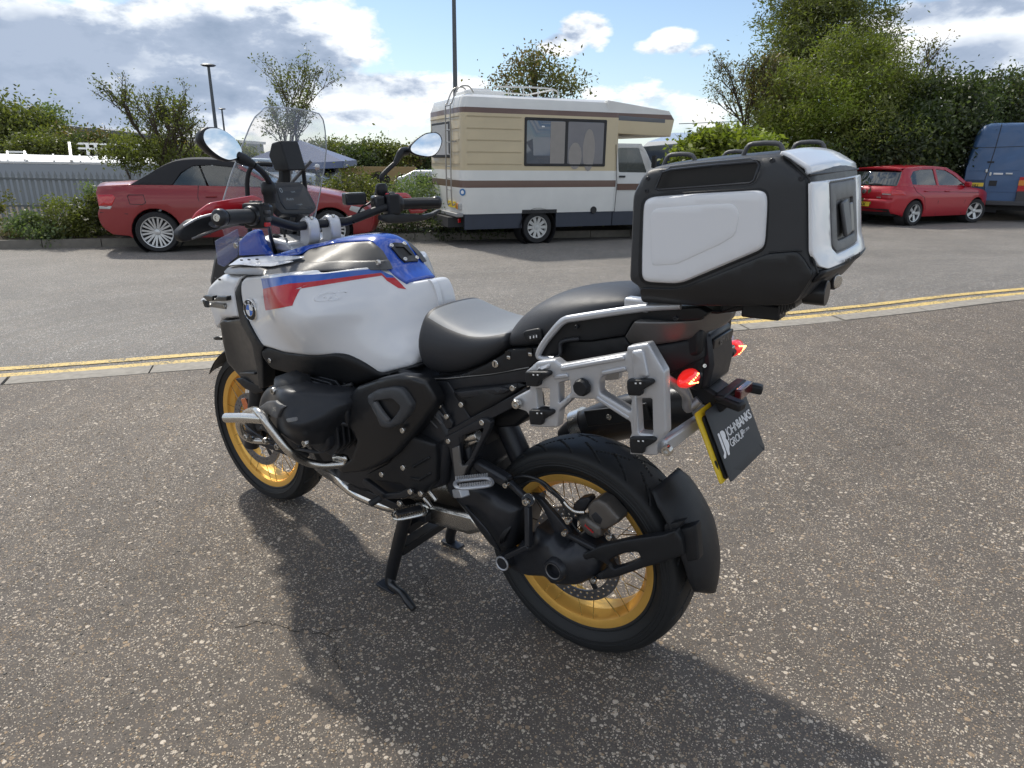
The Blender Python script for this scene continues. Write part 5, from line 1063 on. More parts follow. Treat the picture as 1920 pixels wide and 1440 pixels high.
# engine core ------------------------------------------------------------
def solid(name, prof, y0, y1, m, bevel=.01, parent=bike):
    """side profile in (x,z) extruded between y0 and y1"""
    n = len(prof); V = [(x, y0, z) for x, z in prof]+[(x, y1, z) for x, z in prof]
    o = mesh(name, V, [tuple(range(n)), tuple(range(n, 2*n))[::-1]]+[(i, i+n, (i+1) % n+n, (i+1) % n) for i in range(n)], m, parent, bevel=bevel); return fixn(o)
solid('engine_block', [(.42, .42), (.60, .33), (.80, .29), (1.00, .29), (1.10, .38), (1.13, .62), (1.05, .76), (.62, .80), (.46, .74), (.38, .60)], -.15, .15, BLKM, .02)
solid('gearbox', [(.30, .48), (.48, .40), (.60, .42), (.60, .70), (.42, .74), (.33, .66)], -.11, .11, BLKM, .02)
solid('main_frame', [(.60, .74), (.70, .72), (1.10, .74), (1.20, .86), (1.22, 1.02), (1.05, 1.04), (.78, 1.0), (.66, .92)], -.10, .10, BLK, .02)
solid('seat_frame', [(.48, .80), (.45, .74), (.30, .76), (.0, .84), (-.25, .90), (-.33, .94), (-.33, 1.0), (-.05, .97), (.2, .88), (.40, .86)], -.10, .10, BLK, .01)

# cylinder and head cover, both sides
HC = [(430, 480, .36), (560, 330, .36), (800, 380, .385), (970, 500, .35), (650, 600, .415), (850, 650, .40), (980, 800, .345), (800, 850, .37), (600, 680, .40), (1300, 600, .26)]
def both(o): mirror(o); return o
both(shell('cylinder_head_cover', 'F', [(432, 490), (455, 390), (500, 330), (560, 300), (650, 345), (780, 365), (900, 385), (965, 450), (1005, 570), (1015, 720), (990, 850), (800, 862), (690, 780), (560, 690), (470, 600)], BLKM, bike, HC, th=.10, r=.022, step=.010, rc=.010))
shell('head_cover_boss', 'F', [(445, 505), (520, 450), (600, 440), (695, 492), (655, 520), (620, 600), (540, 560), (510, 600), (450, 560)], GREYP, bike, HC, lift=.010, th=.02, r=.004, rc=.004)
shell('spark_plug_cover', 'F', [(562, 235), (680, 195), (790, 240), (810, 300), (775, 372), (640, 352), (560, 285)], BLK, bike, [(562, 235, .33), (680, 195, .32), (775, 372, .36), (600, 300, .37)], th=.05, r=.018)
shell('lower_head_cover', 'F', [(470, 640), (640, 690), (770, 790), (800, 870), (740, 900), (560, 760), (440, 690)], BLKM, bike, .345, th=.05, r=.012)
for i in range(5):   # cooling fins on the cylinder
    yy = .285-.022*i
    pr = [(.72, .53), (.72, .69), (.76, .725), (.90, .725), (.94, .68), (.94, .55), (.88, .50), (.76, .49)]
    for s in (1, -1):
        V = [(a, s*(yy), b) for a, b in pr]+[(a, s*(yy-.008), b) for a, b in pr]; n = 8
        fixn(mesh('cylinder_fin', V, [tuple(range(n)), tuple(range(n, 2*n))[::-1]]+[(j, j+n, (j+1) % n+n, (j+1) % n) for j in range(n)], BLKM, bike, bevel=.002))
for s in (1, -1): solid('cylinder', [(.74, .53), (.74, .68), (.78, .71), (.90, .71), (.93, .67), (.93, .56), (.87, .51), (.78, .50)], s*.14, s*.31, BLKM, .01)
bolts('F', [(595, 350), (880, 820), (350, 765), (520, 800), (630, 850)], .385, r=.011, h=.008)
box('plug_connector', at('F', 850, 265, .30), (.03, .03, .018), STEEL, bike, bevel=.004)
tube('intake_pipe', [at('F', 860, 250, .26), at('F', 880, 330, .28), at('F', 900, 400, .27)], .022, BLK, bike)
tube('oil_line', [at('F', 330, 640, .30), at('F', 380, 700, .31), at('F', 520, 790, .31), at('F', 700, 830, .28)], .006, BLK2, bike)
bar('lower_frame_brace', at('F', 320, 740, .25), at('F', 900, 960, .22), .03, .02, BLKM, bike)
# throttle body area behind the cylinder, dark ribbed shapes
for i, (a, b) in enumerate([(1000, 420), (1070, 440), (1140, 460), (1200, 480)]):
    tube('intake_rib', [at('F', a, b-40, .22), at('F', a+40, b+20, .26), at('F', a+60, b+150, .25)], .011, BLKM, bike)
# air intake cover pod
PO = [(0, 200, .24), (380, 125, .22), (640, 340, .19), (480, 600, .20), (220, 900, .22), (0, 1000, .235), (0, 600, .25), (250, 500, .235)]
shell('frame_side_cover', 'G', [(-130, 300), (-60, 215), (130, 150), (300, 118), (440, 130), (560, 170), (615, 260), (655, 345), (640, 400), (480, 620), (300, 830), (150, 930), (0, 990), (-180, 1010), (-250, 960), (-120, 880), (-60, 700), (-150, 560)], BLK2, bike, PO, th=.04, r=.012, step=.012, rc=.008)
shell('intake_pod', 'G', [(30, 300), (110, 250), (240, 228), (330, 238), (385, 300), (438, 388), (420, 450), (330, 560), (235, 600), (150, 580), (100, 440), (40, 370)], mat('pod_grey', (.050, .053, .058), .42, bump=.2, bump_scale=900), bike, PO, lift=.020, th=.03, r=.009, holes=[[(90, 350), (260, 330), (330, 400), (290, 470), (230, 540), (190, 520)]], rc=.008)
shell('intake_grille', 'G', [(60, 360), (110, 350), (235, 520), (220, 570), (170, 560), (80, 420)], GREYP, bike, PO, lift=.018, th=.01, r=.005)
bolts('G', [(25, 385), (-25, 600), (360, 610), (365, 945), (172, 1005), (432, 1160), (525, 1180), (335, 1270)], .23, r=.009)
# lower foot guard panel
FG = [(220, 900, .20), (430, 660, .19), (650, 740, .17), (655, 1080, .17), (350, 1090, .19), (0, 1010, .21)]
shell('foot_guard', 'G', [(20, 1010), (220, 905), (330, 780), (430, 662), (650, 738), (662, 900), (655, 1075), (600, 1120), (560, 1180), (460, 1190), (350, 1100), (60, 1060)], BLK, bike, FG, th=.03, r=.008, rc=.008)
shell('foot_guard_rib', 'G', [(430, 935), (590, 845), (605, 865), (450, 955)], BLK, bike, FG, lift=.006, th=.01, r=.004)
shell('foot_guard_rib', 'G', [(415, 1030), (500, 1045), (600, 985), (612, 1010), (505, 1075), (420, 1055)], BLK, bike, FG, lift=.005, th=.01, r=.004)
# black flank below the tank
SH = [(500, 720, .255), (750, 778, .275), (1000, 778, .265), (1340, 915, .175), (1580, 855, .135), (1340, 940, .175), (960, 1000, .22), (700, 920, .25), (480, 760, .26), (900, 870, .26)]
shell('lower_side_cover', 'A', [(478, 738), (520, 715), (565, 730), (650, 760), (750, 774), (1000, 774), (1065, 786), (1180, 835), (1340, 912), (1578, 848), (1610, 872), (1480, 920), (1340, 945), (1180, 990), (960, 1005), (800, 960), (700, 920), (560, 885), (490, 800)], BLK, bike, SH, th=.04, r=.014, rc=.012)
bolts('A', [(555, 818)], .268, r=.008)
# radiator shroud and trim
shell('radiator_shroud', 'A', [(190, 548), (215, 530), (245, 536), (330, 522), (400, 600), (470, 745), (485, 860), (490, 1000), (440, 1010), (345, 950), (245, 835), (212, 690)], BLK2, bike, [(190, 548, .205), (330, 522, .235), (470, 740, .255), (490, 1000, .22), (245, 830, .19), (300, 700, .20)], th=.05, r=.010, rc=.008)
both(shell('radiator_frame', 'A', [(300, 330), (345, 238), (378, 226), (352, 300), (345, 380), (372, 480), (400, 560), (448, 650), (505, 722), (490, 765), (500, 860), (505, 1015), (470, 1022), (450, 850), (420, 700), (340, 560), (318, 450)], BLK, bike, [(300, 330, .232), (360, 230, .225), (450, 650, .262), (500, 722, .262), (490, 1000, .235), (330, 480, .235)], th=.05, r=.006))
bar('shroud_fin', at('A', 365, 905, .20), at('A', 470, 905, .225), .03, .008, BLK2, bike)
shell('shroud_foot', 'A', [(300, 950), (350, 945), (485, 1000), (505, 1040), (450, 1060), (370, 1020)], BLK, bike, .21, th=.03, r=.006)
# white front fairing
FF = [(100, 350, .19), (150, 245, .195), (210, 205, .205), (350, 215, .228), (300, 330, .232), (325, 515, .235), (210, 525, .20), (150, 560, .175), (210, 400, .22)]
both(shell('front_fairing', 'A', [(95, 350), (110, 290), (155, 243), (210, 205), (352, 214), (330, 270), (300, 330), (308, 420), (327, 515), (212, 524), (200, 560), (170, 600), (140, 520), (120, 430)], WHITE, bike, FF, th=.12, r=.018, step=.012, rc=.012))
for q in ([(70, 365), (90, 355), (145, 360), (145, 395), (110, 400)], [(155, 378), (185, 360), (243, 362), (246, 395), (165, 398)]):
    shell('winglet', 'A', q, BLK2, bike, FF, lift=.018, th=.03, r=.004)
shell('winglet_mount', 'A', [(125, 405), (240, 410), (240, 455), (130, 440)], GREYM, bike, FF, lift=.003, th=.01, r=.003)
bolts('A', [(228, 430), (133, 425)], .235, r=.005)
shell('daytime_lamp', 'A', [(68, 385), (95, 392), (110, 445), (85, 440)], BLK2, bike, .185, th=.03, r=.004)
shell('lower_winglet', 'A', [(138, 660), (180, 645), (205, 655), (205, 675), (160, 674)], BLK2, bike, .17, th=.05, r=.003)
for q in ((168, 238), (196, 243)): box('vent_slot', at('A', q[0], q[1], .212), (.010, .004, .006), BTXT, bike)
solid('headlight_housing', [(1.28, .86), (1.50, .86), (1.58, .93), (1.50, 1.06), (1.34, 1.12), (1.24, 1.05)], -.15, .15, BLK, .03)
solid('beak', [(1.42, .80), (1.62, .78), (1.80, .84), (1.60, .90), (1.46, .88)], -.085, .085, WHITE, .02)
cyl('headlight', (1.50, 0, .97), (1.59, 0, .95), .075, SCRN, bike, seg=32)

# tank ----------------------------------------------------------------
TKc = [(345, 300, .232), (380, 480, .236), (500, 260, .262), (900, 240, .262), (1150, 240, .165), (1300, 240, .116), (1400, 300, .094), (1500, 300, .070), (1590, 400, .060), (1700, 350, .026), (1785, 380, -.002), (1800, 430, -.004), (1590, 620, .085), (1500, 550, .100), (520, 480, .278), (900, 500, .298), (1150, 550, .205), (1300, 550, .158), (1500, 750, .140), (1582, 850, .125), (500, 690, .258), (750, 770, .272), (1060, 788, .240), (1340, 905, .172)]
TK = tps([(p.x, p.z, q[2]) for q in TKc for p in [at('A', *q)]], 1.2e-3)
tsp = (shell('tank_side_panel', 'A', [(345, 262), (375, 226), (490, 214), (640, 202), (800, 190), (1000, 182), (1150, 179), (1330, 179), (1405, 182), (1445, 203), (1488, 245), (1530, 268), (1600, 258), (1700, 240), (1745, 250), (1775, 310), (1796, 400), (1790, 480), (1740, 600), (1660, 720), (1582, 850), (1460, 882), (1340, 914), (1180, 838), (1060, 788), (1000, 776), (750, 776), (650, 762), (560, 733), (500, 718), (445, 648), (392, 530), (352, 400), (342, 320)], WHITE, bike, TK, th=.05, r=.009, step=.0075, rc=.012))
tspr = mirror(tsp)
for v in tspr.data.vertices: v.co.y *= float(np.interp(v.co.x, [.50, .80, 1.2], [.42, .80, 1]))
def decal(name, out, m, zk='A', lift=.0015, **k): return (shell(name, zk, out, m, bike, TK, lift=lift, th=.0006, r=0, step=.006, rc=0, **k)) if name != 'lettering' else shell(name, zk, out, m, bike, TK, lift=lift, th=.0006, r=0, step=.01, rc=0, **k)
decal('blue_stripe', [(490, 236), (700, 212), (900, 200), (1150, 197), (1380, 198), (1425, 215), (1440, 230), (1382, 229), (1150, 232), (900, 243), (700, 270), (505, 310)], BLUED)
decal('red_stripe', [(505, 310), (700, 270), (900, 243), (1150, 232), (1382, 229), (1440, 230), (1475, 262), (1522, 312), (1465, 303), (1425, 277), (1385, 252), (1150, 254), (980, 264), (820, 282), (785, 290), (765, 315), (712, 428), (640, 442), (524, 462)], REDP)
# embossed letters on the panel
def onTK(a, b):
    y = .25
    for _ in range(20): p = at('A', a, b, y); y = .5*y+.5*float(TK(p.x, p.z))
    return at('A', a, b, y)
q0, q1 = onTK(835, 400), onTK(1040, 392)
for ch, f_ in (('G', 0), ('S', .54)):
    to = text('lettering', ch, .034, frame(q0.lerp(q1, f_), q1-q0, (0, -.05, 1)), WHITE, bike, ext=.0035, bold=.0004, shear=.25, sx=1.9)
    my_ = sum(v.co.y for v in to.data.vertices)/len(to.data.vertices); pn_ = (q1-q0).normalized()
    for v in to.data.vertices:
        fr_ = v.co.y-(q0.y+(q1.y-q0.y)*((v.co.x-q0.x)/(q1.x-q0.x))); v.co.y = float(TK(v.co.x, v.co.z))+(.0026 if fr_ > 0 else -.003)

# roundel
ec = at('A', 424, 458, .249); n_ = Vector((.02, 1, .03)).normalized(); ex = Vector((-n_.y, n_.x, 0)).normalized(); ez = n_.cross(ex)*-1; ez = ex.cross(n_)*-1
ez = Vector((0, 0, 1)); ez = (ez-n_*n_.dot(ez)).normalized(); ex = ez.cross(n_)
ec = ec+n_*.004
EM = lathe('emblem', [(.0001, .004), (.030, .004), (.0335, .0035), (.035, .001), (.035, -.006)], BTXT, bike, seg=48, c=ec, axis=n_)
lathe('emblem_ring', [(.0335, .0036), (.0345, .0045), (.0358, .003), (.0358, -.004)], CHROME, EM, seg=48, c=ec, axis=n_)
lathe('emblem_ring', [(.0185, .0042), (.0195, .0048), (.0205, .0042)], CHROME, EM, seg=40, c=ec, axis=n_)
for k in range(4):
    pts = [ec+n_*.0047]+[ec+n_*.0047+(ex*math.cos(a)+ez*math.sin(a))*.0186 for a in np.linspace(k*PI/2, (k+1)*PI/2, 10)]
    mesh('emblem_quarter', pts, [tuple(range(11))], EMBB if k % 2 == 1 else WTXT, EM, smooth=0)
for ch, ang in (('B', 135), ('M', 90), ('W', 45)):
    a = rad(ang); o = ec+(ex*math.cos(a)+ez*math.sin(a))*.0225; xx = ex*math.sin(a)-ez*math.cos(a); yy = ex*math.cos(a)+ez*math.sin(a)
    text('lettering', ch, .0125, frame(o+n_*.0046-xx*.004, xx, yy), WTXT, EM, bold=.0003)
# grey top panel on the tank
GP = [(510, 1245, .236), (800, 1240, .232), (1100, 1238, .158), (1390, 1237, .088), (700, 1180, .195), (800, 1100, .140), (1000, 1052, .093), (1270, 1035, .067), (1100, 1150, .125), (1350, 1150, .082)]
both(shell('tank_top_cover', 'B', [(520, 1222), (600, 1205), (760, 1150), (830, 1085), (1000, 1050), (1150, 1035), (1268, 1033), (1306, 1070), (1350, 1150), (1390, 1232), (1100, 1237), (800, 1245), (515, 1275)], mat('tank_cover_grey', (.085, .083, .080), .40, metal=.25, noise_amt=.06), bike, GP, th=.02, r=.006, rc=.008))
ttr = (shell('tank_trim', 'B', [(495, 1240), (640, 1200), (800, 1182), (1040, 1170), (1365, 1168), (1394, 1236), (1100, 1240), (800, 1250), (515, 1280)], GREYP, bike, GP, lift=.004, th=.02, r=.005))
bolts('B', [(1322, 1183)], .108, r=.008)
both(shell('fairing_cap', 'B', [(213, 1252), (255, 1213), (480, 1213), (515, 1238), (500, 1276), (360, 1272), (222, 1268)], GREYM, bike, [(213, 1252, .215), (515, 1238, .242), (480, 1213, .225), (360, 1250, .24)], th=.03, r=.010))
for q, l in (([(252, 1206), (335, 1150), (480, 1138), (770, 1140), (775, 1152), (640, 1175), (450, 1190)], 0), ([(330, 1198), (500, 1185), (690, 1172), (700, 1182), (560, 1212), (440, 1210)], .006)):
    shell('white_winglet', 'B', q, WHITE, bike, [(252, 1206, .205), (770, 1140, .19), (560, 1212, .225), (480, 1138, .18)], lift=l, th=.012, r=.003)
for a, b in ((352, 1166), (405, 1163), (462, 1160)): box('winglet_slot', at('B', a, b, .201), (.011, .004, .004), BTXT, bike)
# blue spine
Ei = [at('B', *q) for q in ((800, 1085, .125), (1000, 1046, .090), (1180, 1031, .068), (1290, 1040, .062), (1345, 1130, .071), (1395, 1232, .078), (1530, 1325, .061))]
Ci = [Vector((e.x-.004, 0, e.z+k)) for e, k in zip(Ei, (.016, .018, .018, .014, .010, .008, .006))]
Es = catmull(Ei, 6); Cs = catmull(Ci, 6)
def BL(s, t, off=0.):
    k = min(max(s, 0), .9999)*(len(Es)-1); i = int(k); fr = k-i; e = Es[i]*(1-fr)+Es[i+1]*fr; c = Cs[i]*(1-fr)+Cs[i+1]*fr; a = abs(t)
    return Vector((c[0]+(e[0]-c[0])*a**2, e[1]*t, c[2]-(c[2]-e[2])*a**2.6+off))
def BLn(s, t, off):
    p = BL(s, t); a = BL(min(s+.01, 1), t)-BL(max(s-.01, 0), t); b = BL(s, t+.02)-BL(s, t-.02); n = a.cross(b).normalized()
    if n.z < 0: n = -n
    return p+n*off
tr_ = [Vector(Ei[-1])]+[at('A', *q) for q in ((1583, 350, .146), (1592, 450, .146), (1592, 600, .148), (1588, 760, .152))]
tr_c = catmull(tr_, 5)
def TR_(u, v):
    k = u*(len(tr_c)-1); i = min(int(k), len(tr_c)-2); p = tr_c[i]*(1-(k-i))+tr_c[i+1]*(k-i); t = 1-2*v
    return Vector((p[0]-.012*(1-abs(t)**3)-.004, p[1]*t*.985, p[2]-.002+.012*(1-t*t)*u**.5*(1-u)))
fixn(surfgrid('tank_spine', lambda u, v: BL(u, 1-2*v), 40, 31, BLUE, bike, th=.012))
def bpj(P):
    v = np.array(P)-CB; z = v@AB[2]; return 960+FPX*(v@AB[0])/z, 720-FPX*(v@AB[1])/z
def inv_blue(px, py):
    best = None
    for s in np.linspace(.5, 1, 60):
        for t in np.linspace(-.6, 1, 80):
            q = bpj(BL(s, t)); d = (q[0]-px)**2+(q[1]-py)**2
            if best is None or d < best[0]: best = (d, s, t)
    return best[1:]
def zp(zk, a, b): ox, oy, s = ZW[zk]; return ox+a*s, oy+b*s
vp = [inv_blue(*zp('B', *q)) for q in ((1395, 1062), (1430, 1048), (1490, 1052), (1525, 1062), (1560, 1110), (1610, 1170), (1590, 1182), (1510, 1188), (1470, 1150), (1440, 1110))]
plate('fuel_filler_surround', vp, BLK2, bike, w=lambda u, v: 0*u+.006, mp=lambda u, v, q: BLn(u, v, q), th=.008, r=0, step=.05, rc=0, holes=[[inv_blue(*zp('B', *q)) for q in ((1435, 1080), (1500, 1078), (1560, 1140), (1500, 1150))]])
vb = [inv_blue(*zp('B', *q)) for q in ((1435, 1080), (1500, 1078), (1560, 1140), (1500, 1150))]
plate('fuel_filler', vb, BTXT, bike, w=lambda u, v: 0*u+.002, mp=lambda u, v, q: BLn(u, v, q), th=.003, r=0, step=.05, rc=0)
for q in ((1412, 1072), (1500, 1060), (1590, 1160), (1507, 1170)):
    s, t = inv_blue(*zp('B', *q)); bolt(BLn(s, t, .006), BLn(s, t, .1)-BLn(s, t, 0), .007, m=CHROME)
both(shell('blue_side_strip', 'B', [(500, 1135), (600, 1122), (800, 1062), (1000, 1030), (1010, 1048), (830, 1088), (760, 1128), (600, 1150)], BLUE, bike, [(500, 1135, .17), (800, 1070, .128), (1000, 1040, .092), (600, 1150, .18)], th=.03, r=.005))
both(shell('inner_fairing', 'B', [(330, 1030), (385, 975), (435, 950), (462, 958), (500, 1060), (545, 1130), (330, 1138)], BLUE, bike, .165, th=.02, r=.006))
solid('cockpit_base', [(1.06, 1.02), (1.10, 1.06), (1.40, 1.05), (1.42, .98), (1.1, .96)], -.15, .15, BLK, .01)
shell('wind_deflector', 'B', [(160, 1030), (215, 1000), (318, 945), (330, 1020), (320, 1135), (225, 1215), (180, 1195)], SMOKE, bike, .285, th=.004, r=.002)
bolts('B', [(313, 1062)], .285, r=.009)

# cockpit -----------------------------------------------------------------
rz = 1.165
tube('handlebar', [(.925, .43, 1.222), (.985, .31, 1.213), (1.005, .24, 1.200), (1.045, .12, 1.165), (1.055, .08, 1.163), (1.055, 0, 1.163), (1.055, -.08, 1.163), (1.045, -.12, 1.165), (1.0, -.24, 1.200), (.975, -.31, 1.210), (.91, -.43, 1.208)], .0145, BLK, bike, seg=16, smooth_path=6)
for s, z0 in ((1, 1.222), (-1, 1.208)):
    a = Vector((.985, s*.305, 1.214 if s > 0 else 1.210)); b = Vector((.922, s*.445, z0)); d = (b-a).normalized()
    G = lathe('grip', [(.001, -.005), (.0255, -.004), (.0255, .004), (.0205, .008), (.0198, .03), (.0205, .07), (.020, .125), (.0215, .13), (.001, .135)], RUBB, bike, seg=28, c=a, axis=d)
    E_ = lathe('bar_end_weight', [(.0001, .158), (.007, .158), (.0085, .161), (.012, .161), (.020, .158), (.0235, .152), (.0235, .138), (.019, .131), (.001, .13)], BLKM, bike, seg=32, c=a, axis=d)
    lathe('bar_end_cap', [(.0001, .160), (.0045, .160), (.0055, .1625), (.010, .1625), (.0115, .160)], STEEL, E_, seg=24, c=a, axis=d)
    # switch cluster
    w0 = a-d*.018
    lathe('switch_ring', [(.001, -.012), (.027, -.011), (.029, 0), (.029, .006), (.025, .012), (.001, .013)], BLK2, bike, seg=28, c=a-d*.004, axis=d)
    R_ = Matrix([list(v) for v in (Vector((d.y, -d.x, 0)).normalized(), d, Vector((d.y, -d.x, 0)).normalized().cross(d))]).transposed()
    SW = box('switch_pod', w0-d*.014, (.066, .050, .074), BLK, bike, bevel=.008, R=R_)
    for i, (dx, dz) in enumerate(((-.028, .032), (-.010, .038), (.008, .038), (-.036, .010), (-.036, -.010))):
        box('switch_button', w0-d*(.014)+R_ @ Vector((dx, 0, dz)), (.013, .022, .010), GREYP if i else BLK2, SW, bevel=.002, R=R_)
    box('switch_button', w0-d*.012+R_ @ Vector((-.035, .004, -.026 if s > 0 else .014)), (.010, .024, .012), REDP, SW, bevel=.002, R=R_)
    box('control_housing', w0-d*.056+Vector((.01, 0, .004)), (.056, .042, .056), BLK2, bike, bevel=.009, R=R_)
    if s < 0:
        box('switch_button', w0-d*.052+R_ @ Vector((-.024, 0, .010)), (.008, .014, .008), REDP, SW, bevel=.002, R=R_)
        box('brake_reservoir', w0-d*.115+Vector((.05, 0, .022)), (.055, .075, .042), BLK2, bike, bevel=.006, R=R_)
    # levers
    tube('lever', [w0+Vector((.045, -s*.02, -.012)), a+Vector((.06, s*.02, -.015)), a+Vector((.035, s*.09, -.022)), b+Vector((.035, 0, -.018))], [.009, .008, .006, .007], BLKM, bike, seg=10, ell=((0, 0, 1), 1.4))
    # mirrors
# mirror stems/heads traced on their planes
mL0 = at('B', 548, 700, .265); mR0 = at('B', 1350, 690, -.265)
for s, pts, base in ((1, [(548, 640, .265), (548, 610, .27), (505, 545, .30), (440, 490, .34)], (548, 690, .265)), (-1, [(1350, 600, -.265), (1350, 570, -.265), (1390, 525, -.29), (1440, 480, -.32)], (1350, 690, -.265))):
    P_ = [at('B', *q) for q in pts]
    tube('mirror_stem', P_, .0088, BLK, bike, seg=14)
    lathe('mirror_mount', [(.001, -.03), (.017, -.028), (.018, -.005), (.0215, 0), (.0215, .024), (.015, .033), (.001, .034)], BLK, bike, seg=20, c=at('B', *base)+Vector((0, 0, .0)), axis=(0, 0, 1))
def mirror_head(name_y, outl, stem, s):
    y0 = name_y; cx = np.mean([q[0] for q in outl]); cy = np.mean([q[1] for q in outl])
    P_ = [at('B', a, b, y0) for a, b in outl]; c0 = at('B', cx, cy, y0)
    # plane facing the rider: rearward and inward
    nrm = Vector((-.93, -s*.36, .08)).normalized()
    def pt(a, b, off=0.):
        d = Vector(bray('B', a, b)); o = Vector(CB); t = (c0+nrm*off-o).dot(nrm)/d.dot(nrm); return o+d*t
    U = Vector((0, 0, 1)).cross(nrm).normalized(); Vv = nrm.cross(U)
    def loc(a, b, off=0.): q = pt(a, b, off)-c0; return (q.dot(U), q.dot(Vv))
    poly = [loc(a, b) for a, b in outl]
    A = np.array(poly); cen = A.mean(0)
    def back(u, v): return 0*u
    hd = plate('mirror_head', poly, BLK, bike, w=lambda u, v: 0*u, mp=lambda u, v, q: c0+U*u+Vv*v+nrm*q, th=.008, r=.004, step=.012, rc=.010); fixn(hd)
    # bulged back shell
    ring = densify(roundc(poly, .012), .012); secs = []
    for k, (sc, dp) in enumerate(((1, -.006), (.97, -.016), (.86, -.027), (.66, -.034), (.35, -.038))):
        secs.append([c0+U*(cen[0]+(p[0]-cen[0])*sc)+Vv*(cen[1]+(p[1]-cen[1])*sc)+nrm*dp for p in ring])
    fixn(mesh('mirror_shell', *loft_vf(secs), BLK, hd, smooth=60))
    ins = [cen+(np.array(p)-cen)*.91 for p in poly]
    fixn(plate('mirror_glass', ins, MIRR, hd, w=lambda u, v: 0*u+.0025, mp=lambda u, v, q: c0+U*u+Vv*v+nrm*q, th=.003, r=0, step=.02, rc=.012))
    g = [at('B', *q)+Vector((.030 if i > 1 else .012*i, 0, 0)) for i, q in enumerate(stem)]
    tube('mirror_arm', g, [.009, .013, .016, .015], BLK, bike, seg=14, smooth_path=5, ell=((0, 0, 1), .7))
mirror_head(.44, [(60, 290), (70, 240), (110, 218), (180, 220), (250, 250), (310, 300), (355, 365), (365, 410), (330, 450), (265, 468), (200, 445), (130, 395), (80, 340)], [(440, 490, .34), (405, 460, .36), (372, 432, .385)], 1)
mirror_head(-.44, [(1540, 385), (1545, 355), (1600, 300), (1660, 262), (1735, 252), (1770, 275), (1784, 320), (1765, 380), (1730, 425), (1680, 438), (1600, 425), (1555, 405)], [(1440, 480, -.32), (1480, 440, -.34), (1530, 400, -.36), (1570, 390, -.40)], -1)
# risers and top yoke
solid('top_yoke', [(1.06, 1.085), (1.10, 1.075), (1.24, 1.095), (1.25, 1.115), (1.20, 1.125), (1.08, 1.112)], -.125, .125, SILV, .012)
for s in (1, -1):
    y = s*.045
    R1 = solid('bar_clamp', [(1.030, 1.150), (1.032, 1.172), (1.044, 1.186), (1.068, 1.188), (1.082, 1.176), (1.084, 1.152), (1.090, 1.11), (1.100, 1.09), (1.060, 1.085), (1.035, 1.11)], y-.022, y+.022, mat('clamp_silver', (.62, .63, .65), .32, metal=.4, noise_amt=.05), .006)
    for dx in (-.014, .014): bolt((1.057+dx, y, 1.187), (0, 0, 1), .006)
    lathe('fork_cap', [(.0001, .022), (.012, .022), (.013, .026), (.022, .026), (.024, .02), (.032, .016), (.034, -.02)], SILV, bike, seg=32, c=(1.185, s*.10, 1.10), axis=(-.42, 0, .9))
    lathe('fork_adjuster', [(.0001, .034), (.009, .034), (.010, .027), (.022, .0265)], BLK2, bike, seg=24, c=(1.185, s*.10, 1.10), axis=(-.42, 0, .9))
cyl('steering_nut', (1.165, 0, 1.11), (1.155, 0, 1.135), .022, BLK2, bike, seg=24)
# dash
Do = Vector((1.12, 0, 1.25)); Dn = Vector((-.90, 0, .42)).normalized(); DU = Vector((0, -1, 0)); DV = Dn.cross(DU)*-1; DV = Vector((.42, 0, .90)).normalized()
def dray(a, b, off=0.):
    d = Vector(bray('B', a, b)); o = Vector(CB); t = (Do+Dn*off-o).dot(Dn)/d.dot(Dn); q = o+d*t-Do; return (q.dot(DU), q.dot(DV))
dp = lambda u, v, q: Do+DU*u+DV*v+Dn*q
dout = [dray(*q) for q in ((545, 612), (770, 608), (815, 650), (885, 780), (880, 810), (845, 838), (640, 838), (600, 800), (560, 700))]
D_ = fixn(plate('instrument_panel', dout, BLK2, bike, w=lambda u, v: 0*u, mp=dp, th=.028, r=.004, step=.02, rc=.008))
din = [dray(*q) for q in ((600, 655), (790, 645), (862, 790), (838, 808), (665, 808), (630, 760))]
fixn(plate('display', din, SCRN, D_, w=lambda u, v: 0*u+.002, mp=dp, th=.003, r=.0005, step=.03, rc=.004))
GRN = mat('display_ink', (.12, .14, .16), .4, emit=((.5, .6, .7), .12))
for s_, a, b, sz in (('0', 625, 690, .024), ('Auto', 670, 745, .014), ('-- mph', 740, 780, .009), ('12:04', 700, 690, .008)):
    u, v = dray(a, b); text('display_text', s_, sz, frame(dp(u, v, .0028), DU, DV), GRN, D_, ext=.0001)
bar('dash_bracket', (1.16, 0, 1.20), (1.24, 0, 1.06), .05, .03, BLK, bike)
# windscreen, curved clear sheet
def ws(u, v):
    t = 1-2*v; z = 1.10+.435*u; x0 = float(np.interp(z, [1.10, 1.25, 1.42, 1.535], [1.45, 1.375, 1.262, 1.205])); hw = .235*(1-u)**.0*(.88+.20*math.sin(min(u, 1)*PI*.62))
    hw = np.interp(u, [0, .15, .35, .55, .75, .90, .97, 1.0], [.17, .195, .198, .187, .168, .146, .130, .112]); z = z-abs(t)**3*.018*u
    return Vector((x0-.085*abs(t)**2.2*(1-.3*u), t*hw, z))
surfgrid('windscreen', ws, 36, 33, GLASSC, bike, th=.004)
EDG = mat('screen_edge_highlight', (.42, .46, .50), .12, coat=1)  # pale colour paints in the bright highlight along the sheet's rim
tube('windscreen_edge', [ws(u, 0) for u in np.linspace(.12, 1, 22)]+[ws(1, v) for v in np.linspace(0, 1, 20)[1:-1]]+[ws(u, 1) for u in np.linspace(1, .12, 22)], .0022, EDG, bike, seg=6, smooth_path=0)
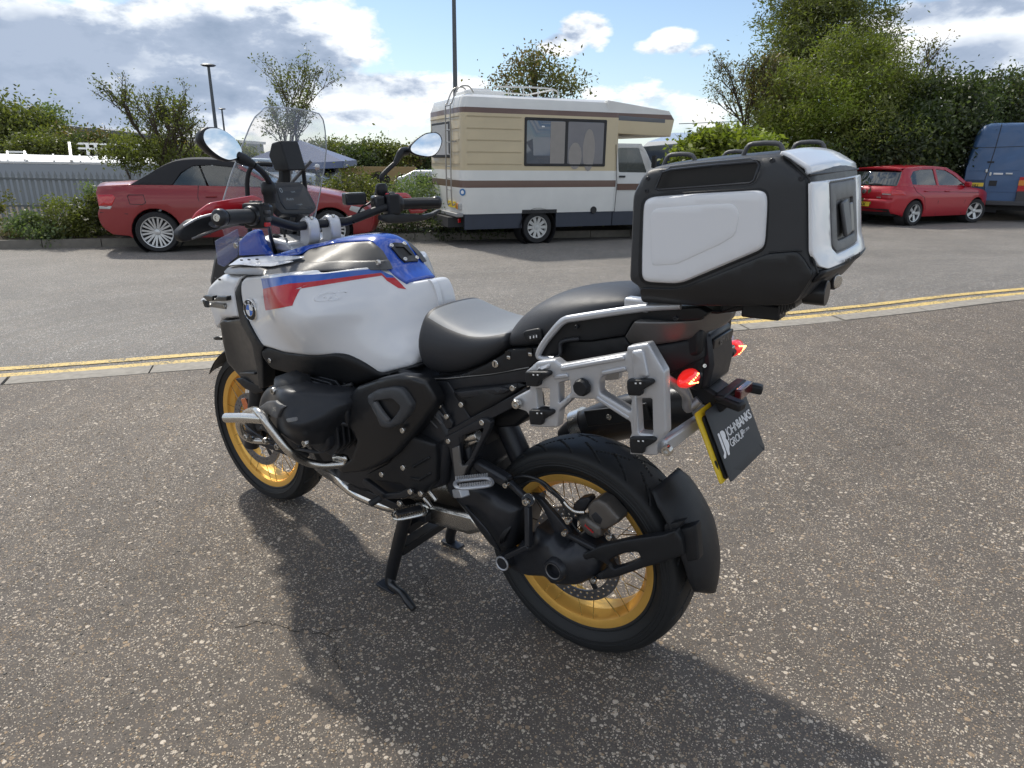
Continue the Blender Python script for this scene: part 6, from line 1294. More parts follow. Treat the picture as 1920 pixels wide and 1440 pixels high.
# toll transponder / navigation mount behind the screen
nv = solid('navigation_mount', [(1.165, 1.335), (1.245, 1.335), (1.270, 1.385), (1.245, 1.425), (1.195, 1.432), (1.190, 1.42)], -.050, .022, BLK, .005)
for s in (1, -1): tube('screen_support', [(1.23, s*.04, 1.355), (1.25, s*.095, 1.355), (1.27, s*.115, 1.31), (1.28, s*.12, 1.20), (1.30, s*.12, 1.08)], .0075, BLK, bike, seg=12)
bar('screen_strut', (1.22, .0, 1.34), (1.26, 0, 1.12), .035, .02, BLK, bike)
tube('screen_adjuster', [ws(.62, .88)+Vector((-.01, 0, 0)), ws(.30, .60)+Vector((-.02, 0, 0)), (1.27, -.02, 1.32)], .006, GREYM, bike)
# hand guards, left and right
HG = [(10, 1010, .455), (480, 710, .30), (130, 760, .43), (0, 900, .46), (430, 900, .36)]
gl = shellx('hand_guard', 'B', [(-95, 965), (-10, 885), (170, 835), (230, 850), (330, 880), (470, 905), (430, 928), (330, 922), (210, 952), (60, 1012), (-60, 1042), (-90, 1010)], BLK, bike, 1.05, th=.03, r=.008, rc=.01)
shellx('hand_guard_shield', 'B', [(-5, 888), (30, 830), (118, 765), (150, 755), (435, 706), (485, 722), (508, 748), (430, 792), (300, 815), (190, 832), (60, 872)], REDG, bike, 1.065, th=.006, r=.003, rc=.008)
tube('hand_guard_trim', [atx('B', *q, 1.045) for q in ((-60, 925), (0, 890), (60, 862), (170, 834))], .0035, SILV, bike, seg=8)
tube('hand_guard_trim', [atx('B', *q, 1.015) for q in ((0, 1015), (100, 975), (230, 930), (330, 915))], .003, GREYM, bike, seg=8)
shellx('hand_guard_shield', 'B', [(1380, 690), (1525, 688), (1552, 704), (1580, 748), (1500, 760), (1400, 745)], REDG, bike, .99, th=.006, r=.003, rc=.006)
shellx('hand_guard_shield', 'B', [(1540, 803), (1690, 797), (1640, 832), (1560, 836)], REDG, bike, .985, th=.006, r=.002, rc=.003)
shellx('hand_guard', 'B', [(1350, 850), (1420, 835), (1560, 838), (1660, 845), (1720, 830), (1770, 805), (1780, 812), (1740, 850), (1660, 885), (1500, 905), (1400, 905), (1350, 880)], BLK, bike, .97, th=.02, r=.006)
# wires
tube('brake_hose', [at('B', *q) for q in ((1310, 640, -.28), (1305, 700, -.27), (1265, 760, -.24), (1200, 800, -.20), (1150, 900, -.12))], .0038, BLK2, bike)
tube('clutch_hose', [at('B', *q) for q in ((560, 740, .24), (520, 780, .2), (560, 850, .14), (640, 930, .10), (660, 1000, .08))], .0045, BLK2, bike)
tube('cable', [(1.02, .22, 1.19), (1.10, .17, 1.15), (1.16, .12, 1.08), (1.2, .08, 1.0)], .006, BLK2, bike)

# seats -----------------------------------------------------------------------
def seatloft(name, secs, m, sub=2, cr=.010):
    S = []
    for dz, pts in secs:
        P_ = [at('D', *q) for q in pts]; c = Vector((P_[0].x, 0, P_[0].z+dz)); q1 = Vector((P_[0].x, P_[0].y*.6, P_[0].z+dz*.75))
        half = [c, q1]+P_; L_ = half+[Vector((half[-1].x, half[-1].y*.4, half[-1].z))]
        R_ = [Vector((p.x, -p.y, p.z)) for p in L_[1:]][::-1]
        S.append(L_+R_)
    v, f = loft_vf(S); o = mesh(name, v, f, m, bike, smooth=80, sub=sub); return fixn(o)
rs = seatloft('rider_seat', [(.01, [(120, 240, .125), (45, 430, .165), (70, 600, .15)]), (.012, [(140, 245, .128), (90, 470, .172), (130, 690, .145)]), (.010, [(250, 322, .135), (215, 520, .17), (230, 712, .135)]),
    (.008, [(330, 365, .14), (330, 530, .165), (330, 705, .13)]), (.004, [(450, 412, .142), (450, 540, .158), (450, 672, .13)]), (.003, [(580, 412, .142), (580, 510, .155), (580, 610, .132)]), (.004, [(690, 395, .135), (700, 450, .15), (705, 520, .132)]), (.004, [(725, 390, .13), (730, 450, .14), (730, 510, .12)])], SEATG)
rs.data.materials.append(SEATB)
# darker side of the rider seat: faces below the crest
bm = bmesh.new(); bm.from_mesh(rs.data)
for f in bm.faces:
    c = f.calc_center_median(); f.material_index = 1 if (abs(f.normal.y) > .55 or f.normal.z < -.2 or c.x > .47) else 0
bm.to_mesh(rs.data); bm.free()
seatloft('pillion_seat', [(.0, [(745, 400, .09), (715, 440, .125), (720, 500, .12)]), (.018, [(770, 330, .10), (735, 430, .14), (740, 515, .125)]), (.026, [(860, 262, .115), (850, 390, .155), (850, 512, .135)]), (.028, [(1000, 200, .12), (1000, 320, .158), (1000, 500, .14)]),
    (.022, [(1200, 158, .122), (1200, 240, .152), (1200, 420, .14)]), (.018, [(1420, 140, .12), (1420, 200, .145), (1420, 330, .13)]), (.008, [(1600, 130, .11), (1600, 180, .13), (1600, 260, .12)]), (.0, [(1660, 160, .09), (1660, 190, .11), (1660, 240, .10)])], SEATB)
# heater switch let into the pillion seat
hs = shell('seat_heater_switch', 'D', [(830, 395), (850, 380), (940, 362), (962, 375), (970, 440), (940, 455), (870, 468), (850, 450)], BLK, bike, .156, th=.012, r=.004)
shell('switch_face', 'D', [(862, 418), (930, 400), (945, 440), (885, 455)], BLK2, hs, .156, lift=.002, th=.005, r=.0015)
for a in (888, 912, 932): box('switch_mark', at('D', a, 428-(a-888)*.2, .160), (.003, .001, .006), WTXT, hs)
# panels under the seats
US = [(150, 700, .135), (720, 530, .140), (960, 600, .135), (700, 650, .14)]
shell('seat_side_cover', 'D', [(150, 722), (300, 712), (430, 682), (560, 625), (700, 545), (720, 515), (940, 498), (975, 570), (870, 650), (600, 690), (300, 722)], BLK, bike, US, th=.03, r=.004)
for a, b in ((735, 570), (888, 548)): box('catch', at('D', a, b, .140), (.012, .006, .010), STEEL, bike, bevel=.002); box('catch_recess', at('D', a-5, b-25, .139), (.016, .004, .016), BTXT, bike)
lk = at('D', 641, 615, .142); cyl('seat_lock', lk-Vector((0, .01, 0)), lk+Vector((0, .004, 0)), .0105, STEEL, bike, seg=24); box('key_slot', lk+Vector((0, .0042, 0)), (.003, .001, .012), BTXT, bike)
shell('subframe_rail', 'D', [(165, 725), (300, 722), (600, 692), (870, 645), (900, 660), (880, 745), (640, 770), (320, 800), (250, 760)], BLKM, bike, .13, th=.03, r=.005)
tube('rail_edge', [at('D', *q) for q in ((180, 722, .132), (300, 718, .137), (600, 688, .137), (880, 640, .137))], .0022, GREYM, bike, seg=6, smooth_path=0)
shell('subframe_strut', 'D', [(215, 735), (300, 740), (465, 1010), (440, 1030), (345, 1080), (230, 790)], BLKM, bike, .135, th=.02, r=.004)
shell('storage_cover', 'D', [(318, 812), (380, 795), (680, 768), (780, 745), (850, 770), (770, 830), (470, 1008), (400, 930)], BLK, bike, [(318, 812, .138), (680, 768, .138), (470, 1008, .132), (600, 860, .150)], th=.03, r=.012)
shell('storage_cover_facet', 'D', [(335, 815), (610, 785), (680, 782), (740, 800), (700, 830), (400, 865)], BLKM, bike, .148, th=.01, r=.006)
bolts('D', [(763, 787), (398, 905), (243, 912), (295, 988), (545, 1032), (307, 1163), (1215, 355)], .150, r=.0085)
rg = shell('ribbed_cover', 'D', [(145, 1050), (210, 850), (335, 1035), (330, 1070), (250, 1095)], BLKM, bike, .145, th=.02, r=.004)
for i in range(3): q0, q1 = at('D', 170+i*32, 1005-i*28, .148), at('D', 232+i*32, 1070-i*28, .148); bar('cover_rib', q0, q1, .006, .006, GREYP, rg, up=(0, 1, 0), bevel=.002)
# footrest bracket with triangular opening
shell('footrest_bracket', 'G', [(635, 722), (850, 610), (1060, 500), (1120, 505), (1152, 540), (1140, 600), (1010, 850), (900, 1060), (880, 1110), (830, 1100), (800, 900), (770, 760)], BLKM, bike, .150, th=.018, r=.005,
      holes=[[(900, 660), (1085, 590), (1060, 660), (960, 860), (900, 930), (870, 900), (870, 740)]])
shell('bracket_face', 'G', [(800, 770), (862, 750), (885, 930), (945, 925), (870, 1090), (835, 1090)], GREYM, bike, .156, th=.006, r=.003)
cyl('brake_cylinder', at('G', 890, 690, .12), at('G', 1045, 650, .12), .016, STEEL, bike); cyl('brake_cylinder', at('G', 920, 745, .12), at('G', 1040, 690, .12), .010, STEEL, bike)
bar('lower_frame_tube', at('G', 800, 640, .13), at('G', 1520, 260, .12), .03, .03, BLKM, bike)
# shock and inner rear guard between the wheel and the frame
solid('inner_mudguard', [(.42, .50), (.34, .46), (.30, .60), (.25, .74), (.10, .80), (.16, .86), (.40, .80)], -.085, .085, BLK, .012)
tube('rear_shock', [(.40, 0, .80), (.20, 0, .45)], .035, BLKM, bike, seg=18)
shell('shock_reservoir', 'G', [(1160, 440), (1340, 390), (1480, 330), (1500, 480), (1360, 590), (1180, 600)], BLK, bike, .06, th=.08, r=.02)
# passenger peg, rider peg
def peg(zk, c, ax, m, rub, yv, L1=.10, W1=.045, nteeth=12):
    c = Vector(c); ax = Vector(ax).normalized(); up = Vector((0, 0, 1)); sd = ax.cross(up).normalized(); up = sd.cross(ax)
    ring = [c+ax*(L1*.5*math.copysign(abs(math.cos(t))**.5, math.cos(t)))+sd*(W1*.5*math.copysign(abs(math.sin(t))**.8, math.sin(t))) for t in np.linspace(0, 2*PI, 33)[:-1]]
    v, f = sweep_vf(ring+[ring[0]], .0055, 8, caps=False, ell=(up, 1)); v = [p for p in v]
    tv = [(v, f)]
    for i in range(nteeth):
        for s in (1, -1):
            p = c+ax*(L1*(-.42+.84*i/(nteeth-1)))+sd*s*W1*.47+up*.009; tv.append(box_vf(p, (.0042, .0042, .010)))
    o = mesh('footpeg', *join_vf(tv), m, bike, smooth=40)
    if rub: R_ = Matrix([list(q) for q in (ax, sd, up)]).transposed(); box('peg_rubber', c+up*.006, (L1*.8, W1*.66, .014), BLK, o, bevel=.006, R=R_)
    return o
pc = at('G', 1000, 1085, .21); peg('G', pc, (.55, .75, .05), SILV, False, .2, L1=.105, W1=.052, nteeth=14)
bar('peg_hanger', at('G', 850, 1170, .17), at('G', 920, 1170, .19), .03, .025, SILV, bike)
both(peg('H', at('H', 395, 460, .24), (.5, .85, .0), STEEL, True, .22, L1=.10, W1=.05)); bar('peg_hanger', at('H', 500, 420, .17), at('H', 430, 450, .21), .03, .02, BLKM, bike)
# gear lever
shell('gear_lever', 'H', [(0, 175), (30, 180), (190, 300), (300, 290), (390, 245), (430, 270), (420, 310), (330, 340), (180, 345), (130, 330), (-10, 215)], BLKM, bike, .19, th=.014, r=.005)
cyl('gear_lever_pedal', at('H', 60, 385, .235), at('H', 150, 330, .20), .011, RUBB, bike)
bolts('H', [(402, 278), (490, 293), (312, 378), (510, 460)], .20, r=.010)
for a, b in ((470, 380), (520, 330), (560, 270)): tube('linkage_spring', [at('H', a, b, .15), at('H', a+60, b+80, .15)], .008, STEEL, bike, smooth_path=0)
bar('lower_cradle', at('F', 1290, 1190, .13), at('H', 560, 500, .10), .035, .03, BLKM, bike)
# centre stand
SP = at('H', 330, 500, .17)
sl = tube('centre_stand', [(.56, .16, .33), (.60, .175, .20), (.635, .195, .06), (.640, .200, .02)], [.023, .022, .020, .016], BLK2, bike, seg=14)
tube('stand_leg', [(.56, -.12, .33), (.60, -.125, .20), (.655, -.125, .05), (.66, -.125, .014)], [.023, .022, .020, .018], BLK2, sl, seg=14)
bar('stand_crossmember', (.615, .175, .145), (.615, -.12, .150), .045, .03, BLK2, sl); bar('stand_crossmember', (.58, .165, .23), (.58, -.12, .25), .03, .03, BLK2, sl)
tube('stand_tang', [(.640, .200, .06), (.625, .208, .03), (.585, .222, .035), (.545, .235, .042), (.515, .243, .030), (.485, .247, .016)], [.014, .015, .013, .012, .013, .011], BLK2, sl, seg=12)
for y in (.20, -.125): box('stand_foot', (.65, y, .006), (.085, .04, .008), BLKM, sl, bevel=.003, R=Matrix.Rotation(rad(-4), 3, 'Y'))
# exhaust: chrome header, collector, silencer on the far side
tube('exhaust_header', [(.92, .26, .50), (.96, .20, .38), (.93, .14, .30), (.85, .12, .255), (.72, .10, .240), (.66, .06, .24)], .021, CHROME, bike, seg=16)
tube('exhaust_header', [(1.00, -.26, .50), (1.00, -.22, .40), (1.02, -.16, .27), (.90, -.12, .235), (.72, -.08, .235)], .021, CHROME, bike, seg=16)
solid('exhaust_collector', [(.32, .27), (.38, .235), (.60, .215), (.70, .225), (.70, .27), (.55, .30), (.36, .32)], -.09, .09, STEEL, .018)
tube('exhaust_link', [(.36, -.05, .29), (.25, -.15, .36), (.20, -.19, .44), (.18, -.20, .50)], .026, CHROME, bike)
tube('silencer', [(.20, -.20, .50), (.12, -.21, .56), (-.02, -.215, .63), (-.22, -.215, .70)], [.045, .062, .068, .066], BLKM, bike, seg=20, ell=((0, 0, 1), .8))
tube('silencer_collar', [(.16, -.21, .54), (.125, -.212, .56)], .069, STEEL, bike, seg=20, ell=((0, 0, 1), .82))
bar('silencer_heat_shield', (.10, -.150, .615), (-.10, -.150, .68), .05, .012, BLK, bike, up=(0, 1, 0))
bolt((.02, -.142, .64), r=.009)
# hoses and looms that run over the engine
for pts, r_, m_ in (([(1010, 400, .25), (1060, 470, .27), (1120, 560, .26), (1230, 600, .24)], .007, RUBB), ([(950, 330, .24), (1040, 350, .25), (1150, 330, .24), (1300, 290, .22)], .006, RUBB), ([(1060, 780, .27), (1100, 700, .28), (1180, 640, .27), (1260, 650, .25)], .009, BLKM),
    ([(700, 840, .33), (860, 880, .32), (1000, 900, .28), (1120, 870, .25)], .006, GREYP), ([(560, 740, .30), (620, 800, .30), (760, 870, .30), (900, 930, .26)], .008, RUBB)):
    tube('hose', [at('F', *q) for q in pts], r_, m_, bike, seg=8)
for q in ((1010, 400), (1180, 640), (860, 880), (1040, 350)): lathe('hose_clip', [(.009, -.004), (.011, -.003), (.011, .003), (.009, .004)], STEEL, bike, seg=14, c=at('F', *q, .262), axis=(.6, .1, -.6))
shell('engine_badge', 'F', [(700, 600), (790, 585), (800, 620), (712, 636)], GREYM, bike, HC, lift=.003, th=.004, r=.001)
# crash bar
def fl(L_, s): return [Vector((p.x, s*p.y, p.z)) for p in (at('F', *q) for q in L_)]
for s in (1, -1):
    cb = tube('crash_bar', fl([(330, 620, .36), (345, 560, .38), (400, 532, .40), (450, 538, .42), (505, 600, .425), (600, 730, .415), (740, 900, .39), (880, 985, .34), (1020, 1018, .30), (1150, 1012, .26), (1215, 1005, .24)], s), .0135, STEEL, bike, seg=14, smooth_path=6)
    tube('crash_bar_branch', fl([(560, 800, .26), (400, 790, .30), (320, 745, .335), (290, 690, .355), (285, 620, .37), (345, 555, .39)], s), .0125, STEEL, cb, seg=12)
    tube('crash_bar_nose', fl([(165, 592, .445), (330, 592, .435), (500, 603, .425)], s), .0155, STEEL, cb, seg=14)
    tube('crash_bar_hook', fl([(1215, 1005, .24), (1245, 985, .235), (1235, 955, .24), (1190, 945, .245), (1140, 952, .25)], s), .011, STEEL, cb, seg=12)

# swingarm and final drive ----------------------------------------------------
SWc = [(820, 380, .12), (1000, 260, .13), (1300, 440, .145), (1230, 740, .13), (900, 500, .11), (1100, 500, .155)]
shell('swingarm', 'H', [(700, 250), (800, 200), (960, 230), (1090, 300), (1320, 430), (1290, 560), (1245, 780), (1140, 805), (1060, 740), (960, 610), (870, 480), (780, 370)], BLKM, bike, SWc, th=.14, r=.024, rc=.012)
tube('swingarm_edge', [at('H', *q) for q in ((870, 400, .125), (960, 500, .15), (1060, 620, .15), (1160, 780, .13))], .004, BLKM, bike)
solid('swingarm_pivot', [(.30, .40), (.42, .36), (.50, .48), (.46, .62), (.34, .60)], -.12, .12, BLKM, .02)
for i in range(3):
    c = at('H', 1262+i*16, 590-i*8, .10); lathe('driveshaft_boot', [(.045, -.006), (.056, -.003), (.056, .003), (.045, .006)], BLK, bike, seg=28, c=c, axis=(.85, 0, .45))
FD = [(330, 740, .13), (470, 640, .15), (640, 620, .17), (760, 780, .185), (880, 700, .15), (900, 880, .15), (650, 830, .195), (600, 930, .16), (400, 830, .14)]
shell('final_drive', 'I', [(300, 745), (370, 690), (400, 640), (480, 640), (500, 545), (560, 590), (620, 600), (690, 690), (780, 625), (850, 660), (930, 700), (965, 790), (945, 880), (880, 905), (800, 940), (710, 945), (620, 935), (580, 890), (450, 880), (370, 850), (320, 820)], BLKM, bike, FD, th=.10, r=.024, rc=.008)
hc = at('I', 648, 822, .20)
lathe('axle_tube', [(.022, -.05), (.022, .008), (.0235, .010), (.028, .010), (.032, .004), (.033, -.03)], BLKM, bike, seg=36, c=hc, axis=(0, 1, 0)); cyl('axle_bore', hc-Vector((0, .045, 0)), hc-Vector((0, .03, 0)), .022, BTXT, bike)
lathe('axle_ring', [(.0205, .0085), (.0225, .0105), (.0235, .0085)], GREYM, bike, seg=36, c=hc, axis=(0, 1, 0))
pv = at('H', 1176, 885, .165); cyl('swingarm_pivot_cap', pv-Vector((0, .07, 0)), pv, .024, BLKM, bike, seg=28); lathe('pivot_ring', [(.0175, .001), (.0195, .003), (.0215, .003), (.0228, 0)], SILV, bike, seg=32, c=pv, axis=(0, 1, 0))
bar('drive_rib', at('H', 1398, 400, .165), at('H', 1402, 735, .185), .016, .020, BLKM, bike, up=(0, 1, 0)); bar('drive_rib', at('H', 1402, 735, .185), at('H', 1220, 825, .165), .014, .018, BLKM, bike, up=(0, 1, 0))
cyl('torque_arm_joint', at('H', 1400, 350, .12), at('H', 1400, 350, .165), .019, BLKM, bike, seg=24); bolt(at('H', 1382, 362, .170), r=.011, h=.008); lathe('joint_ring', [(.016, .001), (.018, .0025), (.019, 0)], STEEL, bike, seg=24, c=at('H', 1405, 345, .166), axis=(0, 1, 0))
bar('torque_arm', at('H', 960, 30, .12), at('H', 1240, 200, .14), .034, .034, BLKM, bike, bevel=.008); bar('torque_arm_end', at('H', 1240, 200, .14), at('H', 1395, 345, .15), .018, .018, BLKM, bike, bevel=.005)
shell('drive_web', 'I', [(500, 320), (560, 350), (740, 560), (760, 620), (700, 690), (640, 560), (560, 400)], BLKM, bike, .135, th=.015, r=.004)
bar('speed_sensor_arm', at('I', 710, 570, .15), at('I', 940, 690, .15), .012, .014, BLKM, bike, up=(0, 1, 0))
bolts('I', [(718, 572), (322, 248), (762, 768), (912, 890), (742, 490), (1020, 598), (712, 852)], .165, r=.0085, h=.008)
# rear caliper and brake line
CC = [(860, 400, .115), (1080, 480, .125), (960, 620, .12)]
cp = shell('brake_caliper', 'I', [(862, 400), (895, 360), (935, 348), (985, 372), (1080, 480), (1075, 510), (990, 560), (935, 545), (870, 470)], CAL, bike, .125, th=.05, r=.010)
shell('caliper_window', 'I', [(890, 455), (925, 430), (970, 480), (955, 520), (915, 500)], BLKM, cp, .125, lift=.001, th=.004, r=.002)
shell('caliper_bridge', 'I', [(800, 480), (850, 470), (950, 540), (962, 600), (925, 620), (860, 590), (815, 530)], CAL, cp, .13, th=.04, r=.010)
cl0, cl1 = at('I', 848, 500, .1325), at('I', 925, 570, .1325); text('lettering', 'brembo', .0095, frame(cl0+Vector((0, 0, -.010)), cl1-cl0, (0, 0, 1)), REDP, cp, ext=.0005, bold=.0003)
shell('caliper_carrier', 'I', [(770, 380), (810, 345), (870, 335), (890, 360), (860, 410), (800, 470), (760, 440)], BLKM, cp, .11, th=.03, r=.008)
tube('brake_line', [at('I', *q) for q in ((360, 205, .12), (450, 190, .13), (560, 225, .135), (650, 300, .135), (720, 370, .13), (770, 420, .135), (850, 435, .13))], [.0045]*20+[.0045], BLK2, bike)
tube('sensor_wire', [at('I', *q) for q in ((400, 260, .12), (520, 220, .13), (610, 290, .13), (690, 360, .125), (760, 500, .12), (820, 580, .115))], .003, BLK2, bike)
tube('brake_line_fitting', [at('I', *q) for q in ((715, 365, .131), (745, 400, .135), (790, 430, .135), (850, 435, .13))], .0052, STEEL, bike)
# mudguard behind the wheel with its arm
def hug(u, v):
    a = PI-rad(50)+u*rad(52); t = 1-2*v; r = .379-.034*abs(t)**2.5; wdt = np.interp(u, [0, .12, .5, .8, .93, 1], [.078, .098, .108, .092, .066, .030])
    return Vector((math.cos(a)*r, t*wdt, RC[2]+math.sin(a)*r))
hg_ = surfgrid('tyre_hugger', hug, 26, 17, BLK, bike, th=.008); fixn(hg_)
HA = [(740, 770, .165), (960, 660, .16), (1380, 590, .125), (1520, 720, .11), (1000, 890, .15)]
shell('hugger_arm', 'I', [(740, 770), (755, 748), (800, 735), (950, 665), (1130, 625), (1380, 590), (1460, 560), (1500, 620), (1520, 725), (1380, 775), (1240, 815), (1060, 878), (960, 895), (900, 895), (915, 870), (980, 830), (1010, 800), (960, 770), (900, 745), (800, 785)], BLK, bike, HA, th=.025, r=.007, rc=.006,
      holes=[[(1010, 765), (1060, 735), (1120, 714), (1205, 706), (1228, 750), (1130, 795), (1040, 822)]])
shell('hugger_facet', 'I', [(1385, 520), (1530, 490), (1470, 560), (1390, 590)], BLK, bike, .10, th=.02, r=.004)
shell('hugger_block', 'I', [(1440, 560), (1600, 520), (1620, 760), (1520, 780), (1480, 700)], BLK, bike, .095, th=.03, r=.008)
o = hug(.48, .5)+Vector((-.004, 0, 0)); text('lettering', 'GS', .05, frame(hug(.50, .20)+Vector((-.003, 0, -.02)), (0, -1, .0), (.18, 0, 1)), GREYP, bike, ext=.001, bold=.001, shear=.2)

# tail -----------------------------------------------------------------------
tsec = []
for x_, w_, zt_, zb_ in ((-.08, .105, .995, .895), (-.18, .105, 1.0, .882), (-.27, .098, 1.0, .858), (-.318, .082, .99, .842), (-.330, .072, .98, .850)):
    tsec.append([Vector((x_, y*w_, zb_+(zt_-zb_)*q)) for y, q in ((.8, 0), (1, .12), (1, .85), (.85, 1), (-.85, 1), (-1, .85), (-1, .12), (-.8, 0))])
tb = fixn(mesh('tail_unit', *loft_vf(tsec), BLK, bike, bevel=.006))
shell('tail_side_cover', 'E', [(330, 335), (350, 300), (560, 300), (800, 262), (830, 320), (1030, 328), (1290, 285), (1362, 250), (1362, 420), (1335, 440), (1080, 560), (1000, 430), (965, 318), (815, 345), (815, 385), (345, 468)], BLK, bike, [(330, 400, .15), (815, 345, .145), (1030, 400, .14), (1362, 300, .080), (1080, 550, .125)], th=.03, r=.006)
shell('grab_handle_plate', 'E', [(200, 420), (200, 385), (345, 188), (400, 158), (700, 115), (1000, 72), (1330, 64), (1395, 105), (1340, 150), (1130, 165), (862, 160), (830, 215), (800, 262), (560, 300), (350, 302), (340, 380), (320, 420)], BLK, bike, [(200, 400, .175), (400, 160, .17), (1000, 72, .16), (1395, 105, .13), (800, 262, .155)], th=.03, r=.004)
tube('grab_handle_rim', [at('E', *q) for q in ((300, 428, .18), (210, 425, .185), (190, 390, .185), (240, 300, .185), (330, 190, .183), (380, 152, .18), (440, 138, .18), (700, 98, .176), (870, 74, .172), (1000, 60, .168), (1200, 50, .16))], [.007, .008, .009, .009, .009, .008], SILV, bike, seg=12)
tube('grab_handle_lip', [at('E', *q) for q in ((210, 425, .183), (335, 410, .175), (350, 310, .17), (480, 285, .165))], .005, BLKM, bike)
shell('tail_cover', 'E', [(795, 270), (862, 163), (1130, 166), (1345, 150), (1392, 104), (1562, 104), (1545, 150), (1480, 205), (1370, 250), (1290, 283), (1160, 310), (1030, 328), (830, 320)], GREYM, bike, [(795, 270, .160), (1130, 166, .155), (1392, 104, .115), (1562, 104, .02), (1480, 205, .04), (1370, 250, .078), (1030, 328, .145)], th=.03, r=.008)
bolts('E', [(1165, 140), (458, 200)], .172, r=.005, m=BLKM)
box('rack_foot', at('E', 900, 40, .15), (.06, .03, .03), SILV, bike, bevel=.006)
# rear face of the tail, with lettering
tf = solid('tail_face', [(-.322, .985), (-.338, .980), (-.350, .91), (-.342, .855), (-.322, .850)], -.068, .068, BLKM, .010)
box('tail_badge', (-.3435, 0, .957), (.006, .118, .024), BLK2, bike, bevel=.002, R=Matrix.Rotation(rad(-5), 3, 'Y'))
text('lettering', 'BMW', .024, frame((-.3480, .028, .949), (0, -1, 0), (.09, 0, 1)), GREYM, bike, ext=.0005, bold=.0005)
# indicators doubling as tail lights
for s in (1, -1):
    b = Vector((-.33, s*.10, .895))
    tube('indicator_stem', [b, b+Vector((.0, s*.03, .003))], .010, BLK, bike, smooth_path=0)
    # a tear-shaped lens lying across the machine
    c = Vector((-.325, s*.150, .898)); secs = []
    for t, hw, hh in ((-.034, .012, .012), (-.024, .019, .018), (-.004, .020, .020), (.018, .016, .017), (.036, .009, .010), (.044, .003, .004)):
        secs.append([c+Vector((math.cos(a)*hw, s*t, math.sin(a)*hh)) for a in np.linspace(0, 2*PI, 17)[:-1]])
    il = fixn(mesh('indicator', *loft_vf(secs), REDL, bike, smooth=60))
    for k in range(11):
        a = -1.9+k*.38; q = c+Vector((-.0215+.004*abs(math.cos(a)), s*(.004+.026*math.cos(a)*-1 if False else s*0), 0))
        t = (k/10-.5)*2; yy = .034-.046*abs(t); zz = .010*t
        v, f = lathe_vf([(.0001, .0012), (.0017, .0008), (.0020, -.003)], 8, c=(c.x-.0195+.002*abs(t)+.10*max(0, yy-.02), c.y+s*(yy-.006), c.z+zz), axis=(-1, 0, 0)); mesh('led', v, f, LED, il)
    bolt((-.338, s*.092, .915), (-.6, s*.6, .2), .005)
# plate hanger
hgr = solid('plate_hanger', [(-.27, .87), (-.33, .85), (-.372, .83), (-.385, .815), (-.365, .79), (-.335, .80), (-.30, .81)], -.045, .045, BLK, .008)
for s in (1, -1): bar('plate_lamp_arm', (-.36, s*.055, .835), (-.425, s*.07, .828), .03, .022, BLK, hgr, bevel=.006)
bar('plate_lamp_bridge', (-.372, .075, .838), (-.372, -.075, .838), .026, .016, BLK, hgr, bevel=.005)
bar('rear_reflector', (-.398, .030, .838), (-.398, -.052, .838), .016, .026, REDD, bike, bevel=.003)
# number plate
TL = Vector((-.351, .100, .811)); TR = Vector((-.3655, -.100, .824)); BLp = Vector((-.4230, .100, .655)); PX = (TR-TL).normalized(); PY = (TL-BLp).normalized(); PN = PX.cross(PY)
if PN.x > 0: PN = -PN
def plane_plate(name, w0, w1, h0, h1, off, th, m, parent, rc=.008, holes=()):
    return fixn(plate(name, [(w0, h0), (w1, h0), (w1, h1), (w0, h1)], m, parent, w=lambda u, v: 0*u+off, mp=lambda u, v, q: TL+PX*u+PY*v+PN*q, th=th, r=.0008, step=.05, rc=rc))
wP = (TR-TL).length; hP = (TL-BLp).length
PL = plane_plate('number_plate', -.022, wP-.012, -hP+.006, .006, -.012, .003, YEL, bike)
plane_plate('plate_cover', 0, wP, -hP, 0, 0, .002, mat('cover_card', (.035, .038, .042), .5), PL)
plane_plate('plate_backing', -.005, wP-.03, -hP+.01, -.01, -.006, .005, BLK, PL)
for v_ in (-.112,): fixn(plate('plate_character', [(-.016, v_), (-.007, v_), (-.007, v_-.010), (-.011, v_-.022), (-.016, v_-.010)], BTXT, PL, w=lambda u, v: 0*u-.0112, mp=lambda u, v, q: TL+PX*u+PY*v+PN*q, th=.0006, r=0, rc=0))
def ptxt(s_, u, v, sz, **k): return text('lettering', s_, sz, frame(TL+PX*u+PY*v+PN*.0008, PX, PY) if PX.cross(PY).dot(PN) > 0 else frame(TL+PX*u+PY*v+PN*.0008, PX, PY), WTXT, PL, ext=.0004, **k)
ptxt('JOHN', .052, -.083, .030, sp=.86, sx=.92); ptxt('BANKS', .1085, -.083, .030, bold=.0007, sp=.92, sx=.92); ptxt('GROUP', .052, -.108, .026, sp=.86, sx=.95); ptxt('EST 1914', .122, -.102, .0095)
for q in ([(.016, -.060), (.024, -.060), (.024, -.108), (.016, -.118), (.008, -.118), (.008, -.111), (.016, -.106)],
          [(.028, -.060), (.040, -.060), (.047, -.066), (.047, -.076), (.042, -.082), (.048, -.088), (.048, -.100), (.040, -.108), (.036, -.118), (.028, -.118)]):
    fixn(plate('logo', q, WTXT, PL, w=lambda u, v: 0*u+.0008, mp=lambda u, v, q: TL+PX*u+PY*v+PN*q, th=.0006, r=0, rc=.003))
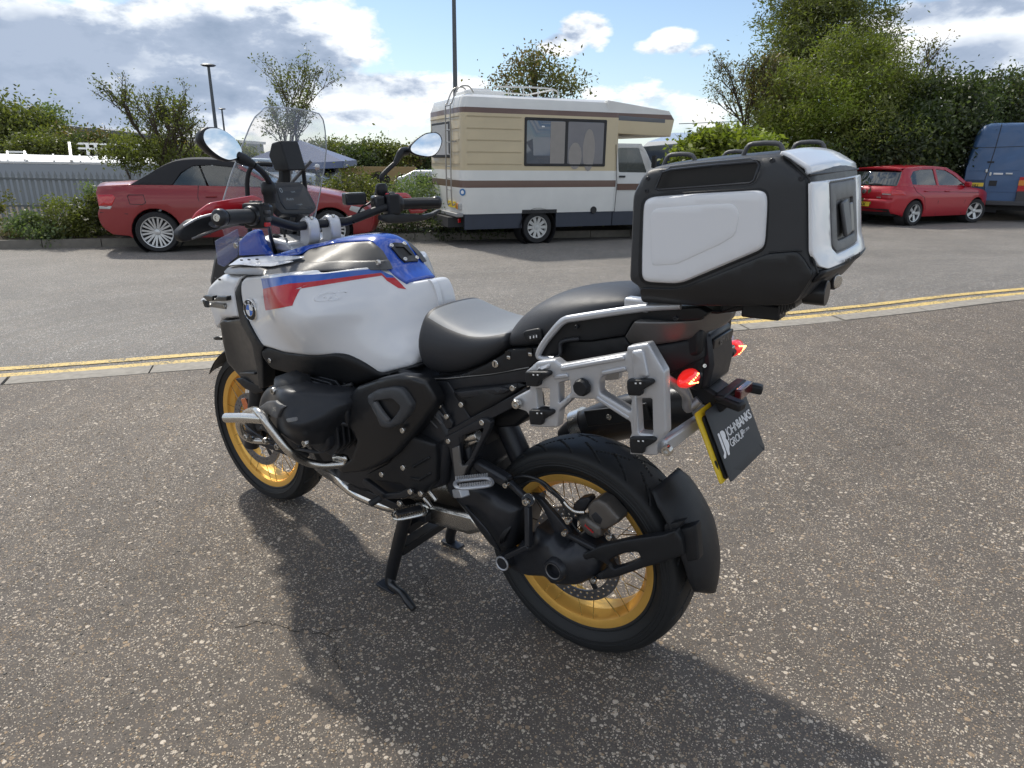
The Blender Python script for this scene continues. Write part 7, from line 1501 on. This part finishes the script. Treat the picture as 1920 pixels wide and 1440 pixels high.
# pannier carriers -----------------------------------------------------------
RKc = [(100, 550, .245), (800, 420, .245), (1090, 900, .25), (240, 900, .25), (600, 600, .245)]
rk = shell('pannier_carrier', 'E', [(120, 498), (172, 450), (300, 432), (348, 470), (812, 388), (815, 342), (965, 316), (1082, 520), (1095, 955), (1032, 1035), (1028, 1118), (835, 1110), (832, 985), (846, 962), (838, 878), (590, 715), (425, 712), (335, 798), (320, 915), (240, 918), (130, 910), (118, 832), (100, 805), (40, 785), (0, 765), (2, 715), (30, 695), (125, 645), (122, 600), (95, 590), (90, 522)], SILV, bike, RKc, th=.026, r=.0055, step=.012, rc=.004,
      holes=[[(170, 640), (262, 640), (262, 782), (182, 782)], [(330, 602), (408, 580), (416, 668), (332, 742)], [(618, 600), (632, 560), (665, 545), (818, 520), (824, 690), (846, 720), (838, 800), (622, 668)], [(885, 712), (992, 712), (998, 965), (900, 955)]])
rkr = mirror(rk); rkr.data.transform(Matrix.Translation((.05, .075, 0)))
for q in ([(843, 372), (928, 362), (970, 560), (862, 590)], [(178, 490), (262, 462), (262, 505), (160, 520)]):
    shell('carrier_facet', 'E', q, SILV, rk, RKc, lift=.006, th=.008, r=.006, rc=.006)
for q0, q1 in (((350, 500), (800, 420)), ((300, 560), (400, 545)), ((600, 700), (835, 850)), ((640, 530), (810, 495)), ((870, 640), (880, 950))):
    bar('carrier_ridge', at('E', *q0, .246), at('E', *q1, .246), .010, .008, SILV, rk, up=(0, 1, 0), bevel=.003)
for dx, dy in ((0, 0), (27, 273), (722, 58), (742, 468)):
    s_ = 1.0 if dx < 100 else 1.08
    P2 = lambda L_: [(90+dx+a*s_, 520+dy+b*s_) for a, b in L_]
    c1 = shell('pannier_clamp', 'E', P2([(0, 0), (155, 0), (172, 14), (165, 34), (98, 72), (92, 108), (8, 104), (0, 50)]), BLK, rk, .262, th=.03, r=.004)
    shell('clamp_slot', 'E', P2([(22, 12), (120, 12), (100, 30), (30, 32)]), BTXT, c1, .2625, lift=.0006, th=.002, r=0)
    for a in (62, 92): box('clamp_mark', at('E', *P2([(a, 22)])[0], .2640), (.004, .001, .003), WTXT, c1)
hc = at('E', 485, 636, .262); kb = lathe('carrier_knob', [(.0001, .004), (.016, .004), (.018, .001), (.0195, -.002), (.020, -.012)], BLK, rk, seg=28, c=hc, axis=(0, 1, 0), fn=lambda a, k, r, h: r*(1+.04*math.cos(9*a)) if k > 1 else r)
bolts('E', [(35, 748)], .258, r=.012, h=.008)
ra = bar('carrier_stay', at('E', 1065, 1055, .235), at('E', 1350, 850, .03), .035, .022, SILV, bike, up=(0, 1, 0), bevel=.006, w2=.028); bolt(at('E', 1105, 1075, .24), r=.012, h=.01); both(ra)
both(tube('carrier_bracket', [at('E', *q) for q in ((1085, 560, .20), (1200, 640, .12), (1240, 700, .08), (1250, 780, .06), (1330, 720, .05))], .011, SILV, bike))

# top case ----------------------------------------------------------------------
YB = .215; XR = -.012
prof = [('C', a, b) for a, b in ((178, 292), (232, 256), (560, 214), (900, 182), (1160, 160), (1215, 178), (1372, 300), (1386, 345), (1400, 880), (1446, 1035), (1300, 1235), (1215, 1255), (600, 1258), (165, 1238), (140, 1110), (95, 1080), (100, 440))]
PP = [at(z_, a, b, YB) for z_, a, b in prof]; PP = [(p.x, p.z) for p in PP]
PR = roundc(PP, .018)
cen = np.array(PP).mean(0); xmin = min(p[0] for p in PP)
def case_sec(y, ins=0.):
    out = []
    for x, z in PR:
        x2, z2 = cen[0]+(x-cen[0])*(1-ins/.16), cen[1]+(z-cen[1])*(1-ins/.13)
        rear = max(0., min(1., (cen[0]-x)/(cen[0]-xmin)))**3; t = 1-(y/YB)**2
        front = max(0., min(1., (x-cen[0])/(max(p[0] for p in PP)-cen[0])))**3
        out.append(Vector((x2-.014*t*rear+.005*rear*abs(y/YB)**7+.015*t*front, y, z2+.012*t*(1 if z > cen[1] else 0))))
    return out
ys = [(YB-.018, .014), (YB-.024, .004), (YB-.034, 0)]+[(YB*q, 0) for q in (.75, .5, .25, 0, -.25, -.5, -.75)]+[(-YB+.034, 0), (-YB+.024, .004), (-YB+.018, .014)]
case = fixn(mesh('top_case', *loft_vf([case_sec(y, i) for y, i in ys]), CASEB, bike, smooth=35))
cw = lambda o: o
sideo = [(180, 290), (232, 254), (560, 212), (900, 180), (1158, 158), (1200, 172), (1365, 300), (1388, 345), (1400, 880), (1440, 1030), (1400, 1080), (1290, 1240), (1210, 1256), (600, 1260), (165, 1240), (140, 1120), (72, 1085), (95, 440)]
def fYB(u, v): return YB-.010*np.clip((u-cen[0])/.15, -1, 1)**2-.016*np.clip((v-1.30)/.06, 0, 1)**2-.018*np.clip((1.13-v)/.06, 0, 1.2)**2
sp_ = shell('case_side_shell', 'C', sideo, CASEB, case, fYB, th=.016, r=.012, step=.012, rc=.012, holes=[[(275, 400), (322, 290), (380, 272), (700, 238), (1000, 215), (1018, 232), (985, 335), (955, 358), (600, 385), (290, 408)]])
mirror(sp_, case)
shell('case_recess', 'C', [(262, 412), (312, 280), (1030, 205), (1000, 370)], BTXT, case, YB-.0150, th=.002, r=0)
rimp_ = [at('C', *q, YB+.001) for q in ((270, 404), (318, 286), (380, 266), (700, 232), (1005, 209), (1024, 232), (990, 340), (958, 362), (600, 390), (288, 412))]
tube('recess_rim', rimp_+[rimp_[0]], .0022, BLKM, case, seg=6, smooth_path=0)
lidp = [(168, 560), (180, 490), (235, 462), (560, 438), (1030, 412), (1078, 445), (1078, 560), (1062, 810), (1030, 855), (470, 1090), (400, 1102), (190, 1090), (158, 1050), (158, 900)]
fp = lambda u, v: fYB(u, v)
shell('case_gasket', 'C', [(155, 550), (168, 478), (230, 446), (560, 422), (1035, 396), (1095, 430), (1095, 565), (1078, 820), (1040, 870), (475, 1106), (400, 1118), (180, 1104), (143, 1055), (143, 900)], BLK, case, fp, lift=.002, th=.006, r=.002, rc=.014)
wp_ = shell('case_side_panel', 'C', lidp, WHITE, case, fp, lift=.009, th=.012, r=.010, step=.010, rc=.014)
shell('case_panel_facet', 'C', [(230, 600), (260, 548), (560, 525), (820, 512), (860, 540), (880, 600), (850, 740), (760, 800), (420, 955), (240, 965)], WHITE, wp_, fp, lift=.0102, th=.004, r=.0016, step=.012, rc=.008)
mirror(wp_, case)
# seams
def seam(pts, m=BTXT, r=.0016): tube('seam', [at('C', a, b, float(fYB(at('C', a, b, YB).x, at('C', a, b, YB).z))+.0006) for a, b in pts], r, m, case, seg=6, smooth_path=0)
seam([(1095, 870), (1300, 855), (1340, 860)]); seam([(1200, 165), (1250, 195), (1380, 318), (1392, 345), (1408, 890), (1455, 1020)], r=.002)
shell('lower_case_cover', 'C', [(150, 1130), (400, 1135), (490, 1120), (1080, 880), (1300, 862), (1340, 900), (1420, 1030), (1290, 1236), (1210, 1254), (600, 1258), (168, 1236)], BLK2, case, fYB, lift=.0045, th=.008, r=.0025, rc=.010)
# rear face: wrap-around white panel
def rear(y, z, off=0.):
    # intersect the loft: find profile x at height z on the rear side
    zs = [p[1] for p in PP]; best = None
    seg = [(PP[i], PP[(i+1) % len(PP)]) for i in range(5, 10)]
    x = None
    for (x1, z1), (x2, z2) in seg:
        if min(z1, z2) <= z <= max(z1, z2) and abs(z1-z2) > 1e-6: x = x1+(x2-x1)*(z-z1)/(z2-z1); break
    if x is None: x = xmin
    r_ = max(0., min(1., (cen[0]-x)/(cen[0]-xmin)))**3; t = 1-(y/YB)**2
    return Vector((x-.014*t*r_+.005*r_*abs(y/YB)**7-off, y, z))
zt = at('C', 1390, 330, YB).z; zb = at('C', 1450, 1000, YB).z
def rp(u, v, off):
    p = rear(u, v, 0.); n = Vector((-1, p.y*1.1/YB*.35, 0)).normalized(); return p+n*off
pan = [(YB-.007, zt-.006), (YB-.004, zb+.03), (YB-.018, zb+.004), (YB-.05, zb-.004), (0, zb-.004), (-YB+.05, zb-.004), (-YB+.018, zb+.004), (-YB+.006, zt-.006)]
hol = [(.115, zt-.004-.006), (.115, zt-.125), (.095, zt-.140), (-.095, zt-.140), (-.115, zt-.125), (-.115, zt-.010)]
rpn = fixn(plate('case_rear_panel', pan, WHITE, case, w=lambda u, v: 0*u+.006, mp=lambda u, v, q: rp(u, v, q), th=.007, r=.0035, step=.014, rc=.006, holes=[hol]))
fixn(plate('latch_surround', [(.111, zt-.012), (.111, zt-.124), (.093, zt-.136), (-.093, zt-.136), (-.111, zt-.124), (-.111, zt-.012)], GREYP, case, w=lambda u, v: 0*u+.006, mp=lambda u, v, q: rp(u, v, q), th=.006, r=.003, step=.02, rc=.006, holes=[[(.075, zt-.045), (.075, zt-.118), (-.075, zt-.118), (-.075, zt-.045)]]))
fixn(plate('latch_recess', [(.078, zt-.042), (.078, zt-.121), (-.078, zt-.121), (-.078, zt-.042)], BTXT, case, w=lambda u, v: 0*u+.001, mp=lambda u, v, q: rp(u, v, q), th=.001, r=0, step=.03, rc=0))
for yy in (.020,):
    bar('latch_lever', rp(yy, zt-.048, .006), rp(yy-.008, zt-.112, .010), .045, .008, GREYP, case, up=(-1, 0, 0), bevel=.003)
for yy in (-.045,):
    bar('latch_lever', rp(yy, zt-.055, .005), rp(yy, zt-.112, .006), .03, .006, GREYM, case, up=(-1, 0, 0), bevel=.003)
for k, ch in enumerate('BMW MOTORRAD'):
    y_ = .085-k*.0105; p0 = rp(y_, zt-.160, .0088); p1 = rp(y_-.01, zt-.160, .0088)
    if ch != ' ': text('lettering', ch, .013, frame(p0, p1-p0, (0, 0, 1)), BTXT, case, ext=.0003, bold=.0003)
# white lid cap at the top rear
def cap(u, v):
    t = 1-2*v; y = t*(YB-.016); x = np.interp(u, [0, .35, .8, 1], [PP[4][0]+.0, PP[5][0], PP[6][0]+.004, PP[6][0]]); z = np.interp(u, [0, .35, .8, 1], [PP[4][1]+.004, PP[5][1]+.003, PP[6][1]+.01, PP[6][1]-.002])
    tt = 1-(y/YB)**2; rr_ = max(0., min(1., (cen[0]-x)/(cen[0]-xmin)))**3
    return Vector((x-.014*tt*rr_+.005*rr_*abs(y/YB)**7-.001, y, z+.008*tt+.001))
fixn(surfgrid('case_lid_cap', cap, 18, 25, WHITE, case, th=.006))
# tie-down handles on the lid
for yy in (.165, -.155):
    for a, b in ((350, 575), (940, 1180), (1285, 1485)):
        if a > 1200 and yy > 0: continue
        if a < 900 and yy < 0: pass
def lug(x, y, z, L_=.085, H=.016):
    P_ = [Vector((x+L_/2, y, z-.012)), Vector((x+L_/2-.008, y, z+H*.55)), Vector((x+L_/2-.02, y, z+H)), Vector((x-L_/2+.02, y, z+H)), Vector((x-L_/2+.008, y, z+H*.55)), Vector((x-L_/2, y, z-.012))]
    tube('tie_down_lug', catmull(P_, 2), .0050, GREYP, case, seg=8, smooth_path=0, ell=((0, 1, 0), .9))
def topz(x):
    return float(np.interp(-x, [-PP[1][0], -PP[2][0], -PP[3][0], -PP[4][0]], [PP[1][1], PP[2][1], PP[3][1], PP[4][1]]))
q = at('C', 450, 170, .13); lug(q.x, .13, topz(q.x)+.006, .075)
q = at('C', 1060, 110, .14); lug(q.x, .14, topz(max(q.x, PP[4][0]))+.008, .08)
q = at('C', 1385, 120, -.13); lug(q.x, -.13, topz(max(q.x, PP[4][0]))+.010, .075)
q = at('C', 850, 165, -.15); lug(q.x, -.15, topz(q.x)+.004, .07, .020)
for q in ((215, 330), (205, 420), (1120, 200), (1330, 330)): bolt(at('C', *q, float(fYB(at('C', *q, YB).x, at('C', *q, YB).z))), (0, 1, 0), .0045, case, BLKM, .002)
tube('seam', [rear(y_, zt+.006)+Vector((-.003, 0, 0)) for y_ in np.linspace(YB-.01, -YB+.01, 14)], .0018, BTXT, case, seg=6, smooth_path=0)
# underside: lock, latch, rack plate
solid('case_mount_plate', [(PP[12][0], PP[12][1]-.001), (PP[12][0], 1.045), (-.20, 1.03), (-.36, 1.035), (-.44, 1.055), (-.47, 1.085), (-.40, 1.09)], -.10, .10, BLK, .004, parent=case)
box('mount_block', at('C', 1060, 1285, .12), (.075, .05, .03), BLK, case, bevel=.004)
for i in range(6): q = at('C', 1225+i*22, 1262-i*12, .12); box('mount_rib', q, (.004, .10, .02), BLK2, case)
l1 = at('C', 1440, 1160, .13); cyl('case_knob', l1+Vector((.02, 0, 0)), l1-Vector((.02, 0, 0)), .024, BLK2, case)
l2 = at('C', 1560, 1075, .03); cyl('case_lock', l2+Vector((.03, 0, 0)), l2-Vector((.008, -.004, 0)), .017, BLK, case); cyl('lock_face', l2-Vector((.008, -.004, 0)), l2-Vector((.012, -.006, 0)), .0135, STEEL, case)
surfgrid('case_bottom_lip', lambda u, v: rear((1-2*v)*(YB-.02), zb-.006-.02*u)+Vector((-.006*(1-u), 0, 0)), 4, 21, BLK, case, th=.006)
